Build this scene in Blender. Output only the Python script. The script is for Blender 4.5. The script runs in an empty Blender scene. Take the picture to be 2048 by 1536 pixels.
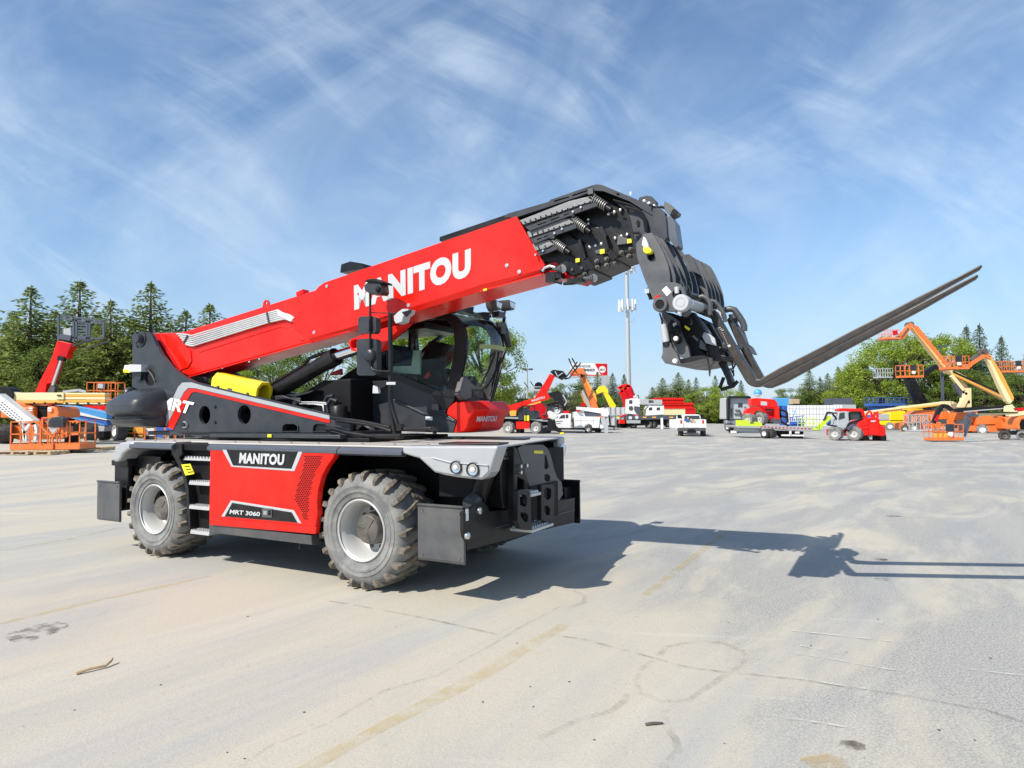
import bpy, bmesh, math, random
from mathutils import Vector, Matrix, noise
from mathutils.geometry import tessellate_polygon
random.seed(7)
R = math.radians
sc = bpy.context.scene
COL = sc.collection

# ---------------------------------------------------------------- camera, sky, sun, exposure
H, PITCH, ROLL, F, YAW, X0, Y0 = 1.7787, 0.0456, 0.0107, 1320.0, -0.5173, -1.361, 6.3037
cd = bpy.data.cameras.new('camera')
cam = bpy.data.objects.new('camera', cd)
COL.objects.link(cam)
cam.matrix_world = Matrix.Translation((0, 0, H)) @ Matrix.Rotation(math.pi/2 + PITCH, 4, 'X') @ Matrix.Rotation(-ROLL, 4, 'Z')
cd.sensor_width = 36
cd.lens = 36*F/2048
cd.clip_start = 0.1
cd.clip_end = 3000
sc.camera = cam

SUN_T = (0.739, 0.673, -1.0)                    # direction the light travels
el = math.atan2(1.0, math.hypot(0.739, 0.673))
sd = bpy.data.lights.new('sun', 'SUN')
sd.energy = 4.5
sd.angle = R(0.55)
sd.color = (1.0, 0.935, 0.83)
sun = bpy.data.objects.new('sun', sd)
COL.objects.link(sun)
sun.rotation_euler = Vector(SUN_T).to_track_quat('-Z', 'Y').to_euler()

w = bpy.data.worlds.new('World')
sc.world = w
w.use_nodes = True
nt = w.node_tree
nt.nodes.clear()
def wn(t, **k):
    n = nt.nodes.new(t)
    for a, b in k.items():
        setattr(n, a, b)
    return n
L = nt.links.new
out = wn('ShaderNodeOutputWorld')
bg = wn('ShaderNodeBackground')
bg.inputs[1].default_value = 0.125
sky = wn('ShaderNodeTexSky', sky_type='NISHITA', sun_disc=False)
sky.sun_elevation = el
sky.sun_rotation = math.atan2(-SUN_T[0], -SUN_T[1])
sky.air_density = 1.0
sky.dust_density = 0.3
sky.ozone_density = 2.0
tc = wn('ShaderNodeTexCoord')
sep = wn('ShaderNodeSeparateXYZ')
L(tc.outputs['Generated'], sep.inputs[0])
def mth(op, a, b=None, clamp=False):
    n = wn('ShaderNodeMath', operation=op, use_clamp=clamp)
    for i, q in enumerate((a, b)):
        if q is None: continue
        if isinstance(q, (int, float)): n.inputs[i].default_value = q
        else: L(q, n.inputs[i])
    return n.outputs[0]
zz_ = mth('ADD', mth('ABSOLUTE', sep.outputs[1]), 0.35)
px_ = mth('DIVIDE', sep.outputs[0], zz_)
py_ = mth('DIVIDE', sep.outputs[2], zz_)
cmb = wn('ShaderNodeCombineXYZ')
L(px_, cmb.inputs[0]); L(py_, cmb.inputs[1])
def cloud(rot, scl, scale, det, lo, hi, dist=0.6):
    mp = wn('ShaderNodeMapping')
    mp.vector_type = 'TEXTURE'
    mp.inputs['Rotation'].default_value = (0, 0, rot)
    mp.inputs['Scale'].default_value = scl
    L(cmb.outputs[0], mp.inputs[0])
    nz = wn('ShaderNodeTexNoise')
    nz.inputs['Scale'].default_value = scale
    nz.inputs['Detail'].default_value = det
    nz.inputs['Roughness'].default_value = 0.6
    nz.inputs['Distortion'].default_value = dist
    L(mp.outputs[0], nz.inputs['Vector'])
    mr = wn('ShaderNodeMapRange')
    mr.interpolation_type = 'SMOOTHSTEP'
    mr.inputs[1].default_value = lo
    mr.inputs[2].default_value = hi
    L(nz.outputs[0], mr.inputs[0])
    return mr.outputs[0]
c1 = cloud(0.50, (2.4, 0.9, 1), 5.0, 10, 0.34, 0.74, 0.7)
c2 = cloud(-0.55, (2.6, 0.7, 1), 9.0, 10, 0.40, 0.70, 0.8)
c3 = cloud(0.2, (1, 1, 1), 3.0, 5, 0.36, 0.62, 0.4)
cl = mth('ADD', mth('MULTIPLY', c1, 0.62), mth('MULTIPLY', mth('MULTIPLY', c2, c3), 0.70), True)
hz = wn('ShaderNodeMapRange')
hz.interpolation_type = 'SMOOTHSTEP'
hz.inputs[1].default_value = 0.34
hz.inputs[2].default_value = 0.0
hz.inputs[3].default_value = 0.0
hz.inputs[4].default_value = 0.72
L(sep.outputs[2], hz.inputs[0])
amt = mth('ADD', mth('MULTIPLY', cl, 0.54), 0.03)
hs = wn('ShaderNodeHueSaturation')
hs.inputs['Saturation'].default_value = 1.12
hs.inputs['Value'].default_value = 0.97
L(sky.outputs[0], hs.inputs['Color'])
mx = wn('ShaderNodeMix', data_type='RGBA')
L(amt, mx.inputs[0])
hm = wn('ShaderNodeMix', data_type='RGBA')
L(hz.outputs[0], hm.inputs[0])
L(hs.outputs[0], hm.inputs[6])
hm.inputs[7].default_value = (2.1, 3.2, 4.75, 1)
L(hm.outputs[2], mx.inputs[6])
mx.inputs[7].default_value = (4.7, 5.5, 6.3, 1)
L(mx.outputs[2], bg.inputs[0])
L(bg.outputs[0], out.inputs[0])

sc.view_settings.view_transform = 'Standard'
sc.view_settings.look = 'None'
sc.view_settings.gamma = 1
sc.view_settings.exposure = 0.45
sc.cycles.max_bounces = 6
sc.cycles.transparent_max_bounces = 12

# ---------------------------------------------------------------- geometry of the view: photo pixel -> point in the place
CR, SR, CP, SP = math.cos(ROLL), math.sin(ROLL), math.cos(PITCH), math.sin(PITCH)
CY, SY = math.cos(YAW), math.sin(YAW)
def ray(x, y):
    a, b = x - 1024, y - 768
    xx, yy = CR*a - SR*b, SR*a + CR*b
    dx, dy, dz = xx/F, 1.0, -yy/F
    return Vector((dx, dy*CP - dz*SP, dy*SP + dz*CP))
def AT(x, y, Y):                                 # point at depth Y (metres ahead)
    d = ray(x, y)
    t = Y/d.y
    return Vector((d.x*t, Y, H + d.z*t))
def gz(X, Y):                                    # height of the lot: flat by the machine, falling gently to the right beyond
    t = min(1, max(0, (Y - 12)/14.0))
    t = t*t*(3 - 2*t)
    return 0.095 - 0.022*max(-60, min(60, X))*t + 0.010*max(0, min(45, Y - 42))
def G(x, y):                                     # point on the ground
    d = ray(x, y)
    z = 0
    for i in range(30):
        t = (z - H)/d.z
        z = gz(d.x*t, d.y*t)
    return Vector((d.x*t, d.y*t, z))
def TOM(P):
    dx, dy = P[0] - X0, P[1] - Y0
    return Vector((dx*CY + dy*SY, -dx*SY + dy*CY, P[2]))
CM = TOM((0, 0, H))
def M(x, y, u=None, v=None, z=None):             # photo pixel -> machine frame (u forward, v away, z up) on a plane
    d = TOM(Vector((0, 0, H)) + ray(x, y)) - CM
    i, val = (0, u) if u is not None else ((1, v) if v is not None else (2, z))
    return CM + d*((val - CM[i])/d[i])
ZO = {1: (180, 560, 3.938), 2: (180, 860, 3.938), 3: (600, 860, 3.531), 4: (600, 560, 4.452), 5: (960, 360, 4.6545),
      6: (1240, 440, 4.266), 7: (900, 860, 5.907), 8: (1340, 560, 6.677), 9: (1280, 560, 8.53), 0: (0, 0, 1.0),
      'a': (0, 560, 4.268), 'b': (960, 680, 6.4), 'c': (1220, 720, 6.4), 'd': (1440, 740, 5.689), 'e': (1700, 620, 5.486),
      'f': (0, 760, 7.877), 'g': (1120, 700, 8.53), 'h': (1880, 640, 5.905), 'i': (1120, 1000, 2.207), 'j': (0, 1000, 1.8286)}
def zp(n, x, y):
    a = ZO[n]
    return a[0] + x/a[2], a[1] + y/a[2]
def S(n, pts, v):                                # traced side outline -> (u, z) on plane v
    r = []
    for q in pts:
        P = M(*zp(n, *q), v=v)
        r.append((P[0], P[2]))
    return r
def FR(n, pts, u):                               # traced front outline -> (v, z) on plane u
    r = []
    for q in pts:
        P = M(*zp(n, *q), u=u)
        r.append((P[1], P[2]))
    return r

# ---------------------------------------------------------------- materials
MATS = {}
def mat(name, col, rough=0.5, metal=0.0, coat=0.0, var=0.06, nscale=6.0, bump=0.0, bscale=40.0, dust=0.0, dcol=(0.42, 0.37, 0.30), dscale=3.0, spec=0.5):
    if name in MATS: return MATS[name]
    m = bpy.data.materials.new(name)
    m.use_nodes = True
    t = m.node_tree
    b = t.nodes['Principled BSDF']
    b.inputs['Roughness'].default_value = rough
    b.inputs['Metallic'].default_value = metal
    b.inputs['Coat Weight'].default_value = coat
    b.inputs['Coat Roughness'].default_value = 0.08
    b.inputs['Specular IOR Level'].default_value = spec
    co = t.nodes.new('ShaderNodeTexCoord')
    n = t.nodes.new('ShaderNodeTexNoise')
    n.inputs['Scale'].default_value = nscale
    n.inputs['Detail'].default_value = 6
    t.links.new(co.outputs['Object'], n.inputs['Vector'])
    mxx = t.nodes.new('ShaderNodeMix'); mxx.data_type = 'RGBA'
    mxx.inputs[6].default_value = tuple(c*(1 - var) for c in col) + (1,)
    mxx.inputs[7].default_value = tuple(min(1, c*(1 + var)) for c in col) + (1,)
    t.links.new(n.outputs[0], mxx.inputs[0])
    last = mxx.outputs[2]
    rr = t.nodes.new('ShaderNodeMapRange')
    rr.inputs[1].default_value = 0.3; rr.inputs[2].default_value = 0.7
    rr.inputs[3].default_value = max(0.02, rough - 0.05); rr.inputs[4].default_value = min(1, rough + 0.08)
    t.links.new(n.outputs[0], rr.inputs[0])
    t.links.new(rr.outputs[0], b.inputs['Roughness'])
    if dust > 0:
        n2 = t.nodes.new('ShaderNodeTexNoise')
        n2.inputs['Scale'].default_value = dscale
        n2.inputs['Detail'].default_value = 9
        n2.inputs['Roughness'].default_value = 0.65
        t.links.new(co.outputs['Object'], n2.inputs['Vector'])
        r2 = t.nodes.new('ShaderNodeMapRange')
        r2.inputs[1].default_value = 0.38; r2.inputs[2].default_value = 0.68
        r2.inputs[4].default_value = dust
        t.links.new(n2.outputs[0], r2.inputs[0])
        m2 = t.nodes.new('ShaderNodeMix'); m2.data_type = 'RGBA'
        m2.inputs[7].default_value = tuple(dcol) + (1,)
        t.links.new(last, m2.inputs[6]); t.links.new(r2.outputs[0], m2.inputs[0])
        last = m2.outputs[2]
    t.links.new(last, b.inputs['Base Color'])
    if bump > 0:
        n3 = t.nodes.new('ShaderNodeTexNoise')
        n3.inputs['Scale'].default_value = bscale
        n3.inputs['Detail'].default_value = 4
        t.links.new(co.outputs['Object'], n3.inputs['Vector'])
        bp = t.nodes.new('ShaderNodeBump')
        bp.inputs['Strength'].default_value = bump
        bp.inputs['Distance'].default_value = 0.01
        t.links.new(n3.outputs[0], bp.inputs['Height'])
        t.links.new(bp.outputs[0], b.inputs['Normal'])
    MATS[name] = m
    return m
def glassmat(name, tint, gloss=0.12):
    m = bpy.data.materials.new(name)
    m.use_nodes = True
    t = m.node_tree
    t.nodes.clear()
    o = t.nodes.new('ShaderNodeOutputMaterial')
    tr = t.nodes.new('ShaderNodeBsdfTransparent')
    tr.inputs[0].default_value = tuple(tint) + (1,)
    gl = t.nodes.new('ShaderNodeBsdfGlossy')
    gl.inputs['Roughness'].default_value = 0.03
    fr = t.nodes.new('ShaderNodeFresnel')
    fr.inputs[0].default_value = 1.33
    ad = t.nodes.new('ShaderNodeMath'); ad.operation = 'ADD'; ad.inputs[1].default_value = gloss
    t.links.new(fr.outputs[0], ad.inputs[0])
    mi = t.nodes.new('ShaderNodeMixShader')
    t.links.new(ad.outputs[0], mi.inputs[0])
    t.links.new(tr.outputs[0], mi.inputs[1]); t.links.new(gl.outputs[0], mi.inputs[2])
    t.links.new(mi.outputs[0], o.inputs[0])
    return m
RED = mat('red_paint', (0.78, 0.010, 0.004), 0.28, coat=0.12, var=0.05, spec=0.25, nscale=2.5, dust=0.035, dscale=2.0)
REDD = mat('deep_red_paint', (0.56, 0.006, 0.012), 0.35, coat=0.1, var=0.04, spec=.25)
BLK = mat('black_paint', (0.0065, 0.007, 0.0085), 0.36, coat=0.0, var=0.3, dust=0.025, spec=.32)
BLKM = mat('matt_black', (0.005, 0.005, 0.006), 0.6, var=0.2, spec=.25)
GRY = mat('charcoal_paint', (0.024, 0.029, 0.038), 0.40, coat=0.05, var=0.10, dust=0.04, spec=.4)
GRYL = mat('worn_grey_paint', (0.062, 0.067, 0.074), 0.42, coat=0.1, var=0.15, dust=0.10)
SIL = mat('silver_paint', (0.40, 0.415, 0.43), 0.34, metal=0.25, coat=0.4, var=0.04)
DECK = mat('pale_deck_paint', (0.50, 0.49, 0.46), 0.45, metal=0.1, var=0.06, dust=0.4, dcol=(0.45, 0.40, 0.33))
TRIM = mat('slate_trim', (0.070, 0.080, 0.105), 0.38, coat=0.3, var=0.05)
STEEL = mat('bright_steel', (0.62, 0.63, 0.64), 0.28, metal=0.9, var=0.05)
CHROME = mat('chrome', (0.80, 0.80, 0.80), 0.09, metal=1.0, var=0.02)
RUB = mat('dusty_rubber', (0.13, 0.132, 0.135), 0.75, var=0.15, dust=0.8, dcol=(0.30, 0.295, 0.275), dscale=5, bump=0.25)
LUG = mat('muddy_rubber', (0.085, 0.075, 0.062), 0.85, var=0.3, dust=0.75, dcol=(0.29, 0.25, 0.195), dscale=14, bump=0.5)
RUBK = mat('black_rubber', (0.02, 0.02, 0.02), 0.7, var=0.2, dust=0.4, dcol=(0.14, 0.12, 0.1))
RIM = mat('rim_paint', (0.47, 0.47, 0.46), 0.4, metal=0.1, var=0.05, dust=0.35, dcol=(0.42, 0.40, 0.35))
HUB = mat('hub_iron', (0.065, 0.063, 0.06), 0.5, metal=0.2, var=0.1, dust=0.35)
YEL = mat('yellow_paint', (0.88, 0.68, 0.01), 0.35, coat=0.3, var=0.04)
YELS = mat('yellow_sticker', (0.85, 0.75, 0.02), 0.4)
WHT = mat('white_paint', (0.78, 0.78, 0.77), 0.4, coat=0.2, var=0.03, dust=0.1)
LET = mat('silver_lettering', (0.50, 0.51, 0.52), 0.4, var=0.02)
ORG = mat('orange_paint', (0.80, 0.17, 0.02), 0.42, coat=0.2, var=0.05, dust=0.15)
CRM = mat('cream_paint', (0.78, 0.68, 0.38), 0.45, var=0.05, dust=0.15)
AMB = mat('amber_paint', (0.82, 0.38, 0.05), 0.45, var=0.05, dust=0.1)
BLU = mat('blue_paint', (0.02, 0.10, 0.42), 0.45, var=0.05, dust=0.1)
LBL = mat('light_blue_paint', (0.07, 0.32, 0.66), 0.4, coat=0.2, var=0.05)
WOOD = mat('pallet_wood', (0.48, 0.36, 0.22), 0.8, var=0.3, nscale=12)
BROWN = mat('fork_steel', (0.035, 0.031, 0.029), 0.45, metal=0.3, var=0.2, dust=0.3, dcol=(0.11, 0.09, 0.075), dscale=12)
GALV = mat('galvanised_steel', (0.44, 0.46, 0.46), 0.5, metal=0.3, var=0.08)
PLASTIC = mat('dark_plastic', (0.020, 0.023, 0.030), 0.38, var=0.1, dust=0.05)
FABRIC = mat('blue_grey_fabric', (0.05, 0.08, 0.13), 0.9, var=0.3)
PAPER = mat('pale_paper', (0.45, 0.62, 0.56), 0.7)
LAMP = mat('lamp_lens', (0.75, 0.76, 0.78), 0.12, metal=0.3, coat=0.8)
ALU = mat('aluminium', (0.60, 0.60, 0.60), 0.4, metal=0.5, var=0.06)
SGRN = mat('safety_green', (0.55, 0.75, 0.03), 0.5)
GLASS = glassmat('cab_glass', (0.78, 0.90, 0.85), 0.0)
GLASS2 = glassmat('windscreen_glass', (0.80, 0.92, 0.87), 0.07)
COIL = mat('spring_steel', (0.30, 0.30, 0.29), .45, metal=.6, var=.1)
DGLASS = mat('dark_window', (0.03, 0.045, 0.05), 0.08, coat=0.5)
GREYP = mat('light_grey_paint', (0.42, 0.44, 0.46), 0.5, var=0.06, dust=0.1)

# ---------------------------------------------------------------- mesh builder
class MB:
    def __init__(s, m=None):
        s.v = []; s.f = []; s.mi = []; s.mats = [m] if m else []; s.cur = 0; s.sm = []
    def use(s, m):
        if m not in s.mats: s.mats.append(m)
        s.cur = s.mats.index(m)
        return s
    def add(s, vs, fs, smooth=False):
        o = len(s.v)
        s.v += [tuple(q) for q in vs]
        s.f += [tuple(i + o for i in f) for f in fs]
        s.mi += [s.cur]*len(fs)
        s.sm += [smooth]*len(fs)
        return s
    def box(s, c, d, rot=None):
        c = Vector(c); x, y, z = d[0]/2, d[1]/2, d[2]/2
        P = [Vector((a, b, e)) for a in (-x, x) for b in (-y, y) for e in (-z, z)]
        if rot is not None: P = [rot @ q for q in P]
        return s.add([c + q for q in P], [(0, 1, 3, 2), (4, 6, 7, 5), (0, 4, 5, 1), (2, 3, 7, 6), (0, 2, 6, 4), (1, 5, 7, 3)])
    def bb(s, a, b):
        return s.box([(a[i] + b[i])/2 for i in range(3)], [abs(a[i] - b[i]) for i in range(3)])
    def prism(s, loops, a, b, axis=1, P0=None):
        # loops of (p, q) in the plane normal to axis; extruded a..b. axis 1: (u,z) along v; 0: (v,z) along u; 2: (u,v) along z
        if not isinstance(loops[0][0], (tuple, list, Vector)): loops = [loops]
        def mk(p, w_):
            if axis == 1: return (p[0], w_, p[1])
            if axis == 0: return (w_, p[0], p[1])
            return (p[0], p[1], w_)
        flat = [p for l in loops for p in l]
        n = len(flat)
        tri = tessellate_polygon([[Vector((p[0], p[1], 0)) for p in l] for l in loops])
        vs = [mk(p, a) for p in flat] + [mk(p, b) for p in flat]
        if len(loops) == 1 and n <= 60:
            fs = [tuple(range(n)), tuple(range(2*n - 1, n - 1, -1))]
        else:
            fs = [tuple(t) for t in tri] + [tuple(i + n for i in reversed(t)) for t in tri]
        k = 0
        for l in loops:
            m_ = len(l)
            for i in range(m_):
                j = (i + 1) % m_
                fs.append((k + i, k + j, k + j + n, k + i + n))
            k += m_
        return s.add(vs, fs)
    def tube(s, pts, r, n=10, cap=True, smooth=True):
        pts = [Vector(p) for p in pts]
        rs = r if isinstance(r, (list, tuple)) else [r]*len(pts)
        rings = []
        up = None
        for i, p in enumerate(pts):
            d = (pts[min(i + 1, len(pts) - 1)] - pts[max(i - 1, 0)])
            if d.length < 1e-9: d = Vector((0, 0, 1))
            d.normalize()
            if up is None:
                up = Vector((0, 0, 1)) if abs(d.z) < 0.9 else Vector((1, 0, 0))
            a = d.cross(up); a.normalize()
            b = a.cross(d); b.normalize()
            up = b
            rings.append([p + (a*math.cos(2*math.pi*k/n) + b*math.sin(2*math.pi*k/n))*rs[i] for k in range(n)])
        vs = [q for g in rings for q in g]
        fs = []
        for i in range(len(rings) - 1):
            for k in range(n):
                fs.append((i*n + k, i*n + (k + 1) % n, (i + 1)*n + (k + 1) % n, (i + 1)*n + k))
        s.add(vs, fs, smooth)
        if cap:
            s.add(rings[0], [tuple(range(n))]); s.add(rings[-1], [tuple(reversed(range(n)))])
        return s
    def lathe(s, prof, c, ax='y', n=40, smooth=True, close=False):
        # prof: (t along axis, radius)
        c = Vector(c)
        vs = []
        for t, r in prof:
            for k in range(n):
                a = 2*math.pi*k/n
                x, y = r*math.cos(a), r*math.sin(a)
                vs.append(c + (Vector((x, t, y)) if ax == 'y' else (Vector((t, x, y)) if ax == 'x' else Vector((x, y, t)))))
        fs = []
        m_ = len(prof)
        for i in range(m_ - 1):
            for k in range(n):
                fs.append((i*n + k, i*n + (k + 1) % n, (i + 1)*n + (k + 1) % n, (i + 1)*n + k))
        return s.add(vs, fs, smooth)
    def beam(s, p, q, w_, h_):                    # rectangular bar between two points
        p, q = Vector(p), Vector(q)
        d = (q - p)
        l = d.length
        if l < 1e-6: return s
        d.normalize()
        up = Vector((0, 0, 1)) if abs(d.z) < 0.95 else Vector((0, 1, 0))
        a = d.cross(up).normalized(); b = a.cross(d).normalized()
        P = []
        for e in (p, q):
            for x, y in ((-1, -1), (1, -1), (1, 1), (-1, 1)):
                P.append(e + a*(x*w_/2) + b*(y*h_/2))
        return s.add(P, [(0, 1, 2, 3), (7, 6, 5, 4), (0, 4, 5, 1), (1, 5, 6, 2), (2, 6, 7, 3), (3, 7, 4, 0)])
    def quad(s, a, b, c, d): return s.add([a, b, c, d], [(0, 1, 2, 3)])
    def build(s, name, parent=None, bevel=0, sharp=50, off=None, recalc=True, seg=2, ang=35):
        me = bpy.data.meshes.new(name)
        vs = s.v if off is None else [(q[0] - off[0], q[1] - off[1], q[2] - off[2]) for q in s.v]
        me.from_pydata(vs, [], s.f)
        for m_ in s.mats: me.materials.append(m_)
        me.polygons.foreach_set('material_index', s.mi)
        me.polygons.foreach_set('use_smooth', s.sm)
        if recalc:
            bm = bmesh.new(); bm.from_mesh(me)
            bmesh.ops.recalc_face_normals(bm, faces=bm.faces)
            bm.to_mesh(me); bm.free()
        me.update()
        if any(s.sm): me.set_sharp_from_angle(angle=R(sharp))
        o = bpy.data.objects.new(name, me)
        COL.objects.link(o)
        if parent is not None: o.parent = parent
        if bevel:
            md = o.modifiers.new('bevel', 'BEVEL')
            md.width = bevel; md.segments = seg; md.limit_method = 'ANGLE'; md.angle_limit = R(ang)
            md.harden_normals = False
        return o
def tag(o, label=None, cat=None, group=None, kind=None):
    if label: o['label'] = label
    if cat: o['category'] = cat
    if group: o['group'] = group
    if kind: o['kind'] = kind
    return o
def empty(name, loc, label, cat, group=None, rz=0):
    o = bpy.data.objects.new(name, None)
    COL.objects.link(o)
    o.location = loc; o.rotation_euler = (0, 0, rz)
    o.empty_display_size = 0.3
    return tag(o, label, cat, group)
def text_on(mb, txt, quad, out_, bold=0.02, depth=0.004, shear=0.0, spacing=1.0):
    # letters laid in a real quad: bottom-left, bottom-right, top-right, top-left
    cu = bpy.data.curves.new('t', 'FONT')
    cu.body = txt; cu.offset = bold; cu.resolution_u = 4; cu.shear = shear; cu.space_character = spacing
    ob = bpy.data.objects.new('t', cu)
    COL.objects.link(ob)
    dg = bpy.context.evaluated_depsgraph_get()
    me = bpy.data.meshes.new_from_object(ob.evaluated_get(dg))
    xs = [q.co.x for q in me.vertices]; ys = [q.co.y for q in me.vertices]
    x0, x1, y0, y1 = min(xs), max(xs), min(ys), max(ys)
    a, b, c, d = [Vector(q) for q in quad]
    o = Vector(out_)*depth
    vs = []
    for q in me.vertices:
        s_, t_ = (q.co.x - x0)/(x1 - x0), (q.co.y - y0)/(y1 - y0)
        vs.append(a*(1 - s_)*(1 - t_) + b*s_*(1 - t_) + c*s_*t_ + d*(1 - s_)*t_ + o)
    mb.add(vs, [tuple(p.vertices) for p in me.polygons])
    bpy.data.objects.remove(ob); bpy.data.curves.remove(cu); bpy.data.meshes.remove(me)
    return mb
def Q(n, pts, v, dv=0.0):                          # traced quad -> 3D machine points on plane v
    return [tuple(M(*zp(n, *q), v=v)) for q in pts]

# ---------------------------------------------------------------- the big machine
mach = empty('rotating_telehandler', (X0, Y0, 0), 'big red and charcoal rotating telehandler with raised boom and long forks, filling the foreground', 'telehandler', rz=YAW)
SPLIT = {'engine_piping', 'weld_seam', 'top_cheek', 'bolt_ring', 'plate_bolt', 'cover_bolt', 'section_bolt', 'wear_pad_screw', 'yellow_tag', 'guard_bolt', 'strut_bolt', 'valve_fitting', 'collar', 'deck_edge_trim', 'guide_bracket', 'deck_bolt', 'lifting_lug', 'deck_cover', 'pivot_pin', 'ladder_frame', 'opening_rim', 'sticker', 'carriage_fitting', 'badge_plate', 'wiper', 'pin_bore', 'guard_rail', 'cab_side_trim', 'boom_top_hose', 'head_hose', 'head_cheek', 'lamp_cables', 'rib_back', 'turret_stripe', 'cab_frame', 'fork_shaft'}
def pieces(mb):
    par = list(range(len(mb.v)))
    def fd(i):
        while par[i] != i: par[i] = par[par[i]]; i = par[i]
        return i
    for f in mb.f:
        a = fd(f[0])
        for q in f[1:]: par[fd(q)] = a
    comp = {}
    for i in range(len(mb.v)): comp.setdefault(fd(i), []).append(i)
    cl = []
    for k, ids in comp.items():
        lo = [min(mb.v[i][c] for i in ids) - .004 for c in range(3)]; hi = [max(mb.v[i][c] for i in ids) + .004 for c in range(3)]
        ks = {k}
        again = True
        while again:
            again = False
            for c in cl:
                if all(c[0][j] <= hi[j] and c[1][j] >= lo[j] for j in range(3)):
                    lo = [min(lo[j], c[0][j]) for j in range(3)]; hi = [max(hi[j], c[1][j]) for j in range(3)]; ks |= c[2]
                    cl.remove(c); again = True
                    break
        cl.append((lo, hi, ks))
    out = []
    for lo, hi, ks in cl:
        m2 = MB(); m2.mats = list(mb.mats); mp = {}
        for fi, f in enumerate(mb.f):
            if fd(f[0]) in ks:
                for q in f:
                    if q not in mp: mp[q] = len(m2.v); m2.v.append(mb.v[q])
                m2.f.append(tuple(mp[q] for q in f)); m2.mi.append(mb.mi[fi]); m2.sm.append(mb.sm[fi])
        out.append(m2)
    return out
def P1(name, mb, parent=None, **k):
    if name in SPLIT:
        for m2 in pieces(mb): o = m2.build(name, parent or mach, **k)
        return o
    return mb.build(name, parent or mach, **k)
ZD = 1.494
# -- chassis frame
mb = MB(BLKM)
mb.bb((-4.1, 0.72, 0.50), (0.95, 1.78, 1.38))
mb.bb((-2.95, 0.12, 0.50), (-0.74, 2.38, 1.40))
mb.bb((-4.35, 0.25, 0.60), (-4.1, 2.25, 1.36))
mb.tube([(-3.487, 0.45, .669), (-3.487, 2.05, .669)], 0.13, 12); mb.tube([(-.164, 0.45, .669), (-.164, 2.05, .669)], 0.13, 12)
for u in (-3.487, -.164):
    mb.bb((u - .22, .62, .52), (u + .22, .76, .95))
    mb.tube([(u + .3, .3, .8), (u + .3, .9, .62)], .035, 8)
P1('chassis_frame', mb, bevel=.01)
# -- deck
mb = MB(DECK)
pl = [(-4.16, .10), (-3.9, 0.012), (-3.02, 0.012), (-3.02, .22), (-2.42, .22), (-2.42, 0.012), (.42, 0.012), (.42, .10), (1.32, .10), (1.20, .70), (1.02, 1.60), (.86, 2.40), (.42, 2.40), (.42, 2.488), (-3.9, 2.488), (-4.16, 2.40)]
mb.prism(pl, ZD - .018, ZD, axis=2)
mb.use(BLKM)
mb.prism([(min(q[0], .9), 0.03 + q[1]*0.976) for q in pl if q[0] < 1.0] if False else [(-4.12, .12), (-3.9, .05), (.40, .05), (.40, .14), (.95, .14), (.75, 2.36), (.40, 2.36), (.40, 2.45), (-3.9, 2.45), (-4.12, 2.38)], ZD - .10, ZD - .021, axis=2)
deck = P1('deck_plate', mb, bevel=.012)
mb = MB(TRIM)
for a, b in ((-3.90, -3.04), (-2.39, -.41), (-.40, .40)):
    mb.prism([(0.055, ZD + .004), (-.022, ZD - .045), (-.022, ZD - .082), (0.02, ZD - .10), (0.055, ZD - .10)], a, b, axis=0)
    mb.prism([(2.445, ZD + .004), (2.522, ZD - .045), (2.522, ZD - .082), (2.48, ZD - .10), (2.445, ZD - .10)], a, b, axis=0)
P1('deck_edge_trim', mb, deck, bevel=.004)
mb = MB(BLK)                                         # flat black covers on the deck front
mb.prism([(.55, .35), (1.18, .42), (1.14, .68), (.55, .66)], ZD + .003, ZD + .018, axis=2)
mb.prism([(-.2, 1.55), (.85, 1.50), (.80, 1.75), (-.2, 1.85)], ZD + .003, ZD + .02, axis=2)
P1('deck_cover', mb, deck, bevel=.004)
mb = MB(STEEL)
for u in (-3.6, -3.2, -2.1, -1.7, -1.2, -.8, -.2, .2, .6, 1.0):
    mb.lathe([(0, .018), (.012, .018), (.016, .010), (.016, 0)], (u, .12, ZD), 'z', 10)
P1('deck_bolt', mb, deck)

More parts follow.
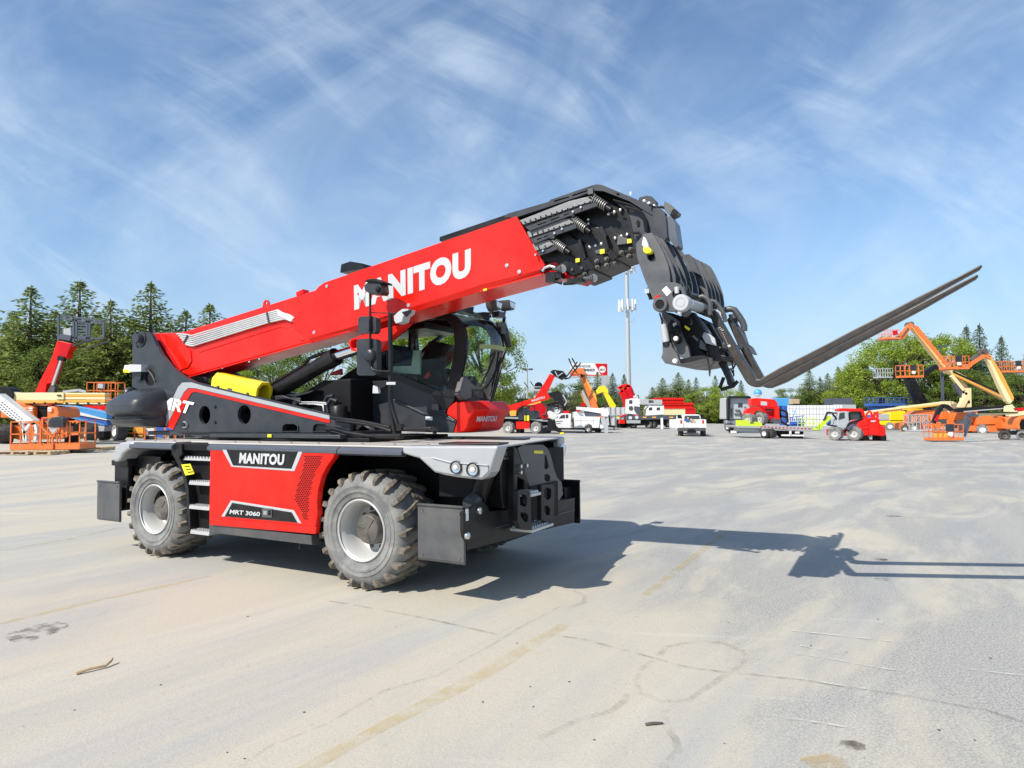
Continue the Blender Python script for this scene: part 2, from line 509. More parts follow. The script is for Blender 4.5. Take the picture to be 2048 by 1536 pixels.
# -- wheels
def tyre_profile(w_, ro, ri):
    pr = [(0.012, ri - .018), (-.002, ri - .012), (-.006, ri + .004), (-.016, ri + .008), (-.020, ri + .03), (-.032, ri + .055), (-.037, ri + .058), (-.039, ri + .075), (-.034, ri + .078), (-.036, ro - .13), (-.040, ro - .125), (-.040, ro - .115), (-.034, ro - .112), (-.026, ro - .075), (.01, ro - .03), (.06, ro - .008), (w_/2, ro)]
    full = pr + [(w_ - a, b) for a, b in reversed(pr[:-1])]
    return full
def wheel(u, vface, sgn, name='wheel'):
    w_ = .47
    base = bpy.data.objects.new(name, None)
    mb = MB(RUB)
    RO = .567
    prof = [(vface + sgn*a, b) for a, b in tyre_profile(w_, RO - .016, .315)]
    mb.lathe(prof, (u, 0, .669), 'y', 72)
    mb.use(RUBK).lathe([(vface + sgn*.02, .312), (vface + sgn*(w_ - .02), .312)], (u, 0, .669), 'y', 48)
    mb.use(LUG)
    nl = 21
    c = Vector((u, 0, .669))
    def pt(v, r, a): return c + Vector((r*math.cos(a), vface + sgn*v, r*math.sin(a)))
    for side in (0, 1):
        for k in range(nl):
            a0 = 2*math.pi*(k + .5*side)/nl + random.uniform(-.006, .006)
            def V(v): return v if side == 0 else w_ - v
            # path: sidewall foot, shoulder, toward the centre, slanting
            path = [(-.026, .470, 0.0, .036, .006), (-.040, .520, 0.0, .046, .030), (-.018, .558, .01, .052, .040), (.06, .570, .05, .050, .038), (.15, .573, .12, .046, .036), (.255, .574, .20, .042, .034)]
            vs = []
            for v, r, da, hw, h in path:
                a = a0 + da
                for q in (-1, 1):
                    vs.append(pt(V(v), r, a + q*hw*.78))
                    vs.append(pt(V(v + (.035 if v < 0 else 0)), r - h, a + q*hw*1.25))
            n = len(path)
            fs = []
            for i in range(n - 1):
                o = i*4; p = o + 4
                fs += [(o, o + 2, p + 2, p), (o, p, p + 1, o + 1), (o + 2, o + 3, p + 3, p + 2)]
            fs += [(0, 1, 3, 2), ((n - 1)*4, (n - 1)*4 + 2, (n - 1)*4 + 3, (n - 1)*4 + 1)]
            mb.add(vs, fs)
    w0 = mb.build(name, mach)
    mb = MB(RIM)
    pr = [(-.012, .305), (-.02, .318), (-.012, .328), (.0, .326), (.004, .312), (.02, .296), (.07, .285), (.12, .262), (.19, .256), (.215, .22), (.222, .14), (.222, .0)]
    mb.lathe([(vface + sgn*a, b*.925) for a, b in pr], (u, 0, .669), 'y', 64)
    mb.use(HUB)
    for k in range(10):
        a = 2*math.pi*k/10
        cc = (u + .195*math.cos(a), 0, .669 + .195*math.sin(a))
        y = vface + sgn*.224
        mb.lathe([(y, .022), (y - sgn*.022, .021), (y - sgn*.03, .012), (y - sgn*.03, 0)], cc, 'y', 8)
    mb.build('rim', w0)
    mb = MB(HUB)
    pr = [(.215, .16), (.14, .155), (.10, .148), (.075, .135), (.070, .10), (.066, .0)]
    mb.lathe([(vface + sgn*a, b) for a, b in pr], (u, 0, .669), 'y', 32)
    for k in range(3):
        a = 2*math.pi*k/3 + .5
        mb.beam(c + Vector((.03*math.cos(a), vface + sgn*.066, .03*math.sin(a))), c + Vector((.13*math.cos(a + .35), vface + sgn*.07, .13*math.sin(a + .35))), .012, .012)
    mb.build('hub', w0, bevel=.004)
    return w0
wheel(-3.487, .068, 1); wheel(-.164, .068, 1); wheel(-3.487, 2.43, -1); wheel(-.164, 2.43, -1)

# -- red side panel with vents and badges
pan = S(2, [(955, 150), (948, 690), (950, 748), (1150, 765), (1400, 787), (1775, 820), (1783, 760), (1800, 660), (1795, 560), (1805, 470), (1830, 370), (1870, 290), (1925, 215), (1938, 180), (1935, 155)], 0)
mb = MB(RED).prism(pan, -.015, .06)
mb.prism(S(2, [(950, 690), (950, 748), (1775, 820), (1783, 768), (1300, 722)], -.03), -.032, -.014)
sp = P1('side_panel', mb, bevel=.012, seg=3)
mb = MB(GREYP).prism(S(2, [(1040, 152), (1675, 168), (1610, 325), (1115, 290)], -.02), -.022, -.014)
mb.prism(S(2, [(1035, 682), (1110, 555), (1605, 632), (1665, 738), (1635, 730), (1063, 682)], -.02), -.022, -.014)
mb.use(BLK).prism(S(2, [(1076, 155), (1640, 170), (1588, 305), (1128, 278)], -.02), -.026, -.020)
mb.prism(S(2, [(1063, 680), (1122, 573), (1590, 648), (1636, 728)], -.02), -.026, -.020)
badge = P1('badge_plate', mb, sp, bevel=.003)
mb = MB(LET)
text_on(mb, 'MANITOU', Q(2, [(1175, 262), (1527, 278), (1535, 190), (1183, 178)], -.028), (0, -1, 0), bold=.05, spacing=1.08)
P1('badge_lettering', mb, badge, recalc=False)
mb = MB(LET)
text_on(mb, 'MRT 3060', Q(2, [(1100, 660), (1340, 680), (1343, 645), (1106, 625)], -.028), (0, -1, 0), bold=.03)
P1('badge_lettering', mb, badge, recalc=False)
mb = MB(GRYL).prism(S(2, [(1357, 615), (1433, 620), (1433, 690), (1357, 687)], -.03), -.034, -.026)
mb.use(BLKM).prism(S(2, [(1408, 630), (1426, 631), (1426, 672), (1408, 671)], -.03), -.037, -.034)
mb.use(STEEL).prism(S(2, [(1370, 635), (1398, 637), (1398, 668), (1370, 666)], -.03), -.040, -.034)
P1('latch', mb, badge)
# vent grille: slots in a red mesh
poly = S(2, [(1705, 195), (1862, 200), (1800, 330), (1762, 450), (1745, 560), (1738, 715), (1700, 712), (1670, 640), (1620, 560), (1645, 440), (1680, 320)], 0)
def inside(p, L_):
    c = False
    n = len(L_)
    for i in range(n):
        a, b = L_[i], L_[(i + 1) % n]
        if (a[1] > p[1]) != (b[1] > p[1]) and p[0] < (b[0] - a[0])*(p[1] - a[1])/(b[1] - a[1]) + a[0]: c = not c
    return c
u0, u1 = min(p[0] for p in poly), max(p[0] for p in poly); z0, z1 = min(p[1] for p in poly), max(p[1] for p in poly)
mb = MB(BLKM)
r_ = 0
z = z0
while z < z1:
    u = u0 + (.0165 if r_ % 2 else 0)
    while u < u1:
        if inside((u, z), poly) and inside((u + .022, z), poly):
            mb.prism([(u - .012, z), (u - .006, z + .0065), (u + .009, z + .0065), (u + .012, z), (u + .006, z - .0065), (u - .009, z - .0065)], -.0185, -.0150)
        u += .033
    z += .0185; r_ += 1
mb.build('vent_grille', sp)
# -- sill below the panel
mb = MB(GRYL).prism([(-.01, .585), (.0, .49), (.09, .475), (.30, .475), (.30, .585)], -2.36, -.76, axis=0)
P1('sill', mb, bevel=.006)
mb = MB(PLASTIC).tube([(-1.2, .25, .48), (-1.2, .25, .36)], .012, 6)
P1('drain_hose', mb)
# -- ladder well
mb = MB(BLKM)
mb.bb((-2.93, .24, .47), (-2.90, .45, 1.38)); mb.bb((-2.90, .38, .47), (-2.42, .42, 1.36))
mb.use(BLK)
fl = S(2, [(640, 115), (660, 100), (720, 108), (725, 190), (700, 218), (745, 320), (775, 470), (785, 640), (790, 790), (775, 790), (762, 640), (752, 470), (722, 330), (672, 235), (640, 180)], .02)
mb.prism(fl, .02, .30)
P1('ladder_side', mb, bevel=.005)
for k, (z_, ua, d_) in enumerate(((1.315, -2.93, .06), (1.043, -2.735, .0), (.767, -2.73, .0), (.486, -2.70, .0))):
    mb = MB(ALU)
    ub = -2.37
    mb.bb((ua, d_, z_ - .035), (ub, .24, z_ - .012))
    n_ = 10
    for i in range(n_):
        for j in range(3):
            x = ua + (i + .5)*(ub - ua)/n_
            mb.prism([(x - .021, z_ - .013), (x - .008, z_ + .012), (x + .008, z_ + .012), (x + .021, z_ - .013)], d_ + .005 + j*.07, d_ + .045 + j*.07)
    P1('step_tread', mb)
mb = MB(YELS).prism(S(2, [(722, 272), (790, 266), (822, 345), (755, 358)], .015), .010, .018)
mb.use(BLKM)
for a, b in ((0, 0), (12, 22), (24, 44)):
    mb.prism(S(2, [(745 + a, 285 + b), (785 + a, 281 + b), (788 + a, 288 + b), (748 + a, 292 + b)], .01), .006, .010)
P1('warning_sticker', mb)
# -- fenders, silver
def fender(sh, v0, v1, name='fender'):
    mb = MB(SIL).prism(sh, v0, v1)
    return P1(name, mb, bevel=.035, seg=4)
ff = S(3, [(728, 112), (728, 165), (790, 185), (845, 200), (900, 250), (955, 300), (1020, 318), (1110, 335), (1200, 345), (1280, 352), (1318, 335), (1345, 300), (1398, 135), (1400, 112)], 0)
f1 = fender(ff, -.012, .16)
fr = S(2, [(175, 235), (180, 190), (205, 135), (238, 98), (318, 84), (345, 95), (350, 145), (300, 160), (262, 190), (245, 225), (225, 252), (190, 250)], 0)
f2 = fender(fr, -.01, .6)
f3 = fender([(.30, 1.50), (.30, 1.42), (.45, 1.38), (.62, 1.25), (.80, 1.20), (.86, 1.28), (.88, 1.50)], 2.34, 2.512)
f4 = fender([(-4.2, 1.30), (-4.1, 1.49), (-3.8, 1.50), (-3.8, 1.44), (-4.0, 1.42), (-4.1, 1.28)], 1.9, 2.51)
mb = MB(SIL)                                              # styling ridge and lamp pocket
mb.prism(S(3, [(850, 196), (960, 292), (1110, 322), (1285, 338), (1330, 295), (1330, 245), (1200, 235), (1060, 222), (940, 190)], -.02), -.022, -.010)
P1('fender_lip', mb, f1, bevel=.008)
mb = MB(SIL).prism(S(3, [(1060, 222), (1200, 235), (1330, 245), (1332, 252), (1200, 243), (1060, 232), (940, 200), (940, 192)], -.02), -.034, -.020)
P1('fender_crease', mb, f1, bevel=.003)
for (x, y, r1) in ((1102, 265, .058), (1221, 281, .062)):
    a = M(*zp(3, x, y), v=-.03)
    mb = MB(PLASTIC)
    mb.lathe([(-.028, 0), (-.028, r1*.8), (-.04, r1*.88), (-.044, r1), (-.01, r1*1.05), (.05, r1)], (a[0], 0, a[2]), 'y', 24)
    mb.use(CHROME).lathe([(-.034, r1*.78), (-.030, r1*.4), (-.031, 0)], (a[0], 0, a[2]), 'y', 24)
    mb.use(LAMP).lathe([(-.040, r1*.42), (-.050, r1*.25), (-.052, 0)], (a[0], 0, a[2]), 'y', 16)
    P1('headlight', mb, f1)
mb = MB(LAMP)
mb.lathe([(.86, .085), (.89, .08), (.905, .05), (.91, 0)], (0, 2.42, 1.34), 'x', 20)
mb.use(BLK).bb((.80, 2.20, 1.16), (.87, 2.30, 1.44))
P1('headlight', mb, f3)

# -- front stabiliser, bumper structure and ladder
UF = 1.07
mb = MB(BLK)
mb.prism(FR(7, [(180, 960), (480, 960), (560, 950), (800, 930), (1240, 850), (1475, 800), (1470, 1095), (960, 1215), (800, 1270), (330, 1390), (200, 1420)], UF), .62, UF, axis=0)
mb.use(GRYL)
mb.prism(FR(7, [(330, 1200), (700, 1110), (705, 1118), (335, 1212)], UF + .01), UF, UF + .012, axis=0)
mb.prism(FR(7, [(1235, 1000), (1475, 940), (1475, 950), (1235, 1012)], UF + .01), UF, UF + .012, axis=0)
sb = P1('stabiliser_beam', mb, bevel=.01)
mb = MB(BLK)
arm = FR(7, [(160, 965), (230, 940), (300, 885), (345, 855), (400, 855), (450, 910), (480, 985), (540, 1240), (310, 1290), (245, 1300), (215, 1335), (175, 1270), (160, 1190)], UF + .05)
mb.prism(arm, UF + .012, UF + .05, axis=0)
P1('arm_bracket', mb, sb, bevel=.006)
mb = MB(STEEL)
for q in ((345, 955), (205, 1250)):
    a = M(*zp(7, *q), u=UF + .06)
    mb.lathe([(.0, .030), (.025, .030), (.03, .022), (.03, 0)], (UF + .05, a[1], a[2]), 'x', 14)
P1('pivot_pin', mb, sb)
def padshape(sgn, v):
    # plate in (u,z) side view, turned lips top and bottom
    return None
def pad(ua, ub, v, sgn):
    mb = MB(GRYL if v < 1 else BLK)
    mb.prism([(v, .50), (v + .012*sgn, .478), (v + .03*sgn, .470), (v + .034*sgn, .50), (v + .028*sgn, .965), (v - .012*sgn + .02*sgn, .985), (v - .02*sgn, .972), (v, .955)], ua, ub, axis=0)
    mb.use(BLK).bb((ua + .1, v + .03*sgn, .60), (ub - .1, v + .22*sgn, .90))
    o = P1('stabiliser_pad', mb, bevel=.004)
    return o
pad(.569, 1.068, 0, 1); pad(-4.626, -4.127, 0, 1); pad(.72, 1.068, 2.5, -1); pad(-4.626, -4.127, 2.5, -1)
mb = MB(BLK)
mb.bb((-4.50, .10, .62), (-4.15, 2.4, .92))
mb.prism([(-4.42, .92), (-4.42, 1.22), (-4.12, 1.24), (-4.12, .92)], .10, .16)
mb.prism([(-4.46, 1.17), (-4.46, 1.24), (-4.10, 1.26), (-4.10, 1.17)], .08, .30)
mb.use(GRYL).tube([(-4.30, .20, .90), (-4.36, .20, 1.2)], .045, 12)
mb.use(BLK).bb((-4.15, .20, .70), (-3.6, .50, 1.30))
P1('rear_stabiliser_beam', mb, bevel=.008)
# diagonal cylinder by the front fender
mb = MB(BLK)
a = M(*zp(7, 490, 350), u=1.12); b = M(*zp(7, 330, 790), u=.95); c_ = M(*zp(7, 230, 880), u=.95)
mb.tube([a, b], .085, 20); mb.tube([a + (a - b).normalized()*.02, a], .06, 14)
mb.tube([b, b + (c_ - b)*.3], .095, 20)
mb.use(GRYL); mb.tube([b + (c_ - b)*.3, c_], .075, 18)
P1('stabiliser_cylinder', mb, sb)
# upright plates
mb = MB(BLKM)
mb.bb((.55, .35, 1.0), (1.0, 2.2, 1.39))
mb.use(BLK)
mb.prism(FR(7, [(585, 205), (770, 190), (790, 560), (800, 930), (640, 930), (620, 820), (600, 600), (600, 380)], 1.12), .95, 1.12, axis=0)
mb.prism(FR(7, [(755, 190), (800, 240), (860, 400), (925, 620), (935, 705), (880, 705), (880, 600), (800, 560), (790, 1120), (760, 930)], 1.20), 1.12, 1.20, axis=0)
P1('front_frame', mb, sb, bevel=.01)
mb = MB(STEEL)
a = M(*zp(7, 660, 275), u=1.13)
for k in range(6):
    an = k*math.pi/3
    mb.lathe([(0, .012), (.018, .012), (.018, 0)], (1.12, a[1] + .055*math.cos(an), a[2] + .055*math.sin(an)), 'x', 8)
mb.lathe([(0, .03), (.012, .03), (.012, 0)], (1.12, a[1], a[2]), 'x', 12)
for q in ((815, 430), (815, 500), (885, 420)):
    a = M(*zp(7, *q), u=1.2); mb.lathe([(0, .02), (.03, .02), (.03, 0)], (1.2, a[1], a[2]), 'x', 8)
P1('bolt_ring', mb, sb)
mb = MB(GRYL)
back = FR(7, [(800, 215), (860, 180), (1100, 175), (1150, 215), (1190, 300), (1225, 440), (1265, 560), (1320, 620), (1335, 760), (1290, 830), (1235, 820), (1110, 800), (1070, 770), (960, 720), (925, 620), (860, 400)], 1.14)
holes = [FR(7, h_, 1.14) for h_ in ([(1118, 290), (1140, 300), (1168, 430), (1140, 470), (1115, 450)], [(1115, 525), (1160, 520), (1185, 545), (1180, 600), (1150, 612), (1115, 590)])]
mb.prism([back] + holes, 1.10, 1.14, axis=0)
mb.use(YELS).prism(FR(7, [(993, 242), (1100, 245), (1100, 280), (993, 277)], 1.145), 1.142, 1.146, axis=0)
P1('ladder_backplate', mb, sb)
mb = MB(BLK)
for outer, hl, uu in (([(870, 700), (925, 705), (955, 740), (965, 1185), (890, 1180), (830, 1160), (800, 1080), (800, 720)], ([(830, 760), (890, 765), (912, 810), (908, 880), (880, 910), (830, 885)], [(835, 975), (890, 975), (925, 1010), (920, 1080), (890, 1090), (840, 1030)]), 1.34),
                      ([(1080, 650), (1230, 645), (1240, 680), (1225, 1110), (1080, 1065)], ([(1110, 700), (1150, 680), (1195, 700), (1195, 790), (1160, 830), (1115, 790)], [(1115, 900), (1150, 895), (1185, 930), (1180, 1000), (1150, 1010), (1110, 960)]), 1.34)):
    mb.prism([FR(7, outer, uu)] + [FR(7, q, uu) for q in hl], uu - .05, uu, axis=0)
mb.use(BLKM).bb((1.13, 1.05, .68), (1.16, 1.7, 1.05))
P1('ladder_frame', mb, sb, bevel=.004)
for quad_ in ([(960, 1140), (1215, 1060), (1222, 1105), (970, 1190)], [(945, 730), (1040, 705), (1075, 730), (960, 775)]):
    mb = MB(ALU)
    a, b = M(*zp(7, *quad_[3]), u=1.36), M(*zp(7, *quad_[2]), u=1.36)
    zb = (a[2] + b[2])/2
    mb.bb((1.12, a[1], zb - .02), (1.36, b[1], zb + .005))
    for i in range(9):
        for j in range(4):
            y = a[1] + (i + .5)*(b[1] - a[1])/9
            mb.prism([(y - .02, zb), (y - .008, zb + .025), (y + .008, zb + .025), (y + .02, zb)], 1.135 + j*.055, 1.165 + j*.055, axis=0)
    P1('step_tread', mb, sb)

# ================================================================ turret
VN = .65
tp = S(1, [(330, 840), (335, 500), (328, 440), (345, 420), (400, 406), (470, 412), (490, 440), (520, 510), (570, 595), (640, 680), (720, 745), (820, 800), (1880, 1055), (1905, 1090), (2048, 1115), (2048, 1212), (1560, 1205), (1250, 1205), (860, 1240), (720, 1210), (655, 1185), (590, 1140), (565, 1060), (520, 960), (440, 890)], VN)
def ell(n, x, y, rx, ry, v, k=20):
    return S(n, [(x + rx*math.cos(2*math.pi*i/k), y + ry*math.sin(2*math.pi*i/k)) for i in range(k)], v)
hl = [ell(1, 473, 770, 42, 66, VN), ell(1, 903, 1063, 45, 73, VN), ell(1, 1215, 1060, 52, 76, VN)]
hl.append(S(1, [(1520, 1190), (1525, 1150), (1545, 1135), (1615, 1135), (1638, 1150), (1640, 1190)], VN))
hl.append(S(1, [(1762, 1190), (1767, 1150), (1785, 1135), (1855, 1135), (1880, 1150), (1885, 1190)], VN))
mb = MB(GRY)
mb.prism([tp] + hl, VN, VN + .045)
plate = P1('turret_plate', mb)
mb = MB(GRY).prism([tp] + hl, 1.60, 1.645)
P1('turret_plate', mb)
mb = MB(GRY)
for h_ in hl[3:]:
    cx = sum(q[0] for q in h_)/len(h_); cz = sum(q[1] for q in h_)/len(h_)
    big = [(cx + (q[0] - cx)*1.12, cz + (q[1] - cz)*1.18) for q in h_]
    mb.prism([big, h_], VN - .015, VN + .001)
P1('opening_rim', mb, plate, bevel=.004)
mb = MB(BLKM)                                          # dark insides between the plates
mb.prism(S(1, [(345, 830), (345, 470), (430, 480), (560, 640), (700, 780), (840, 850), (1500, 1010), (1500, 1100), (900, 1140), (720, 1100), (600, 1000)], .9), .98, 1.3)
P1('turret_core', mb)
mb = MB(GRY)
mb.bb((-4.6, VN, 1.545), (-.95, 1.645, 1.60))
mb.bb((-3.0, .45, 1.535), (-.82, .7, 1.575))
mb.use(BLKM)
mb.lathe([(1.495, .80), (1.545, .80)], (-1.85, 1.25, 0), 'z', 48)
mb.bb((-3.3, .55, 1.499), (-.5, 2.0, 1.54))
P1('slew_base', mb, bevel=.006)
# stripes
SV = VN - .003
mb = MB(SIL).prism(S(1, [(572, 1128), (600, 1040), (655, 930), (695, 845), (728, 808), (800, 806), (900, 835), (1887, 1068), (1887, 1098), (830, 852), (775, 850), (740, 885), (602, 1150)], SV), SV - .004, SV)
mb.use(RED).prism(S(1, [(606, 1152), (744, 890), (780, 856), (830, 857), (1890, 1103), (1890, 1128), (840, 880), (805, 885), (785, 915), (655, 1180)], SV), SV - .006, SV)
P1('turret_stripe', mb, plate)
mb = MB(WHT)
text_on(mb, 'MRT', Q(1, [(555, 1010), (780, 1055), (822, 965), (568, 912)], SV - .008), (0, -1, 0), bold=.04, depth=.001)
P1('turret_lettering', mb, plate, recalc=False)
mb = MB(STEEL)
a = M(*zp(1, 757, 1138), v=VN)
mb.lathe([(VN - .03, 0), (VN - .03, .05), (VN - .005, .055)], (a[0], 0, a[2]), 'y', 6, smooth=False)
mb.use(BLK).lathe([(VN - .045, 0), (VN - .045, .03), (VN - .03, .03)], (a[0], 0, a[2]), 'y', 12)
for q in ((988, 1000), (988, 1122), (375, 522)):
    a = M(*zp(1, *q), v=VN)
    mb.lathe([(VN - .012, 0), (VN - .012, .018), (VN, .02)], (a[0], 0, a[2]), 'y', 10)
P1('plate_bolt', mb, plate)
a = M(*zp(1, 402, 462), v=VN)
mb = MB(GRY).lathe([(VN - .07, 0), (VN - .07, .05), (VN - .055, .062), (VN, .066)], (a[0], 0, a[2]), 'y', 20)
mb.use(GRY).lathe([(VN - .012, .12), (VN, .12)], (a[0], 0, a[2]), 'y', 24)
P1('boom_pivot_pin', mb, plate)
mb = MB(LET)                                           # rear lamp box
mb.prism(S(1, [(328, 665), (425, 668), (425, 722), (328, 726)], VN - .06), VN - .10, VN)
mb.use(YELS).prism(S(1, [(270, 705), (328, 705), (325, 730), (275, 728)], VN - .06), VN - .08, VN - .02)
mb.use(WHT).prism(S(1, [(285, 670), (330, 675), (330, 705), (275, 705)], VN - .06), VN - .08, VN - .02)
mb.use(PLASTIC)
mb.prism(S(1, [(345, 726), (410, 724), (400, 790), (360, 790)], VN - .03), VN - .04, VN)
mb.use(BLK).tube([M(*zp(1, *q), v=VN - .03) for q in ((420, 690), (450, 700), (490, 750), (512, 800))], .012, 6)
P1('rear_lamp', mb, plate)
# counterweight: superelliptic shell
mb = MB(PLASTIC)
cu_, cv_ = -4.40, 1.22
prof = [(1.65, .62), (1.665, .84), (1.71, .93), (1.755, .95), (1.785, .90), (1.80, .90), (1.85, .985), (1.87, 1.0), (1.96, .995), (2.02, .965), (2.10, .86), (2.17, .70), (2.215, .48), (2.232, .25), (2.238, .0)]
n_ = 72; vs = []
for z_, k in prof:
    for i in range(n_):
        a = 2*math.pi*i/n_
        ex = 2.0/3.2
        x = math.copysign(abs(math.cos(a))**ex, math.cos(a)); y = math.copysign(abs(math.sin(a))**ex, math.sin(a))
        vs.append((cu_ + k*x*(1.02 if x < 0 else .26), cv_ + k*y*.98, z_))
fs = []
for i in range(len(prof) - 1):
    for j in range(n_): fs.append((i*n_ + j, i*n_ + (j + 1) % n_, (i + 1)*n_ + (j + 1) % n_, (i + 1)*n_ + j))
fs.append(tuple(range(n_)))
mb.add(vs, fs, True)
cw = P1('counterweight', mb, sharp=22)
mb = MB(GRY)
a = M(*zp(1, 305, 868), v=.75)
mb.lathe([(a[2] - .03, .075), (a[2] + .0, .065), (a[2] + .035, .035), (a[2] + .04, 0)], (a[0], .75, 0), 'z', 20)
P1('counterweight_cap', mb, cw)

# ================================================================ boom
VB, VF = .85, 1.32
base = S(1, [(520, 418), (680, 414), (745, 405), (1790, 72)], VB) + S(5, [(330, 350), (560, 760), (600, 868), (0, 1035)], VB) + S(1, [(2048, 398), (1400, 578), (780, 757), (700, 722), (590, 560)], VB)
mb = MB(RED).prism(base, VB, VF)
boom = P1('boom', mb, bevel=.018)
mb = MB(RED)
cp = S(1, [(1800, 52), (1850, 18)], VB - .03) + S(5, [(340, 338), (605, 795), (578, 835), (0, 985)], VB - .03) + S(1, [(2048, 378), (1725, 465), (1660, 410), (1605, 370), (1600, 300)], VB - .03)
mb.prism(cp, VB - .035, VB - .003)
# slanted lower lip
lip0 = S(5, [(578, 835), (0, 985)], VB - .03) + S(1, [(1725, 465)], VB - .03)
lip1 = S(5, [(575, 872), (0, 1040)], VB - .003) + S(1, [(1745, 500)], VB - .003)
for i in range(2):
    a, b = lip0[i], lip0[i + 1]; c_, d_ = lip1[i], lip1[i + 1]
    mb.add([(a[0], VB - .035, a[1]), (b[0], VB - .035, b[1]), (d_[0], VB - .002, d_[1]), (c_[0], VB - .002, c_[1])], [(0, 1, 2, 3)])
cover = P1('boom_cover', mb, boom, bevel=.008)
mb = MB(LET)
text_on(mb, 'MANITOU', [tuple(M(*q, v=VB - .036)) for q in ((709, 621), (942, 552), (942, 496), (708, 571))], (0, -1, 0), bold=.065, depth=.003, spacing=1.13)
P1('boom_lettering', mb, cover, recalc=False)
mb = MB(STEEL)
for n, q in ((5, (252, 797)), (5, (368, 856)), (4, (968, 225)), (4, (128, 468)), (1, (1768, 412)), (1, (1868, 50))):
    a = M(*zp(n, *q), v=VB - .036)
    mb.lathe([(VB - .036, .022), (VB - .046, .020), (VB - .048, .0)], (a[0], 0, a[2]), 'y', 12)
P1('cover_bolt', mb, cover)
# shallow panels welded on the base of the boom
mb = MB(REDD).prism(S(1, [(470, 414), (525, 424), (700, 715), (640, 680), (560, 590)], VB - .05), VB - .06, VB - .01)
mb.use(RED)
mb.prism(S(1, [(520, 420), (680, 420), (700, 470), (790, 560), (800, 640), (770, 690), (700, 712), (600, 560)], VB - .012), VB - .014, VB - .002)
mb.prism(S(1, [(840, 560), (1500, 345), (1560, 345), (1600, 390), (1690, 470), (1650, 480), (1560, 390), (1500, 370), (860, 570)], VB - .01), VB - .010, VB - .002)
P1('boom_foot_plate', mb, boom, bevel=.004)
mb = MB(RED)                                             # lifting lugs
for n, q in ((1, (1390, 190)), (1, (1675, 105))):
    a = M(*zp(n, *q), v=VB + .1)
    if q[0] < 1500:
        rr_ = [[(a[0] + .055*math.cos(t*math.pi/8), a[2] + .055*math.sin(t*math.pi/8)) for t in range(9)], [(a[0] + .025*math.cos(t*math.pi/4), a[2] + .012 + .025*math.sin(t*math.pi/4)) for t in range(8)]]
        rr_[0] += [(a[0] - .075, a[2] - .06), (a[0] + .075, a[2] - .03)]
        mb.prism(rr_, VB + .09, VB + .11)
    else:
        mb.box((a[0], VB + .1, a[2]), (.12, .1, .05), Matrix.Rotation(-R(14), 3, 'Y'))
P1('lifting_lug', mb, boom)
# hydraulic pipes along the boom side
mb = MB(ALU)
for i in range(6):
    o = i*16
    pts = [(685 + i*14, 425 + o*1.0), (760 + i*4, 430 + o*1.05), (800 + 2*i, 440 + o*1.0), (1200 + i*4, 322 + o*.98 - i*2), (1395 + i*2, 262 + o*.9), (1480 + i*10, 238 + o*.85), (1530 + i*10, 268 + o*.6), (1590, 300 + o*.3)]
    mb.tube([M(*zp(1, *q), v=VB - .028) for q in pts], .0125, 8)
mb.use(GRYL)
for q in (((770, 435), (735, 500)), ((1392, 255), (1412, 345))):
    mb.beam(M(*zp(1, *q[0]), v=VB - .045), M(*zp(1, *q[1]), v=VB - .045), .02, .02)
P1('hydraulic_pipes', mb, boom)
mb = MB(WHT).prism(S(1, [(1480, 245), (1570, 270), (1612, 298), (1590, 330), (1500, 285)], VB - .03), VB - .05, VB - .012)
P1('pipe_shroud', mb, boom, bevel=.004)
mb = MB(REDD)
mb.prism(S(5, [(640, 690), (740, 720), (750, 760), (920, 890), (860, 935), (700, 900), (560, 870)], VB + .05), VB + .04, VF - .05)
P1('boom_end_plate', mb, boom, bevel=.005)
# inner sections
secs = ((.875, [(380, 400), (520, 300), (930, 560), (955, 640), (985, 740), (1050, 830), (860, 905), (800, 870), (700, 760), (560, 790)]),
        (.905, [(400, 400), (700, 250), (1120, 440), (1165, 540), (1200, 660), (1260, 735), (1040, 832), (1000, 770), (940, 600), (600, 760)]),
        (.935, [(500, 380), (1000, 150), (1180, 180), (1360, 265), (1400, 400), (1420, 520), (1455, 665), (1300, 718), (1240, 740), (1190, 640), (1150, 560)]))
inner = None
for v_, pl_ in secs:
    mb = MB(BLK).prism(S(5, pl_, v_), v_, 2.3 - v_)
    s_ = P1('inner_boom', mb, bevel=.02)
    if inner is None: inner = s_
mb = MB(BLK)
for pts in ([(930, 560), (955, 640), (985, 740), (1050, 832)], [(1120, 440), (1165, 540), (1200, 660), (1262, 738)], [(1360, 265), (1400, 400), (1422, 520), (1455, 668)]):
    P_ = [M(*zp(5, *q), v=.86) for q in pts]
    for a, b in zip(P_, P_[1:]): mb.beam(a, b, .03, .05)
P1('collar', mb, inner, bevel=.004)
mb = MB(BLKM)                                       # far side bulk behind the tracks
mb.prism(S(5, [(350, 350), (670, 235), (1080, 105), (1140, 110), (1400, 190), (1600, 300), (1560, 480), (1400, 420), (1100, 400), (600, 640), (480, 560)], .98), .98, 1.36)
P1('section_core', mb, inner)
mb = MB(STEEL)
for q in ((1265, 548), (1325, 530), (1378, 513), (1260, 305), (1205, 322), (1315, 285), (1372, 265), (1030, 632), (1085, 615), (1140, 600), (862, 700), (912, 685), (810, 718), (1527, 318), (832, 605), (835, 565), (1015, 412), (1015, 372)):
    a = M(*zp(5, *q), v=.93)
    mb.lathe([(.945, .015), (.90, .015), (.895, .008), (.895, 0)], (a[0], 0, a[2]), 'y', 8)
P1('section_bolt', mb, inner)
mb = MB(HUB)
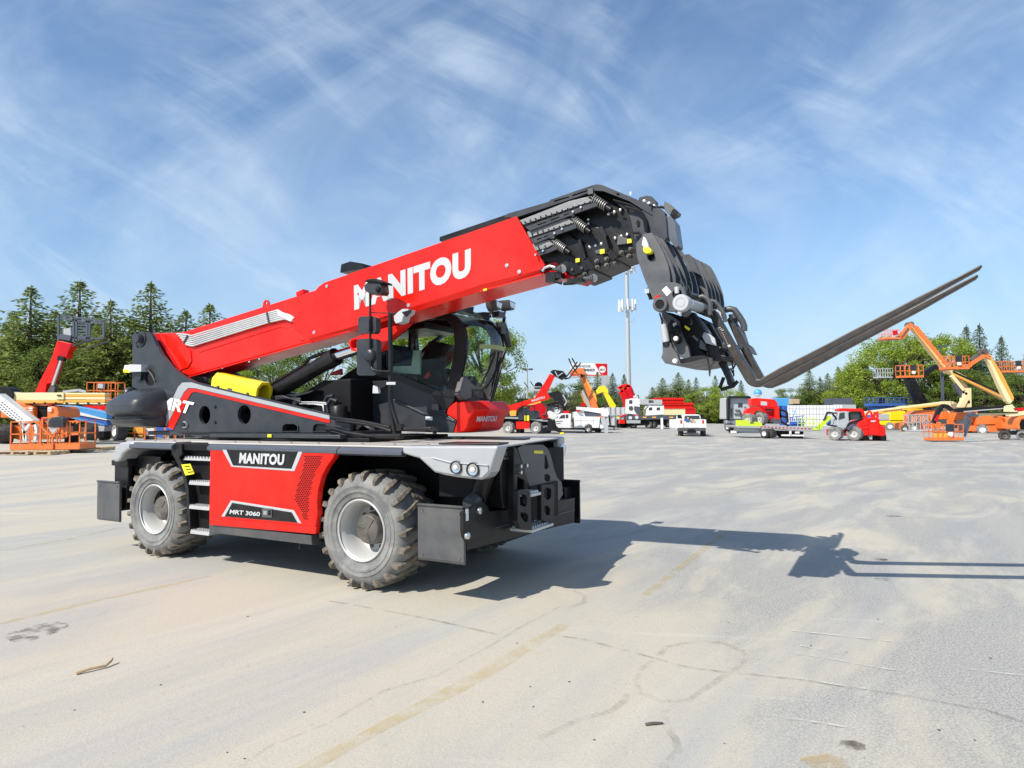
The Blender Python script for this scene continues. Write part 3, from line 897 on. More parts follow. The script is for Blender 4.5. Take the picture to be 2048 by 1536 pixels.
for q in ((1320, 680), (1410, 645), (1182, 738), (1092, 760), (960, 825), (872, 840), (1265, 770), (1182, 795), (980, 880), (1095, 815), (1390, 712)):
    a = M(*zp(5, *q), v=.90)
    mb.lathe([(.93, .024), (.885, .024), (.88, .015), (.86, .014), (.86, 0)], (a[0], 0, a[2]), 'y', 10)
P1('wear_pad_screw', mb, inner)
mb = MB(YELS)
for q in ((1398, 570, 20), (1145, 667, 21), (916, 750, 18)):
    x, y, s_ = q
    mb.prism(S(5, [(x - s_, y - s_ + 4), (x + s_, y - s_), (x + s_, y + s_ - 4), (x - s_, y + s_ + 4)], .87), .85, .872)
P1('yellow_tag', mb, inner)
mb = MB(GRYL)
for pl_ in ([(1290, 510), (1360, 545), (1420, 560), (1420, 590), (1275, 610)], [(1075, 660), (1160, 640), (1165, 690), (1080, 690)]):
    mb.prism(S(5, pl_, .905), .89, .93)
P1('guide_bracket', mb, inner, bevel=.004)
# guard plate over the top
guard = [(235, 350), (270, 320), (650, 210), (670, 190), (1050, 60), (1100, 48), (1150, 55), (1400, 160), (1580, 235), (1640, 290), (1640, 345), (1600, 330), (1400, 205), (1160, 112), (1090, 108), (670, 250), (350, 355)]
mb = MB(GRY).prism([S(5, guard, .86)] + [S(5, h_, .86) for h_ in ([(700, 200), (840, 160), (845, 170), (705, 212)], [(870, 148), (1030, 95), (1035, 104), (875, 160)], [(1280, 130), (1310, 138), (1310, 152), (1285, 148)])], .83, .87)
mb.prism(S(5, [(235, 350), (270, 320), (650, 210), (670, 190), (1050, 60), (1100, 48), (1150, 55), (1400, 160), (1580, 235), (1580, 245), (1400, 172), (1150, 66), (1095, 60), (670, 204), (650, 225), (280, 332)], .87), .87, 1.42)
P1('top_guard', mb, inner, bevel=.004)
# three cable carriers with springs
car = (([(385, 385), (850, 205), (1040, 160), (1088, 205), (960, 240), (420, 425)], [(425, 438), (960, 245), (1088, 208), (1105, 245), (960, 292), (470, 478)], (1062, 182), (1175, 250), 48),
       ([(455, 490), (730, 385), (865, 362), (900, 405), (790, 440), (475, 545)], [(475, 552), (800, 440), (902, 408), (905, 450), (700, 520), (505, 600)], (885, 385), (985, 455), 45),
       ([(505, 605), (650, 565), (690, 570), (715, 600), (640, 640), (535, 665)], [(540, 668), (640, 642), (715, 605), (735, 640), (640, 680), (560, 705)], (705, 590), (795, 650), 42))
CHN = mat('cable_chain', (0.20, 0.205, 0.21), 0.5, metal=.2, var=.6, nscale=60, bump=.6, bscale=90)
for ch, gd, s0, s1, sr in car:
    mb = MB(CHN).prism(S(5, ch, .84), .80, .90)
    c0 = P1('cable_carrier', mb, inner, bevel=.004)
    A_ = M(*zp(5, ch[0][0], ch[0][1]), v=.80); B_ = M(*zp(5, ch[2][0], ch[2][1] + 20), v=.80)
    mb = MB(BLKM)
    nn = int((B_ - A_).length/.055)
    D0 = (M(*zp(5, ch[-1][0], ch[-1][1]), v=.80) - A_)
    for i in range(nn):
        p = A_.lerp(B_, (i + .5)/nn)
        for k in (.3, .55, .8):
            mb.box(p + D0*k + Vector((0, -.001, 0)), (.014, .006, .012))
    P1('chain_link_gap', mb, c0)
    hs_ = []
    for t in ((.18, .34), (.42, .58), (.66, .82)):
        g0 = [Vector(q) for q in ((gd[0]), (gd[1]), (gd[-2] if False else gd[4]), (gd[5]))]
        g0 = [Vector((q[0], q[1])) for q in g0]
        top = lambda s_: g0[0].lerp(g0[1], s_); bot = lambda s_: g0[3].lerp(g0[2], s_)
        hs_.append([tuple(top(t[0]).lerp(bot(t[0]), .42)), tuple(top(t[1]).lerp(bot(t[1]), .42)), tuple(top(t[1]).lerp(bot(t[1]), .60)), tuple(top(t[0]).lerp(bot(t[0]), .60))])
    mb = MB(GRY).prism([S(5, gd, .79)] + [S(5, h_, .79) for h_ in hs_], .775, .80)
    mb.prism(S(5, [gd[0], gd[1], gd[2], (gd[2][0], gd[2][1] + 6), (gd[1][0], gd[1][1] + 6), (gd[0][0], gd[0][1] + 6)], .79), .775, .93)
    P1('carrier_guard', mb, c0, bevel=.002)
    a = M(*zp(5, *s0), v=.82); b = M(*zp(5, *s1), v=.82)
    ax_ = (b - a); ln = ax_.length; ax_.normalize()
    side = ax_.cross(Vector((0, 1, 0))).normalized(); oth = ax_.cross(side)
    rad = .043
    pts = []
    turns = 6.5
    for i in range(int(turns*14) + 1):
        t = i/(turns*14)
        an = t*turns*2*math.pi
        pts.append(a + ax_*(t*ln) + (side*math.cos(an) + oth*math.sin(an))*rad*(1 - .15*t))
    mb = MB(COIL).tube(pts, .0058, 6)
    P1('spring', mb, c0)
    mb = MB(BLK).tube([a - ax_*.05, b + ax_*.06], .026, 12)
    mb.use(STEEL)
    for k in (-.11, -.19):
        mb.lathe([(.76, 0), (.76, .011), (.80, .012)], (a[0] + ax_[0]*.0 + k, 0, a[2] - .03 + k*.35), 'y', 8)
    mb.use(GRYL).box((a[0] - .02, .80, a[2] + .07), (.05, .04, .05))
    P1('hose_end', mb, c0)
mb = MB(GRYL)
for q in (((690, 545), (700, 560)), ((872, 345), (880, 360)), ((1065, 138), (1072, 152))):
    a = M(*zp(5, *q[0]), v=.82); mb.lathe([(.80, 0), (.80, .014), (.84, .014)], (a[0], 0, a[2]), 'y', 8)
P1('guard_bolt', mb, inner)
# work lamps under the boom nose
for q, r1 in (((768, 825), .046), ((1060, 912), .042)):
    a = M(*zp(5, *q), v=.80)
    mb = MB(GRYL).tube([a + Vector((-.10, 0, .01)), a + Vector((-.06, 0, .0)), a + Vector((-.02, 0, 0)), a], [.014, .02, r1*.85, r1], 20)
    mb.use(LAMP).tube([a, a + Vector((.012, -.006, 0))], [r1*.93, r1*.8], 20)
    mb.use(BLK).tube([a + Vector((-.10, 0, 0)), a + Vector((-.18, .05, .02)), a + Vector((-.24, .08, .06))], .009, 6)
    P1('work_lamp', mb, boom)
mb = MB(BLK)
for pts in ([(560, 850), (600, 815), (640, 805), (670, 830), (700, 825)], [(640, 930), (680, 900), (720, 880), (760, 900)], [(780, 965), (860, 960), (940, 930), (1010, 915)], [(700, 870), (730, 920), (690, 940), (760, 960)]):
    mb.tube([M(*zp(5, *q), v=.83) for q in pts], .018, 6)
mb.box(M(*zp(5, 670, 910), v=.85), (.10, .08, .09)); mb.box(M(*zp(5, 745, 890), v=.85), (.06, .08, .06)); mb.box(M(*zp(5, 900, 940), v=.85), (.16, .08, .05))
mb.use(ALU).tube([M(*zp(5, *q), v=.80) for q in ((580, 850), (600, 820), (650, 800), (700, 815))], .012, 6)
P1('lamp_cables', mb, boom)

# -- boom head
mb = MB(BLK)
mb.prism(S(5, [(1230, 190), (1380, 220), (1600, 290), (1640, 320), (1620, 500), (1560, 540), (1470, 600), (1440, 500), (1400, 330), (1300, 250)], .90), .90, 1.40)
head = P1('boom_head', mb, bevel=.01)
mb = MB(GRY)
mb.prism(S(5, [(1380, 290), (1420, 300), (1620, 280), (1660, 320), (1625, 400), (1620, 500), (1570, 545), (1470, 610), (1425, 560), (1400, 400)], .86), .84, .90)
mb.prism(S(5, [(1490, 165), (1560, 148), (1600, 155), (1650, 205), (1640, 290), (1580, 240), (1480, 190)], 1.38), 1.36, 1.42)
mb.prism(S(5, [(1620, 280), (1690, 270), (1730, 310), (1745, 360), (1760, 540), (1720, 590), (1640, 540), (1600, 500), (1620, 420)], .80), .76, .84)
mb.use(TRIM).prism(S(5, [(1745, 345), (1790, 345), (1830, 400), (1862, 620), (1830, 640), (1760, 540)], .82), .78, .93)
mb.use(BLKM).prism(S(5, [(1452, 390), (1470, 370), (1490, 385), (1488, 430), (1465, 440)], .838), .832, .839)
P1('head_cheek', mb, head, bevel=.004)
mb = MB(BLK).tube([M(*zp(5, *q), v=.80) for q in ((1240, 185), (1400, 230), (1490, 280), (1530, 330), (1550, 400), (1556, 485))], .008, 6)
mb.use(BLK)
mb.tube([M(*zp(5, *q), v=.80) for q in ((1430, 490), (1480, 490), (1495, 520), (1470, 560), (1440, 575))], .014, 6)
mb.tube([M(*zp(5, *q), v=.80) for q in ((1350, 250), (1450, 275), (1500, 310), (1530, 380), (1545, 480))], .013, 6)
mb.tube([M(*zp(5, *q), v=.80) for q in ((1580, 230), (1640, 260), (1690, 250), (1730, 265))], .012, 6)
mb.use(WHT).tube([M(*zp(5, *q), v=.85) for q in ((1402, 110), (1402, 145))], .008, 6)
P1('head_hose', mb, head)
mb = MB(STEEL)
for q in ((1530, 200), (1575, 220), (1620, 245), (1560, 235)):
    mb.box(M(*zp(5, *q), v=.9), (.035, .03, .03))
P1('valve_fitting', mb, head, bevel=.01)
mb = MB(GRYL).prism(S(5, [(1740, 215), (1800, 250), (1848, 295), (1835, 320), (1785, 345), (1745, 305), (1730, 260)], .85), .78, .95)
mb.use(BLKM).prism(S(5, [(1800, 262), (1845, 298), (1832, 316), (1785, 338), (1775, 300)], .77), .772, .781)
P1('head_camera', mb, head, bevel=.006)

# ================================================================ fork carriage on the boom head
VC = .45
near = [(135, 205), (203, 118), (272, 108), (300, 150), (330, 195), (375, 290), (410, 380), (425, 470), (428, 560), (430, 600), (420, 640), (350, 780), (325, 770), (270, 650), (215, 520), (165, 380), (142, 290)]
mb = MB(GRYL).prism([S(6, near, VC), ell(6, 265, 310, 32, 38, VC, 14)], VC, VC + .04)
carr = P1('fork_carriage', mb)
mb = MB(BLKM).prism(ell(6, 265, 312, 36, 44, VC + .05, 14), VC + .045, VC + .06)
mb.prism(S(6, [(200, 150), (280, 160), (370, 330), (390, 560), (330, 600), (250, 560), (180, 380)], VC + .3), VC + .3, 1.6)
P1('carriage_core', mb, carr)
# ribs
ribn = [(275, 110), (318, 140), (355, 200), (395, 280), (440, 380), (465, 470), (470, 560), (468, 640), (425, 640), (425, 470), (375, 290), (330, 190)]
ribs = [(i*49, i*27, VC + .04 + i*.2) for i in range(5)]
def rib(dx, dy, v_, pts, th=.03):
    mb = MB(GRYL)
    mb.prism(S(6, [(x + dx, y + dy) for x, y in pts], v_), v_, v_ + th)
    return P1('rib', mb, carr)
r_a = [(270, 112), (318, 140), (352, 190), (395, 275), (440, 375), (466, 470), (470, 560), (468, 640), (425, 620), (428, 480), (405, 370), (365, 270), (320, 190)]
for i, (dx, dy, v_) in enumerate(ribs): rib(dx, dy, v_, r_a)
r_b = [(600, 300), (645, 330), (685, 400), (720, 480), (748, 560), (760, 640), (762, 700), (720, 700), (700, 600), (670, 500), (630, 400), (590, 330)]
for i in range(5):
    rib(i*34 - 10, i*17, 1.62 + i*.17, r_b)
mb = MB(BLKM)
mb.prism(S(6, [(300, 200), (360, 300), (400, 400), (410, 520), (405, 640), (340, 620), (330, 400), (280, 250)], VC + .06), VC + .06, 2.3)
P1('rib_back', mb, carr)
mb = MB(GRYL)
mb.prism(S(6, [(548, 308), (600, 298), (625, 330), (683, 470), (600, 430)], 1.55), 1.5, 1.62)
mb.prism(S(6, [(370, 150), (410, 140), (415, 180), (385, 175)], 1.0), .98, 1.0)
P1('top_cheek', mb, carr)
mb = MB(WHT).prism(S(6, [(205, 145), (225, 160), (250, 225), (240, 240), (205, 232), (190, 215)], VC - .03), VC - .05, VC)
mb.use(YELS).prism(S(6, [(203, 240), (262, 240), (278, 265), (272, 285), (230, 292), (208, 275)], VC - .03), VC - .06, VC)
P1('level_sensor', mb, carr, bevel=.006)
# swivel arm with the cream cap
link = S(9, [(330, 110), (380, 70), (500, 50), (610, 50), (700, 80), (760, 150), (790, 250), (850, 350), (880, 440), (870, 560), (820, 620), (770, 640), (700, 590), (560, 540), (400, 535), (330, 540), (262, 470), (250, 420), (300, 300)], VC - .06)
mb = MB(GRYL).prism([link, ell(9, 650, 250, 78, 85, VC - .06, 18)], VC - .09, VC - .04)
a = M(*zp(9, 350, 420), v=VC - .1)
mb.lathe([(VC - .12, .038), (VC - .12, .060), (VC - .04, .060)], (a[0], 0, a[2]), 'y', 28)
P1('swivel_arm', mb, carr, bevel=.008)
mb = MB(BLKM).lathe([(VC - .115, 0), (VC - .115, .040)], (a[0], 0, a[2]), 'y', 24)
mb.prism(ell(9, 660, 250, 90, 92, VC - .03, 18), VC - .035, VC - .03)
P1('pin_bore', mb, carr)
a = M(*zp(9, 697, 390), v=VC - .14)
mb = MB(GREYP).lathe([(VC - .15, 0), (VC - .15, .032), (VC - .146, .035), (VC - .15, .038), (VC - .15, .060), (VC - .14, .068), (VC - .08, .070), (VC - .04, .070)], (a[0], 0, a[2]), 'y', 32)
P1('motor_cap', mb, carr)
mb = MB(ALU)
for q in ((677, 530), (628, 162)):
    b = M(*zp(9, *q), v=VC - .12); mb.lathe([(b[2] - .03, .018), (b[2] + .02, .02)], (b[0], b[1], 0), 'z', 8)
mb.use(WHT).prism(S(9, [(372, 170), (450, 102), (535, 205), (458, 275)], VC - .095), VC - .0945, VC - .091)
mb.use(RED).prism(S(9, [(245, 295), (290, 262), (300, 275), (320, 245), (345, 262), (318, 300), (322, 320), (285, 352), (262, 350)], VC - .095), VC - .0945, VC - .091)
P1('sticker', mb, carr)
# hydraulic tube into the fork frame
a, b, c_ = M(*zp(8, 240, 320), v=VC + .1), M(*zp(8, 390, 370), v=VC + .45), M(*zp(8, 500, 420), v=VC + .75)
mb = MB(GREYP).tube([a, b], .045, 20)
mb.use(GRYL).tube([b, c_], .050, 20)
mb.use(BLK).tube([M(*zp(8, 235, 190), v=VC + .2), M(*zp(8, 385, 240), v=VC + .6)], .028, 12)
P1('tilt_cylinder', mb, carr)
# lower frame
low_ = S(9, [(380, 540), (400, 535), (560, 620), (660, 700), (690, 860), (740, 980), (830, 1150), (865, 1310), (780, 1345), (700, 1320), (640, 1260), (560, 1150), (480, 1000), (440, 900), (450, 800), (390, 680)], .62)
mb = MB(GRYL).prism(low_, .60, .66)
mb.prism(S(9, [(330, 560), (370, 690), (400, 900), (410, 1060), (540, 1080), (560, 1150), (640, 1260), (700, 1420), (620, 1435), (440, 1425), (375, 1330), (400, 1240), (395, 1140), (400, 1050), (385, 900), (370, 700)], .56), .54, .60)
mb.use(BLKM).prism(S(9, [(400, 540), (560, 570), (700, 620), (880, 560), (930, 600), (1090, 870), (1010, 1050), (1000, 1170), (1130, 1280), (1000, 1360), (940, 1340), (865, 1310), (700, 1000), (660, 720)], .72), .70, 1.5)
mb.use(TRIM).prism(S(9, [(880, 960), (920, 940), (1000, 1020), (980, 1050)], .69), .692, .70)
mb.use(BLK).prism(S(9, [(640, 1440), (860, 1400), (1010, 1360), (1190, 1320), (1100, 1290), (865, 1310), (700, 1345), (440, 1390), (440, 1425)], .6), .6, 1.6)
P1('carriage_lower', mb, carr, bevel=.005)
a = M(*zp(9, 430, 900), v=.55)
mb = MB(GREYP).tube([M(*zp(9, 405, 760), v=.56), M(*zp(9, 450, 1060), v=.56)], .030, 16)
mb.use(BLK).tube([M(*zp(9, 455, 1060), v=.56), M(*zp(9, 465, 1130), v=.56)], .036, 16)
P1('levelling_rod', mb, carr)
mb = MB(WHT)
for q in ((622, 1003), (605, 1385)):
    b = M(*zp(9, *q), v=.53); mb.lathe([(.50, 0), (.50, .016), (.51, .021), (.54, .021)], (b[0], 0, b[2]), 'y', 16)
mb.use(BLKM)
b = M(*zp(9, 625, 1015), v=.56); mb.lathe([(.515, 0), (.515, .034), (.60, .035)], (b[0], 0, b[2]), 'y', 16)
b = M(*zp(9, 590, 850), v=.56); mb.lathe([(.56, 0), (.56, .042), (.60, .045)], (b[0], 0, b[2]), 'y', 16)
mb.tube([M(*zp(9, *q), v=.52) for q in ((570, 690), (530, 760), (540, 860), (620, 850), (650, 930))], .02, 7)
mb.use(GREYP).tube([M(*zp(9, *q), v=.53) for q in ((560, 740), (600, 770))], .022, 8)
mb.use(BLK).tube([M(*zp(9, *q), v=.56) for q in ((110, 150), (140, 200), (185, 290), (190, 330))], .02, 6)
mb.use(STEEL).box(M(*zp(9, 125, 190), v=.53), (.04, .03, .04))
mb.use(YELS).prism(S(9, [(775, 775), (860, 830), (830, 865), (758, 805)], .66), .655, .66)
P1('carriage_fitting', mb, carr)
# fork frame plates (bright side plates and hooks)
mb = MB(TRIM)
mb.prism(S(8, [(290, 430), (340, 440), (440, 560), (540, 690), (620, 880), (500, 840), (440, 700), (400, 620), (320, 480)], .78), .76, .80)
mb.use(GREYP)
mb.prism(S(8, [(398, 705), (450, 695), (540, 730), (600, 780), (620, 880), (480, 845)], .75), .74, .77)
mb.use(BLK)
mb.prism(S(8, [(240, 480), (300, 440), (430, 640), (445, 700), (400, 700), (440, 800), (380, 800), (300, 640)], .80), .78, .86)
P1('fork_frame', mb, carr, bevel=.004)
mb = MB(GRYL)
mb.prism(S(8, [(375, 820), (410, 790), (460, 850), (490, 950), (420, 930), (370, 900)], .74), .72, .80)
mb.use(GRYL).prism(S(8, [(515, 570), (560, 600), (640, 740), (740, 900), (810, 1015), (720, 1010), (640, 900), (560, 740)], 1.15), 1.1, 1.2)
mb.use(BLK)
mb.prism(S(8, [(430, 880), (460, 850), (620, 890), (710, 900), (660, 960), (680, 1000), (770, 1020), (730, 1080), (600, 1100), (520, 990)], .85), .80, 1.35)
P1('fork_frame_foot', mb, carr, bevel=.006)
# hooks
def hook(pts, v_, w_=.05):
    mb = MB(GRYL)
    mb.tube([M(*zp(8, *q), v=v_) for q in pts], w_, 12)
    P1('fork_hook', mb, carr)
hook([(395, 230), (430, 215), (490, 240), (530, 300), (540, 350), (530, 430), (540, 470)], .92, .020)
hook([(540, 275), (600, 285), (650, 340), (690, 400), (730, 480), (735, 560)], 1.2, .018)
hook([(740, 400), (800, 385), (860, 400), (920, 480), (970, 560), (990, 620), (990, 680)], 1.62, .030)
mb = MB(TRIM).prism(S(8, [(780, 470), (860, 440), (915, 520), (900, 580), (1000, 700), (1050, 860), (1110, 900), (1165, 1000), (1120, 1000), (1060, 960), (960, 800), (860, 620)], 1.75), 1.73, 1.78)
mb.use(GREYP).prism(S(8, [(580, 430), (640, 400), (690, 440), (700, 520), (650, 500)], 1.2), 1.17, 1.22)
P1('fork_frame_side', mb, carr, bevel=.004)
# shafts
mb = MB(GRYL)
mb.tube([M(*zp(8, 500, 440), v=.95), M(*zp(8, 760, 400), v=1.75)], .026, 12)
mb.tube([M(*zp(8, 470, 900), v=.85), M(*zp(8, 1010, 900), v=1.70)], .024, 10)
P1('fork_shaft', mb, carr)
# the two forks
def fork(v_, shank, heel, tip, w_=.14):
    # centre-line profile in (u,z): shank top, heel, tip
    mb = MB(BROWN)
    mb.prism(shank, v_, v_ + w_)
    return P1('fork', mb, carr, bevel=.008)
f_n = S(8, [(535, 420), (600, 400), (660, 520), (760, 690), (900, 930), (1150, 1325), (1200, 1325)], 1.0) + S(0, [(1560, 735), (1620, 705), (1700, 663), (1786, 619), (1900, 561), (1962, 529), (1966, 533), (1900, 570), (1786, 633), (1700, 678), (1620, 721), (1560, 751)], 1.0) + S(8, [(1190, 1422), (1150, 1428), (1110, 1425), (1070, 1410), (1035, 1385), (1000, 1340), (800, 990), (560, 560), (530, 460)], 1.0)
fo_n = fork(1.0, f_n, None, None)
pn0, pn1 = M(*zp(8, 1100, 1425), v=1.0), M(*zp(8, 1200, 1425), v=1.0)
# far fork: same steel, 0.6 m further
far_v = 1.60
f_f = S(8, [(755, 530), (800, 480), (1000, 860), (1235, 1290), (1290, 1300)], far_v) + S(0, [(1560, 752), (1620, 722), (1700, 680), (1838, 608), (1954, 548), (1958, 553), (1838, 621), (1700, 694), (1620, 737), (1570, 764)], far_v) + S(8, [(1345, 1438), (1290, 1440), (1240, 1425), (1190, 1385), (1150, 1330), (900, 860)], far_v)
fo_f = fork(far_v, f_f, None, None)
mb = MB(LET)
for q in ((645, 640), (665, 660), (685, 675)):
    mb.prism(S(8, [(q[0], q[1]), (q[0] + 30, q[1] - 12), (q[0] + 34, q[1] - 5), (q[0] + 4, q[1] + 8)], .998), .9945, .9975)
for i in range(7):
    x, y = 700 + i*11, 700 + i*23
    mb.prism(S(8, [(x, y), (x + 9, y + 14), (x + 4, y + 17), (x - 4, y + 4)], .998), .9945, .9975)
mb.prism(S(8, [(765, 870), (800, 860), (815, 890), (780, 900)], .998), .9945, .9975)
P1('fork_marking', mb, fo_n)
# chains
def chain(pts, v_):
    mb = MB(HUB)
    P_ = [M(*zp(8, *q), v=v_) for q in pts]
    for a, b in zip(P_, P_[1:]):
        n = max(1, int((b - a).length/.045))
        for i in range(n):
            p, q = a.lerp(b, i/n), a.lerp(b, (i + 1)/n)
            d = (q - p); s_ = Vector((d.z, 0, -d.x)).normalized()*.011 if i % 2 else Vector((0, .012, 0))
            lp = [p - d*.15 + s_*.3, p + d*.2 + s_, q - d*.2 + s_, q + d*.15 + s_*.3, q + d*.15 - s_*.3, q - d*.2 - s_, p + d*.2 - s_, p - d*.15 - s_*.3, p - d*.15 + s_*.3]
            mb.tube(lp, .005, 5, cap=False)
    P1('chain', mb, carr)
chain([(500, 980), (510, 1080), (522, 1180), (530, 1270)], .8); chain([(600, 1080), (560, 1140), (535, 1190), (532, 1240)], .8)
chain([(825, 1050), (832, 1130), (845, 1200), (850, 1275)], 1.1); chain([(880, 1120), (845, 1180), (810, 1190), (850, 1260)], 1.1)
# rear load hook bar hanging below
mb = MB(BLK)
mb.prism(S(8, [(500, 900), (680, 900), (700, 1010), (730, 1120), (790, 1250), (830, 1340), (840, 1395), (800, 1420), (765, 1400), (750, 1330), (700, 1220), (640, 1110), (560, 1030)], .95), .95, 1.07)
mb.tube([M(*zp(8, *q), v=1.0) for q in ((718, 1300), (665, 1440), (680, 1465), (850, 1415), (905, 1350))], .016, 8)
P1('jib_bar', mb, carr, bevel=.01)

# ================================================================ lift cylinder and safety strut
VL = 1.02
mb = MB(BLK)
a, b = M(*zp(1, 1400, 920), v=VL), M(*zp(1, 1940, 600), v=VL)
mb.tube([a, b], .095, 24); mb.tube([b - (b - a).normalized()*.16, b], .108, 24)
mb.tube([a - (b - a).normalized()*.4, a], .09, 20)
c0 = P1('lift_cylinder', mb)
c_ = M(*zp(4, 520, 615), v=VL)
mb = MB(CHROME).tube([b, c_ + (c_ - b).normalized()*.25], .062, 20)
P1('cylinder_rod', mb, c0)
d_ = (b - a).normalized()
up_ = Vector((-d_.z, 0, d_.x))
mb = MB(BLK).tube([a + d_*.05 + up_*.12, a + d_*.75 + up_*.12, a + d_*.85 + up_*.16, a + d_*1.0 + up_*.14, b - d_*.14 + up_*.11], .022, 8)
P1('cylinder_pipe', mb, c0)
mb = MB(RED)
mb.prism([S(4, [(455, 560), (480, 530), (560, 500), (780, 430), (980, 390), (820, 520), (760, 620), (700, 640), (560, 650), (480, 630)], .95), S(4, [(475, 590), (480, 545), (530, 530), (570, 560), (570, 600), (530, 620), (490, 615)], .95)], .90, 1.0)
mb.prism(S(4, [(560, 500), (780, 430), (980, 390), (820, 520), (760, 620), (700, 640), (600, 640)], 1.3), 1.28, 1.36)
P1('cylinder_bracket', mb, bevel=.006)
# yellow strut cover
a, b = M(*zp(1, 1045, 810), v=.78), M(*zp(1, 1350, 880), v=.78)
d_ = (b - a).normalized(); up_ = Vector((-d_.z, 0, d_.x)); sd_ = Vector((0, 1, 0))
oc = [(-.125, -.05), (-.125, .05), (-.065, .125), (.065, .125), (.125, .05), (.125, -.10), (.085, -.10), (.085, .03), (.045, .085), (-.045, .085), (-.085, .03), (-.085, -.10), (-.125, -.10)]
mb = MB(YEL)
vs = []
for e in (a - d_*.06, b + d_*.06):
    for y, z_ in oc: vs.append(e + sd_*y + up_*z_)
n_ = len(oc)
mb.add(vs, [tuple(range(n_)), tuple(range(2*n_ - 1, n_ - 1, -1))] + [(i, (i + 1) % n_, (i + 1) % n_ + n_, i + n_) for i in range(n_)])
ys = P1('safety_strut', mb, bevel=.01)
mb = MB(HUB)
for k in (.12, .88): mb.lathe([(.635, 0), (.635, .016), (.66, .016)], tuple(a.lerp(b, k)*Vector((1, 0, 1)).x if False else (a.lerp(b, k).x, 0, a.lerp(b, k).z - .04)), 'y', 10)
p = a.lerp(b, .42); mb.box((p.x, .652, p.z - .04), (.08, .006, .03), Matrix.Rotation(math.atan2(-d_.z, d_.x), 3, 'Y'))
P1('strut_bolt', mb, ys)

# ================================================================ engine bay bulk between turret and cab
mb = MB(BLKM)
mb.prism([(-3.1, 1.60), (-3.1, 1.9), (-2.3, 2.05), (-2.05, 2.28), (-1.45, 2.55), (-1.25, 2.62), (-1.25, 1.60)], 1.68, 2.40)
mb.prism(S(4, [(0, 1130), (0, 1040), (100, 990), (250, 900), (500, 880), (500, 1340), (300, 1200)], 1.2), 1.1, 1.66)
P1('engine_cowl', mb, bevel=.02)
mb = MB(REDD).prism(S(4, [(262, 850), (300, 820), (370, 790), (375, 845)], 1.6), 1.58, 1.62)
mb.use(BLK)
a = M(*zp(4, 348, 1160), v=.95)
mb.lathe([(a[2] - .12, .10), (a[2] + .04, .10), (a[2] + .06, .08), (a[2] + .07, 0)], (a[0], .95, 0), 'z', 20)
mb.use(ALU)
for pts in ([(0, 1105), (120, 1105), (240, 1108)], [(0, 1088), (140, 1088), (235, 1095)], [(120, 1105), (205, 1115), (212, 1170)]):
    mb.tube([M(*zp(4, *q), v=.98) for q in pts], .009, 6)
mb.use(PLASTIC)
for pts in ([(220, 1170), (215, 1090), (240, 1040), (300, 1030)], [(250, 1180), (240, 1110), (280, 1060), (330, 1080)]):
    mb.tube([M(*zp(4, *q), v=1.0) for q in pts], .022, 8)
for k in range(6):
    mb.tube([M(*zp(1, 1400 + k*6, 960 - k*8), v=.9), M(*zp(1, 1520, 930 - k*3), v=.88), M(*zp(1, 1660, 935 + k*5), v=.9), M(*zp(1, 1600, 965 + k*4), v=.9)], .012, 6)
mb.prism(S(1, [(1560, 905), (1640, 900), (1700, 890), (1790, 868), (1760, 885), (1640, 920)], 1.0), .95, 1.1)
P1('engine_piping', mb)

# ================================================================ cab
VA, VZ = 1.50, 2.30
body = S(4, [(498, 920), (700, 930), (860, 870), (1030, 940), (1180, 1000), (1320, 1050), (1300, 1180), (1310, 1200), (1375, 1240), (1390, 1260), (1365, 1362), (1100, 1355), (520, 1335), (488, 1300), (490, 1050)], VA)
mb = MB(GRY).prism(body, VA, VZ)
cab = P1('cab', mb, bevel=.012)
mb = MB(GRY).prism(S(4, [(830, 1060), (870, 1070), (1100, 1180), (1180, 1190), (1250, 1200), (1375, 1250), (1375, 1262), (1240, 1212), (1100, 1200), (830, 1075)], VA - .01), VA - .02, VA + .002)
mb.use(GRY).prism(S(4, [(1130, 1160), (1310, 1160), (1310, 1172), (1130, 1172)], VA - .01), VA - .05, VA)
mb.use(GRYL).prism(S(4, [(1190, 1105), (1245, 1105), (1250, 1160), (1190, 1160)], VA - .01), VA - .05, VA)
P1('cab_side_trim', mb, cab, bevel=.006)
# door frame around the side window
outer = S(4, [(690, 800), (690, 640), (760, 560), (860, 470), (985, 385), (1200, 310), (1310, 288), (1385, 315), (1440, 370), (1475, 450), (1492, 560), (1480, 680), (1440, 850), (1380, 1080), (1300, 1170), (1180, 1020), (1030, 960), (860, 885), (830, 880), (700, 860)], VA)
innr = S(4, [(720, 770), (720, 640), (830, 530), (1000, 400), (1200, 345), (1290, 352), (1345, 385), (1380, 450), (1390, 560), (1370, 720), (1330, 920), (1300, 1010), (1180, 960), (1030, 900), (860, 830), (720, 800)], VA)
mb = MB(BLK).prism([outer, innr], VA - .03, VA + .03)
mb.prism([outer, innr], VZ - .03, VZ + .03)
fr_ = P1('cab_frame', mb, cab)
mb = MB(GLASS).add([(q[0], VA, q[1]) for q in innr], [tuple(range(len(innr)))]); P1('side_window', mb, cab)
mb = MB(GLASS).add([(q[0], VZ, q[1]) for q in innr], [tuple(range(len(innr)))]); P1('side_window', mb, cab)
mb = MB(BLK)                                            # door posts inside
for pts in (((1010, 395), (1030, 640)), ):
    mb.beam(M(*zp(4, *pts[0]), v=VZ - .05), M(*zp(4, *pts[1]), v=VZ - .05), .07, .07)
mb.beam(M(*zp(4, 995, 400), v=VA + .45), M(*zp(4, 985, 620), v=VA + .45), .05, .05)
mb.bb((-1.6, VA + .02, 2.82), (-.5, VZ - .02, 2.9))
mb.bb((-1.62, VA + .02, 1.9), (-1.56, VZ - .02, 2.25))
P1('cab_post', mb, cab)
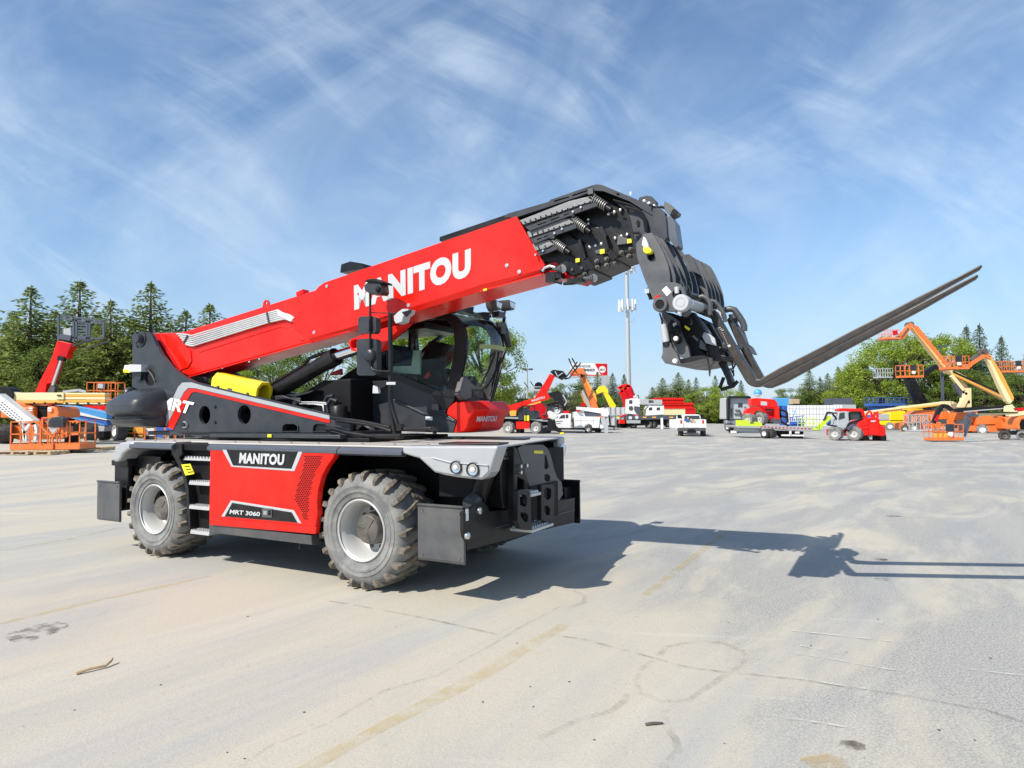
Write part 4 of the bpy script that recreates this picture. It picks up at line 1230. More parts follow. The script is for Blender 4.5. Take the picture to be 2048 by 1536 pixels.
# swept windscreen
wp = S(4, [(1330, 292), (1385, 315), (1440, 370), (1475, 450), (1490, 560), (1484, 680), (1460, 790), (1425, 930), (1385, 1075)], VA)
mb = MB(GLASS2)
nv = 14
vs = []
for j in range(nv + 1):
    t = j/nv
    bulge = .17*(1 - (2*t - 1)**2) ** .8 if 0 < t < 1 else 0
    for k, (a_, b_) in enumerate(wp):
        s_ = k/(len(wp) - 1)
        bu = bulge*(.35 + .65*math.sin(math.pi*min(1, s_*1.1)))
        vs.append((a_ + bu, VA + (VZ - VA)*t, b_ + bulge*.25*(1 - s_)))
m_ = len(wp)
mb.add(vs, [(j*m_ + k, j*m_ + k + 1, (j + 1)*m_ + k + 1, (j + 1)*m_ + k) for j in range(nv) for k in range(m_ - 1)], True)
P1('windscreen', mb, cab, recalc=False)
mb = MB(BLK)
def edge(j, sc_=.022):
    mb.tube([vs[j*m_ + k] for k in range(m_)], sc_, 8)
edge(nv, .018)
mb.tube([vs[j*m_ + m_ - 1] for j in range(nv + 1)], .02, 8)
mb.tube([vs[j*m_] for j in range(nv + 1)], .02, 8)
P1('windscreen_frame', mb, cab)
mb = MB(YELS)                                            # band across the glass
kk = 4
bvs = []
for j in range(2, nv - 1):
    for k, f_ in ((kk, .15), (kk, .48)):
        a_, b_ = Vector(vs[j*m_ + k]), Vector(vs[j*m_ + k + 1])
        p = a_.lerp(b_, f_); p.x += .004
        bvs.append(p)
SBAND = mat('sun_band', (0.34, 0.40, 0.16), .5)
mb = MB(SBAND).add(bvs, [(2*i, 2*i + 1, 2*i + 3, 2*i + 2) for i in range(len(bvs)//2 - 1)], True)
P1('sun_band', mb, cab, recalc=False)
# roof
rvs = S(4, [(985, 385), (1100, 340), (1200, 310), (1330, 290)], VA)
mb = MB(BLK)
mb.add([(q[0], VA, q[1]) for q in rvs] + [(q[0], VZ, q[1]) for q in rvs], [(i, i + 1, i + 5, i + 4) for i in range(3)])
P1('cab_roof', mb, cab)
# red nose
UN = .137
mb = MB(RED)
nose_n = S(4, [(1310, 1200), (1320, 1120), (1390, 1085), (1470, 1080), (1510, 1075), (1560, 1160), (1500, 1240), (1480, 1320), (1450, 1350), (1370, 1365), (1400, 1260), (1385, 1240)], VA)
mid = [(q[0] + (.10 if q[0] > -.25 else 0), q[1]) for q in nose_n]
secs_ = [(VA - .02, nose_n), (VA + .16, mid), (VZ - .16, mid), (VZ, nose_n)]
n_ = len(nose_n)
vs2 = [(q[0], v_, q[1]) for v_, s_ in secs_ for q in s_]
fs2 = [tuple(range(n_)), tuple(range(4*n_ - 1, 3*n_ - 1, -1))]
for i in range(3):
    for j in range(n_): fs2.append((i*n_ + j, i*n_ + (j + 1) % n_, (i + 1)*n_ + (j + 1) % n_, (i + 1)*n_ + j))
mb.add(vs2, fs2)
nose = P1('cab_nose', mb, cab, bevel=.02, seg=3)
mb = MB(LET)
qa = [M(*zp(4, 1565, 1262), u=.275), M(*zp(4, 1738, 1258), u=.275), M(*zp(4, 1752, 1210), u=.275), M(*zp(4, 1572, 1212), u=.275)]
text_on(mb, 'MANITOU', [tuple(q) for q in qa], (1, 0, 0), bold=.035, depth=.01)
P1('nose_lettering', mb, nose, recalc=False)
# wipers, mirrors and lamps on the cab
mb = MB(BLK)
def up(n, q, u_): return M(*zp(n, *q), u=u_)
for pts, r1 in (([(1560, 985), (1600, 980), (1660, 960), (1800, 720), (1830, 640)], .012), ([(1610, 940), (1680, 800), (1740, 650)], .012), ([(1625, 985), (1700, 900), (1790, 690)], .010), ([(1690, 1030), (1740, 830), (1770, 640)], .012), ([(1700, 1085), (1750, 880), (1790, 700)], .012)):
    mb.tube([up(4, q, .36) for q in pts], r1, 6)
mb.box(up(4, (1580, 1010), .30), (.10, .09, .10))
P1('wiper', mb, cab)
mb = MB(GRYL)
mb.prism(FR(4, [(1395, 1020), (1440, 855), (1540, 855), (1605, 945), (1560, 980), (1520, 1060), (1450, 1080)], .05), .0, .08, axis=0)
P1('cab_console', mb, cab, bevel=.02)
mb = MB(PLASTIC)
mb.tube([up(4, q, .2) for q in ((1820, 330), (1815, 380), (1850, 470))], .022, 8)
mb.box(up(4, (1770, 310), .2), (.1, .16, .07))
mb.box(up(4, (1790, 430), .25), (.08, .12, .14)); mb.tube([up(4, (1820, 450), .25), up(4, (1860, 590), .25)], [.05, .04], 10)
mb.tube([up(4, q, .2) for q in ((1690, 270), (1700, 300), (1680, 350))], .012, 6)
mb.prism(FR(4, [(1420, 280), (1440, 255), (1520, 240), (1510, 310)], .0), -.1, .05, axis=0)
mb.prism(FR(4, [(1540, 300), (1590, 288), (1660, 292), (1665, 340), (1600, 350)], .05), -.05, .12, axis=0)
P1('cab_roof_gear', mb, cab, bevel=.01)
for x, y in ((1722, 225), (1840, 225)):
    a = up(4, (x, y), .22)
    mb = MB(GRYL).prism([(a[1] - .09, a[2] + .05), (a[1] + .09, a[2] + .035), (a[1] + .05, a[2] - .06), (a[1] - .02, a[2] - .075), (a[1] - .07, a[2] - .03)], .16, .30, axis=0)
    mb.use(LAMP).prism([(a[1] - .07, a[2] + .035), (a[1] + .07, a[2] + .022), (a[1] + .035, a[2] - .045), (a[1] - .05, a[2] - .03)], .30, .306, axis=0)
    mb.use(BLK).tube([(.2, a[1], a[2] - .05), (.2, a[1] + (.03 if x < 1800 else -.03), a[2] - .14)], .014, 6)
    P1('cab_work_lamp', mb, cab, bevel=.01)
# inside: seat, screen, steering wheel, papers
mb = MB(FABRIC)
mb.prism(S(4, [(700, 780), (730, 620), (830, 570), (900, 600), (960, 640), (1000, 700), (1000, 790), (760, 800)], 1.85), 1.70, 2.15)
P1('seat', mb, cab, bevel=.05, seg=3)
mb = MB(BLKM)
mb.prism(S(4, [(1185, 560), (1215, 548), (1300, 570), (1312, 600), (1290, 720), (1210, 800), (1130, 760), (1120, 720)], 1.8), 1.70, 1.95)
mb.prism(S(4, [(1085, 760), (1220, 780), (1190, 900), (1120, 960), (1060, 900)], 1.8), 1.75, 2.1)
mb.tube([M(*zp(4, *q), v=1.85) for q in ((1290, 700), (1270, 800), (1290, 900))], .03, 8)
a = M(*zp(4, 1325, 720), v=1.9)
mb.tube([(a[0] + .03*math.cos(t*math.pi/8), a[1] + .17*math.cos(t*math.pi/8), a[2] + .15*math.sin(t*math.pi/8)) for t in range(17)], .013, 6)
P1('controls', mb, cab, bevel=.015)
mb = MB(PAPER)
mb.prism(S(4, [(820, 830), (825, 770), (1000, 765), (1015, 625), (1078, 625), (1070, 840)], 1.62), 1.60, 1.64)
mb.use(FABRIC).prism(S(4, [(1030, 930), (1160, 935), (1220, 975), (1180, 1000), (1060, 965)], 1.62), 1.56, 1.7)
P1('cab_papers', mb, cab, bevel=.004)
mb = MB(BLKM).prism(S(4, [(1085, 380), (1130, 345), (1200, 350), (1200, 425), (1100, 420)], 1.8), 1.78, 1.85)
P1('inside_mirror', mb, cab, bevel=.01)
mb = MB(RED).prism(S(4, [(1110, 870), (1150, 815), (1160, 850), (1135, 880)], 1.72), 1.70, 1.73)
P1('seat_belt', mb, cab)

# ================================================================ mirror pole and rails
VM = .62
mb = MB(BLK)
mb.tube([M(*zp(4, *q), v=VM) for q in ((803, 305), (806, 800), (806, 1060), (812, 1200), (850, 1400))], .026, 12)
mb.tube([M(*zp(4, *q), v=VM) for q in ((806, 1060), (830, 1170), (870, 1290), (885, 1335))], .022, 10)
mb.tube([M(*zp(4, *q), v=VM) for q in ((850, 1395), (912, 1390))], .03, 10)
pole = P1('mirror_pole', mb)
VM2 = VM - .05
mb = MB(BLK)
mb.tube([M(*zp(4, *q), v=VM2) for q in ((640, 30), (622, 60), (625, 130), (625, 690), (628, 760), (650, 800), (700, 812), (800, 814))], .013, 8)
mb.tube([M(*zp(4, *q), v=VM) for q in ((625, 290), (800, 295))], .007, 6)
mb.tube([M(*zp(4, *q), v=VM) for q in ((800, 300), (850, 300), (900, 290))], .011, 6)
P1('mirror_arm', mb, pole)
def rounded(n, x0, y0, x1, y1, v_, r, k=4):
    pts = []
    for cx, cy, a0 in ((x1 - r, y0 + r, -90), (x1 - r, y1 - r, 0), (x0 + r, y1 - r, 90), (x0 + r, y0 + r, 180)):
        for i in range(k + 1):
            a = R(a0 + 90*i/k)
            pts.append((cx + r*math.cos(a), cy + r*math.sin(a)))
    return S(n, pts, v_)
for (x0, y0, x1, y1, r) in ((532, 325, 692, 480, 34), (522, 525, 698, 852, 28)):
    mb = MB(PLASTIC).prism(rounded(4, x0, y0, x1, y1, VM2 + .05, r), VM2 + .02, VM2 + .10)
    mb.use(CHROME).prism(rounded(4, x0 + 12, y0 + 12, x1 - 12, y1 - 12, VM2 + .103, r - 6), VM2 + .101, VM2 + .104)
    o = P1('mirror', mb, pole, bevel=.018, seg=3)
    a = M(*zp(4, (x0 + x1)/2 + 8, (y0 + y1)/2 + (5 if y0 < 400 else -20)), v=VM2)
    mb = MB(PLASTIC)
    if y0 > 400: mb.lathe([(VM2 - .03, 0), (VM2 - .03, .05), (VM2 - .01, .072), (VM2 + .03, .075)], (a[0], 0, a[2]), 'y', 28)
    else: mb.box((a[0], VM2, a[2]), (.03, .06, .11))
    mb.build('mirror_mount', o)
mb = MB(PLASTIC).prism(S(4, [(595, 55), (625, 30), (650, 12), (680, 10), (745, 30), (755, 110), (740, 135), (650, 132), (605, 100)], VM2), VM2 - .05, VM2 + .08)
a = M(*zp(4, 692, 82), v=VM2 - .06)
mb.use(BLKM).lathe([(VM2 - .075, 0), (VM2 - .07, .03), (VM2 - .05, .035)], (a[0], 0, a[2]), 'y', 16)
mb.use(BLKM).prism(S(4, [(600, 20), (640, 0), (700, -6), (778, 26), (775, 42), (700, 30), (640, 30)], VM2), VM2 - .07, VM2 + .09)
P1('camera_housing', mb, pole, bevel=.01)
mb = MB(GREYP).prism(S(4, [(862, 325), (905, 285), (940, 262), (992, 265), (985, 300), (945, 330), (935, 375), (880, 392), (865, 365)], VM), VM - .05, VM + .07)
mb.use(BLKM).prism(S(4, [(905, 285), (992, 262), (992, 285), (950, 330), (930, 320)], VM - .055), VM - .058, VM - .05)
P1('pole_work_lamp', mb, pole, bevel=.012)
mb = MB(BLK).prism(S(4, [(660, 900), (790, 895), (790, 940), (740, 965), (670, 935)], VM), VM - .03, VM + .04)
mb.use(ALU).prism(S(4, [(660, 940), (700, 940), (710, 1010), (655, 1010)], VM), VM - .02, VM + .02)
mb.use(GREYP).prism(S(4, [(768, 908), (850, 908), (850, 934), (768, 934)], VM - .035), VM - .036, VM - .028)
P1('pole_bracket', mb, pole, bevel=.004)
mb = MB(BLK)
VR = .60
for pts, r1 in (([(275, 1225), (560, 1262), (800, 1310), (815, 1345), (640, 1290), (330, 1250)], .020), ([(240, 1330), (300, 1325), (420, 1360), (600, 1390), (900, 1388)], .026), ([(890, 1328), (1150, 1322), (1195, 1322), (1200, 1370)], .022), ([(240, 1335), (380, 1375), (560, 1400)], .018)):
    mb.tube([M(*zp(4, *q), v=VR) for q in pts], r1, 10)
for q in ((1200, 1325), (905, 1310)):
    mb.lathe([(VR - .04, 0), (VR - .04, .03), (VR + .02, .03)], (M(*zp(4, *q), v=VR)[0], 0, M(*zp(4, *q), v=VR)[2]), 'y', 12)
mb.bb((-1.45, .66, 1.55), (-1.15, 1.1, 1.72))
P1('guard_rail', mb)
mb = MB(PLASTIC)
for k in range(7):
    mb.tube([M(*zp(4, 510, 1330 - k*12), v=.9), M(*zp(4, 560, 1290 - k*5), v=.88), M(*zp(4, 640, 1335 - k*7), v=.9), M(*zp(4, 670, 1345), v=.92)], .012, 6)
P1('hose_bundle', mb)
# top rack behind the cover plate
mb = MB(BLK).prism(S(0, [(692, 548), (694, 532), (712, 526), (736, 530), (740, 540)], 1.2), 1.1, 1.3)
mb.prism(S(0, [(740, 535), (900, 488), (900, 494), (742, 542)], .95), .93, .97)
mb.prism(S(0, [(900, 482), (1040, 436), (1040, 444), (900, 490)], 1.3), 1.1, 1.35)
P1('boom_top_hose', mb, boom)

# small decals, seams and plates
mb = MB(WHT)
mb.prism(S(4, [(1120, 1215), (1180, 1218), (1180, 1250), (1120, 1246)], VA), VA - .004, VA - .001)
P1('cab_decal', mb, cab)
mb = MB(YELS).prism(S(1, [(1400, 1215), (1430, 1215), (1430, 1238), (1400, 1238)], .44), .436, .44)
P1('deck_sticker', mb)
mb = MB(RED)
for n, p, q in ((1, (760, 770), (2048, 402)), (5, (0, 1036), (598, 870))):
    mb.beam(M(*zp(n, *p), v=VB - .004), M(*zp(n, *q), v=VB - .004), .012, .012)
P1('weld_seam', mb, boom)
mb = MB(YELS).prism(S(5, [(30, 1010), (62, 1002), (64, 1026), (32, 1034)], VB - .01), VB - .012, VB - .006)
P1('boom_sticker', mb, boom)
mb = MB(ALU)
for q in ((1250, 640), (1330, 618), (1040, 690), (905, 725)): mb.prism(S(1, [(q[0], q[1]), (q[0] + 10, q[1] - 3), (q[0] + 10, q[1] + 7), (q[0], q[1] + 10)], VB), VB - .006, VB - .001)
mb2 = mb
P1('cover_bolt', mb2, boom)

mb = MB(HUB)
for u_ in (.62, 1.02, -4.57, -4.18):
    for z_ in (.53, .92):
        mb.lathe([(-.001, 0), (-.008, .010), (-.001, .014)], (u_, 0, z_), 'y', 8)
for m2 in pieces(mb): m2.build('pad_bolt', mach)
mb = MB(WHT)
for n, q in ((3, (1185, 600)),):
    a = M(*zp(n, *q), u=UF + .06); mb.bb((UF + .052, a[1] - .02, a[2] - .05), (UF + .055, a[1] + .02, a[2] + .05))
mb.build('warning_plate', sb)
mb = MB(PLASTIC)                                    # hoses sagging from the boom head to the carriage
for d_ in (0, 14, 28):
    mb.tube([M(*zp(6, x + d_, y + d_*.6), v=.6) for x, y in ((110, 150), (150, 260), (205, 420), (280, 560), (330, 640))], .011, 6)
for d_ in (0, 18):
    mb.tube([M(*zp(6, x + d_, y), v=VC - .06) for x, y in ((470, 620), (455, 660), (470, 740), (520, 800), (560, 790))], .010, 6)
P1('carriage_hose', mb, carr)

# ---------------------------------------------------------------- ground
gm = bpy.data.materials.new('lot_surface'); gm.use_nodes = True
t = gm.node_tree; B = t.nodes['Principled BSDF']; LK = t.links.new
B.inputs['Roughness'].default_value = .9; B.inputs['Specular IOR Level'].default_value = .25
tc = t.nodes.new('ShaderNodeTexCoord')
def nz(scale, det=6, rough=.6, dist=0, mp=None, rot=0):
    n = t.nodes.new('ShaderNodeTexNoise'); n.inputs['Scale'].default_value = scale; n.inputs['Detail'].default_value = det
    n.inputs['Roughness'].default_value = rough; n.inputs['Distortion'].default_value = dist
    if mp:
        m_ = t.nodes.new('ShaderNodeMapping'); m_.inputs['Scale'].default_value = mp; m_.inputs['Rotation'].default_value = (0, 0, rot)
        LK(tc.outputs['Object'], m_.inputs[0]); LK(m_.outputs[0], n.inputs['Vector'])
    else: LK(tc.outputs['Object'], n.inputs['Vector'])
    return n.outputs[0]
def mrg(s, lo, hi, a=0, b=1):
    n = t.nodes.new('ShaderNodeMapRange'); n.interpolation_type = 'SMOOTHSTEP'
    for i, q in enumerate((lo, hi, a, b)): n.inputs[i + 1].default_value = q
    LK(s, n.inputs[0]); return n.outputs[0]
def mixc(f, a, b, bt='MIX'):
    n = t.nodes.new('ShaderNodeMix'); n.data_type = 'RGBA'; n.blend_type = bt
    for i, q in ((0, f), (6, a), (7, b)):
        if isinstance(q, (int, float)): n.inputs[i].default_value = q
        elif isinstance(q, tuple): n.inputs[i].default_value = q + (1,)
        else: LK(q, n.inputs[i])
    return n.outputs[2]
sand = (0.465, 0.428, 0.350); grey = (0.385, 0.377, 0.352); dark = (0.14, 0.145, 0.155); slate = (0.355, 0.36, 0.352)
def tex(rot, scl, scale, det=8, rough=.62, dist=.3):
    m_ = t.nodes.new('ShaderNodeMapping'); m_.vector_type = 'TEXTURE'; m_.inputs['Rotation'].default_value = (0, 0, rot); m_.inputs['Scale'].default_value = scl
    LK(tc.outputs['Object'], m_.inputs[0])
    n = t.nodes.new('ShaderNodeTexNoise'); n.inputs['Scale'].default_value = scale; n.inputs['Detail'].default_value = det
    n.inputs['Roughness'].default_value = rough; n.inputs['Distortion'].default_value = dist
    LK(m_.outputs[0], n.inputs['Vector']); return n.outputs[0]
def mul(a, b):
    n = t.nodes.new('ShaderNodeMath'); n.operation = 'MULTIPLY'
    for i_, q in enumerate((a, b)):
        if isinstance(q, (int, float)): n.inputs[i_].default_value = q
        else: LK(q, n.inputs[i_])
    return n.outputs[0]
RD = R(53.6)
band = mrg(tex(RD, (5, 1, 1), .75, 9, .62, .5), .42, .60)
c = mixc(band, sand, grey)
# bare slate-grey aggregate worn through on the right hand side of the lane
sx = t.nodes.new('ShaderNodeSeparateXYZ'); LK(tc.outputs['Object'], sx.inputs[0])
wn_ = t.nodes.new('ShaderNodeMath'); wn_.operation = 'MULTIPLY_ADD'; LK(tex(RD, (2.5, 1, 1), .6, 7, .6, .8), wn_.inputs[0]); wn_.inputs[1].default_value = 5.0; LK(sx.outputs[0], wn_.inputs[2])
right = mrg(wn_.outputs[0], 3.1, 4.3)
wornm = mul(right, mrg(tex(RD, (3, 1, 1), .9, 8, .65, .5), .38, .55))
c = mixc(mul(wornm, .65), c, slate)
c = mixc(mul(mrg(tex(RD, (12, 1, 1), 1.6, 9, .68, .2), .50, .64), .35), c, (0.52, 0.485, 0.41))
c = mixc(mul(mrg(tex(RD + .9, (7, 1, 1), 1.3, 9, .68, .2), .55, .68), .18), c, (0.33, 0.32, 0.295))
fine = nz(120, 3, .6)
agg = mrg(nz(55, 4, .75), .40, .60)
g2 = t.nodes.new('ShaderNodeMath'); g2.operation = 'MULTIPLY_ADD'; LK(wornm, g2.inputs[0]); g2.inputs[1].default_value = .45; g2.inputs[2].default_value = .13
c = mixc(mul(mrg(nz(75, 3, .7), .58, .42), g2.outputs[0]), c, dark)
c = mixc(mul(mrg(nz(28, 5, .8), .56, .66), .28), c, (0.22, 0.215, 0.20))
c = mixc(mul(mrg(nz(95, 2, .5), .60, .70), .35), c, (0.60, 0.57, 0.50))
c = mixc(mrg(nz(1.1, 6, .65, 1.2), .66, .80, 0, .30), c, (0.24, 0.215, 0.175))
c = mixc(mrg(tex(-.18, (14, 1, 1), 3.0, 4, .5, .1), .62, .72, 0, .30), c, (0.55, 0.53, 0.47))
LK(c, B.inputs['Base Color'])
bp = t.nodes.new('ShaderNodeBump'); bp.inputs['Strength'].default_value = .22; bp.inputs['Distance'].default_value = .004
ad = t.nodes.new('ShaderNodeMath'); ad.operation = 'ADD'; LK(agg, ad.inputs[0]); LK(fine, ad.inputs[1])
LK(ad.outputs[0], bp.inputs['Height']); LK(bp.outputs[0], B.inputs['Normal'])
xs = [-700, -300, -150] + [x for x in range(-100, 101, 5)] + [150, 300, 700]
ys = [-60, -20, -5, 0, 4, 8] + [10 + i*1.5 for i in range(14)] + [34, 38, 42, 48, 56, 64, 72, 80, 87, 95, 110, 160, 250, 400, 700, 1200]
gb = MB(gm)
gb.add([(x, y, gz(x, y)) for y in ys for x in xs], [(j*len(xs) + i, j*len(xs) + i + 1, (j + 1)*len(xs) + i + 1, (j + 1)*len(xs) + i) for j in range(len(ys) - 1) for i in range(len(xs) - 1)], True)
tag(gb.build('ground', recalc=False), kind='structure')
# faded marks painted or left on the surface: thin sheets with broken alpha
def fademat(name, col, lo, hi, scale, amax, rot=0.5):
    m = bpy.data.materials.new(name); m.use_nodes = True
    t = m.node_tree; b = t.nodes['Principled BSDF']
    b.inputs['Base Color'].default_value = col + (1,); b.inputs['Roughness'].default_value = .9; b.inputs['Specular IOR Level'].default_value = .2
    co = t.nodes.new('ShaderNodeTexCoord'); n = t.nodes.new('ShaderNodeTexNoise'); n.inputs['Scale'].default_value = scale; n.inputs['Detail'].default_value = 8; n.inputs['Roughness'].default_value = .7
    r = t.nodes.new('ShaderNodeMapRange'); r.inputs[1].default_value = lo; r.inputs[2].default_value = hi; r.inputs[4].default_value = amax
    t.links.new(co.outputs['Object'], n.inputs['Vector']); t.links.new(n.outputs[0], r.inputs[0]); t.links.new(r.outputs[0], b.inputs['Alpha'])
    return m
def ribbon(name, pts, w_, m_, z=.004, n='0'):
    P_ = [G(*zp(n if n != '0' else 0, *q)) for q in pts]
    # resample smooth
    Q_ = []
    for i in range(len(P_) - 1):
        k = max(2, int((P_[i + 1] - P_[i]).length/.25))
        for j in range(k): Q_.append(P_[i].lerp(P_[i + 1], j/k))
    Q_.append(P_[-1])
    vs = []
    for i, p in enumerate(Q_):
        d = (Q_[min(i + 1, len(Q_) - 1)] - Q_[max(0, i - 1)]); d.z = 0; d.normalize()
        s_ = Vector((-d.y, d.x, 0))*w_/2*(1 + .5*noise.noise(p*3.0))
        j_ = Vector((-d.y, d.x, 0))*(noise.noise(p*2.2 + Vector((5, 0, 0)))*w_*.8 if w_ < .05 else 0)
        vs += [p + s_ + j_ + Vector((0, 0, z)), p - s_ + j_ + Vector((0, 0, z))]
    mb = MB(m_).add(vs, [(2*i, 2*i + 1, 2*i + 3, 2*i + 2) for i in range(len(Q_) - 1)])
    return tag(mb.build(name, recalc=False), kind='structure')
FY = fademat('faded_yellow', (0.58, 0.45, 0.20), .36, .70, 6, .42)
ribbon('road_marking', [(600, 1545), (760, 1455), (962, 1352), (1060, 1290), (1130, 1250)], .115, FY)
ribbon('road_marking', [(-20, 1252), (200, 1200), (420, 1152)], .10, FY)
ribbon('road_marking', [(-20, 1105), (140, 1078), (240, 1055)], .10, FY)
ribbon('road_marking', [(1290, 1190), (1380, 1120), (1455, 1062)], .10, FY)
CRK = fademat('crack_tar', (0.20, 0.175, 0.15), .42, .68, 8, .4)
RING = fademat('silt_edge', (0.24, 0.205, 0.165), .40, .68, 9, .26)
ribbon('crack', [(-10, 600), (130, 620), (260, 655), (380, 690), (470, 715), (570, 745), (760, 770), (850, 775), (1100, 800), (1450, 855), (1700, 900), (1900, 935), (2048, 985)], .035, CRK, .004, 'i')
ribbon('crack', [(1200, 370), (1330, 390), (1500, 420), (1700, 465), (1830, 495)], .03, CRK, .004, 'j')
ribbon('crack', [(870, 980), (980, 905), (1200, 820), (1400, 700), (1600, 640), (1800, 530), (1900, 470), (2048, 390)], .022, RING, .005, 'j')
for pts in ([(430, 700), (470, 650), (600, 628), (720, 632), (800, 665), (822, 695), (790, 730), (720, 770), (640, 830), (560, 880), (450, 885), (350, 850), (328, 800), (370, 740), (430, 700)], [(300, 860), (285, 890), (230, 935), (100, 970), (0, 1015), (-100, 1060)], [(450, 930), (465, 1000), (520, 1060), (535, 1110), (470, 1165), (440, 1185)], [(0, 395), (60, 400), (105, 425), (100, 455), (40, 475)]):
    ribbon('silt_ring', pts, .045, RING, .006, 'i')
PST = fademat('pale_scrape', (0.60, 0.58, 0.53), .42, .62, 9, .7)
for pts in ([(1020, 580), (1250, 602), (1460, 625)], [(1020, 680), (1200, 705), (1420, 745), (1560, 765)], [(1060, 645), (1230, 680)], [(880, 950), (1100, 985), (1300, 1015)], [(1800, 750), (2048, 778)], [(880, 775), (1100, 800), (1350, 835)]):
    ribbon('scrape_mark', pts, .025, PST, .007, 'i')
SPOT = fademat('oil_stain', (0.12, 0.105, 0.08), .42, .6, 7, .7)
def blot(name, n, x, y, rx, ry, m_, z=.006):
    c0 = G(*zp(n, x, y)); a = (G(*zp(n, x + rx, y)) - c0).length; b = (G(*zp(n, x, y + ry)) - c0).length
    vs = [c0 + Vector((0, 0, z))]
    for i in range(28):
        an = 2*math.pi*i/28; k = 1 + .35*noise.noise(Vector((math.cos(an)*1.7, math.sin(an)*1.7, x*.1)))
        vs.append(c0 + Vector((a*k*math.cos(an), b*k*math.sin(an), z)))
    tag(MB(m_).add(vs, [(0, i + 1, (i + 1) % 28 + 1) for i in range(28)]).build(name, recalc=False), kind='structure')
blot('oil_stain', 'i', 1290, 1085, 55, 20, SPOT); blot('oil_stain', 'i', 1410, 262, 34, 7, SPOT); blot('oil_stain', 'i', 1425, 351, 34, 6, SPOT); blot('oil_stain', 'i', 1470, 72, 35, 4, SPOT)
blot('oil_stain', 'j', 140, 480, 80, 30, fademat('old_stain', (0.17, 0.165, 0.155), .46, .62, 10, .7)); blot('oil_stain', 'i', 1170, 1160, 90, 35, fademat('tan_stain', (0.50, 0.38, 0.20), .40, .62, 4, .6))
# small loose things
def twig(n, pts, r, lab, cat='stick', name='stick', m_=WOOD):
    P_ = [G(*zp(n, *q)) + Vector((0, 0, r + z_)) for q, z_ in pts]
    base = P_[0].copy()
    mb = MB(m_).tube(P_, [r*1.0] + [r]*(len(P_) - 2) + [r*.6], 7)
    o = mb.build(name, off=base); o.location = base
    tag(o, lab, cat)
twig('j', [((278, 640), 0), ((330, 628), .01), ((385, 615), .005), ((405, 605), .02), ((412, 600), .03)], .011, 'bent bare brown stick lying on the pavement at lower left')
twig('i', [((378, 997), 0), ((415, 994), .003), ((455, 991), 0)], .008, 'short dark twig lying on the sandy patch at lower right', 'twig', 'twig', HUB)
rs = random.Random(3)
peb = []
for k in range(40):
    x, y = rs.uniform(20, 2020), rs.uniform(1110, 1520)
    p = G(x, y)
    peb.append((p, rs.uniform(.003, .009)))
mb = MB(HUB)
for p, r in peb:
    vs = [p + Vector((r*math.cos(a)*rs.uniform(.7, 1.2), r*math.sin(a)*rs.uniform(.7, 1.2), .004)) for a in [i*math.pi/3 for i in range(6)]] + [p + Vector((0, 0, r*.8))]
    mb.add(vs, [(i, (i + 1) % 6, 6) for i in range(6)])
tag(mb.build('loose_gravel', recalc=False), 'tiny dark stones scattered over the pavement', 'gravel', kind='stuff')

# ================================================================ background helpers
def D(n, x, y):                                   # depth of a ground contact seen at this pixel
    return G(*zp(n, x, y)).y
class Thing:
    def __init__(s, name, label, cat, px, Y, group=None):
        X = AT(px[0], px[1], Y).x
        s.base = Vector((X, Y, gz(X, Y)))
        s.o = empty(name, s.base, label, cat, group)
        s.Y = Y
    def put(s, name, mb, parent=None, **k):
        return mb.build(name, parent or s.o, off=s.base, **k)
def prf(mb, n, pts, Y, t, dy=0):
    P_ = [AT(*zp(n, *q), Y + dy) for q in pts]
    return mb.prism([(p.x, p.z) for p in P_], Y + dy, Y + dy + t)
def bars(mb, n, pts, Y, w_, dy=0, d=None):
    P_ = [AT(*zp(n, *q), Y + dy) for q in pts]
    for a, b in zip(P_, P_[1:]): mb.beam(a, b, d or w_, w_)
    return mb
def bwheel(T, n, cx, cy, rx, ry, Y, dy=0, w_=.4, tm=None, rm=None, parent=None, left=True):
    c = AT(*zp(n, cx, cy), Y + dy)
    r = (AT(*zp(n, cx, cy), Y + dy) - AT(*zp(n, cx, cy + ry), Y + dy)).length
    yaw = math.acos(min(1, rx/ry))*(-1 if left else 1)
    Rm = Matrix.Rotation(yaw, 3, 'Z')
    def rot(mb):
        mb.v = [tuple(c + Rm @ (Vector(q) - c)) for q in mb.v]
        return mb
    mb = MB(tm or RUBK)
    mb.lathe([(0, r*.55), (-.02, r*.7), (-.0, r*.93), (w_*.15, r*.97), (w_*.85, r*.97), (w_, r*.9), (w_, r*.5)], c, 'y', 28)
    for i in range(18):
        a = 2*math.pi*i/18
        p = c + Vector((math.cos(a)*r*.97, w_*.25 if i % 2 else w_*.7, math.sin(a)*r*.97))
        mb.box(p, (r*.07, w_*.52, r*.16), Matrix.Rotation(-a, 3, 'Y'))
    wo = T.put('wheel', rot(mb), parent)
    mb = MB(rm or RIM)
    mb.lathe([(-.02, r*.56), (0, r*.56), (.05, r*.48), (.10, r*.40), (.11, r*.15), (.03, r*.13), (.02, 0)], c, 'y', 24)
    T.put('rim', rot(mb), wo)
    return wo
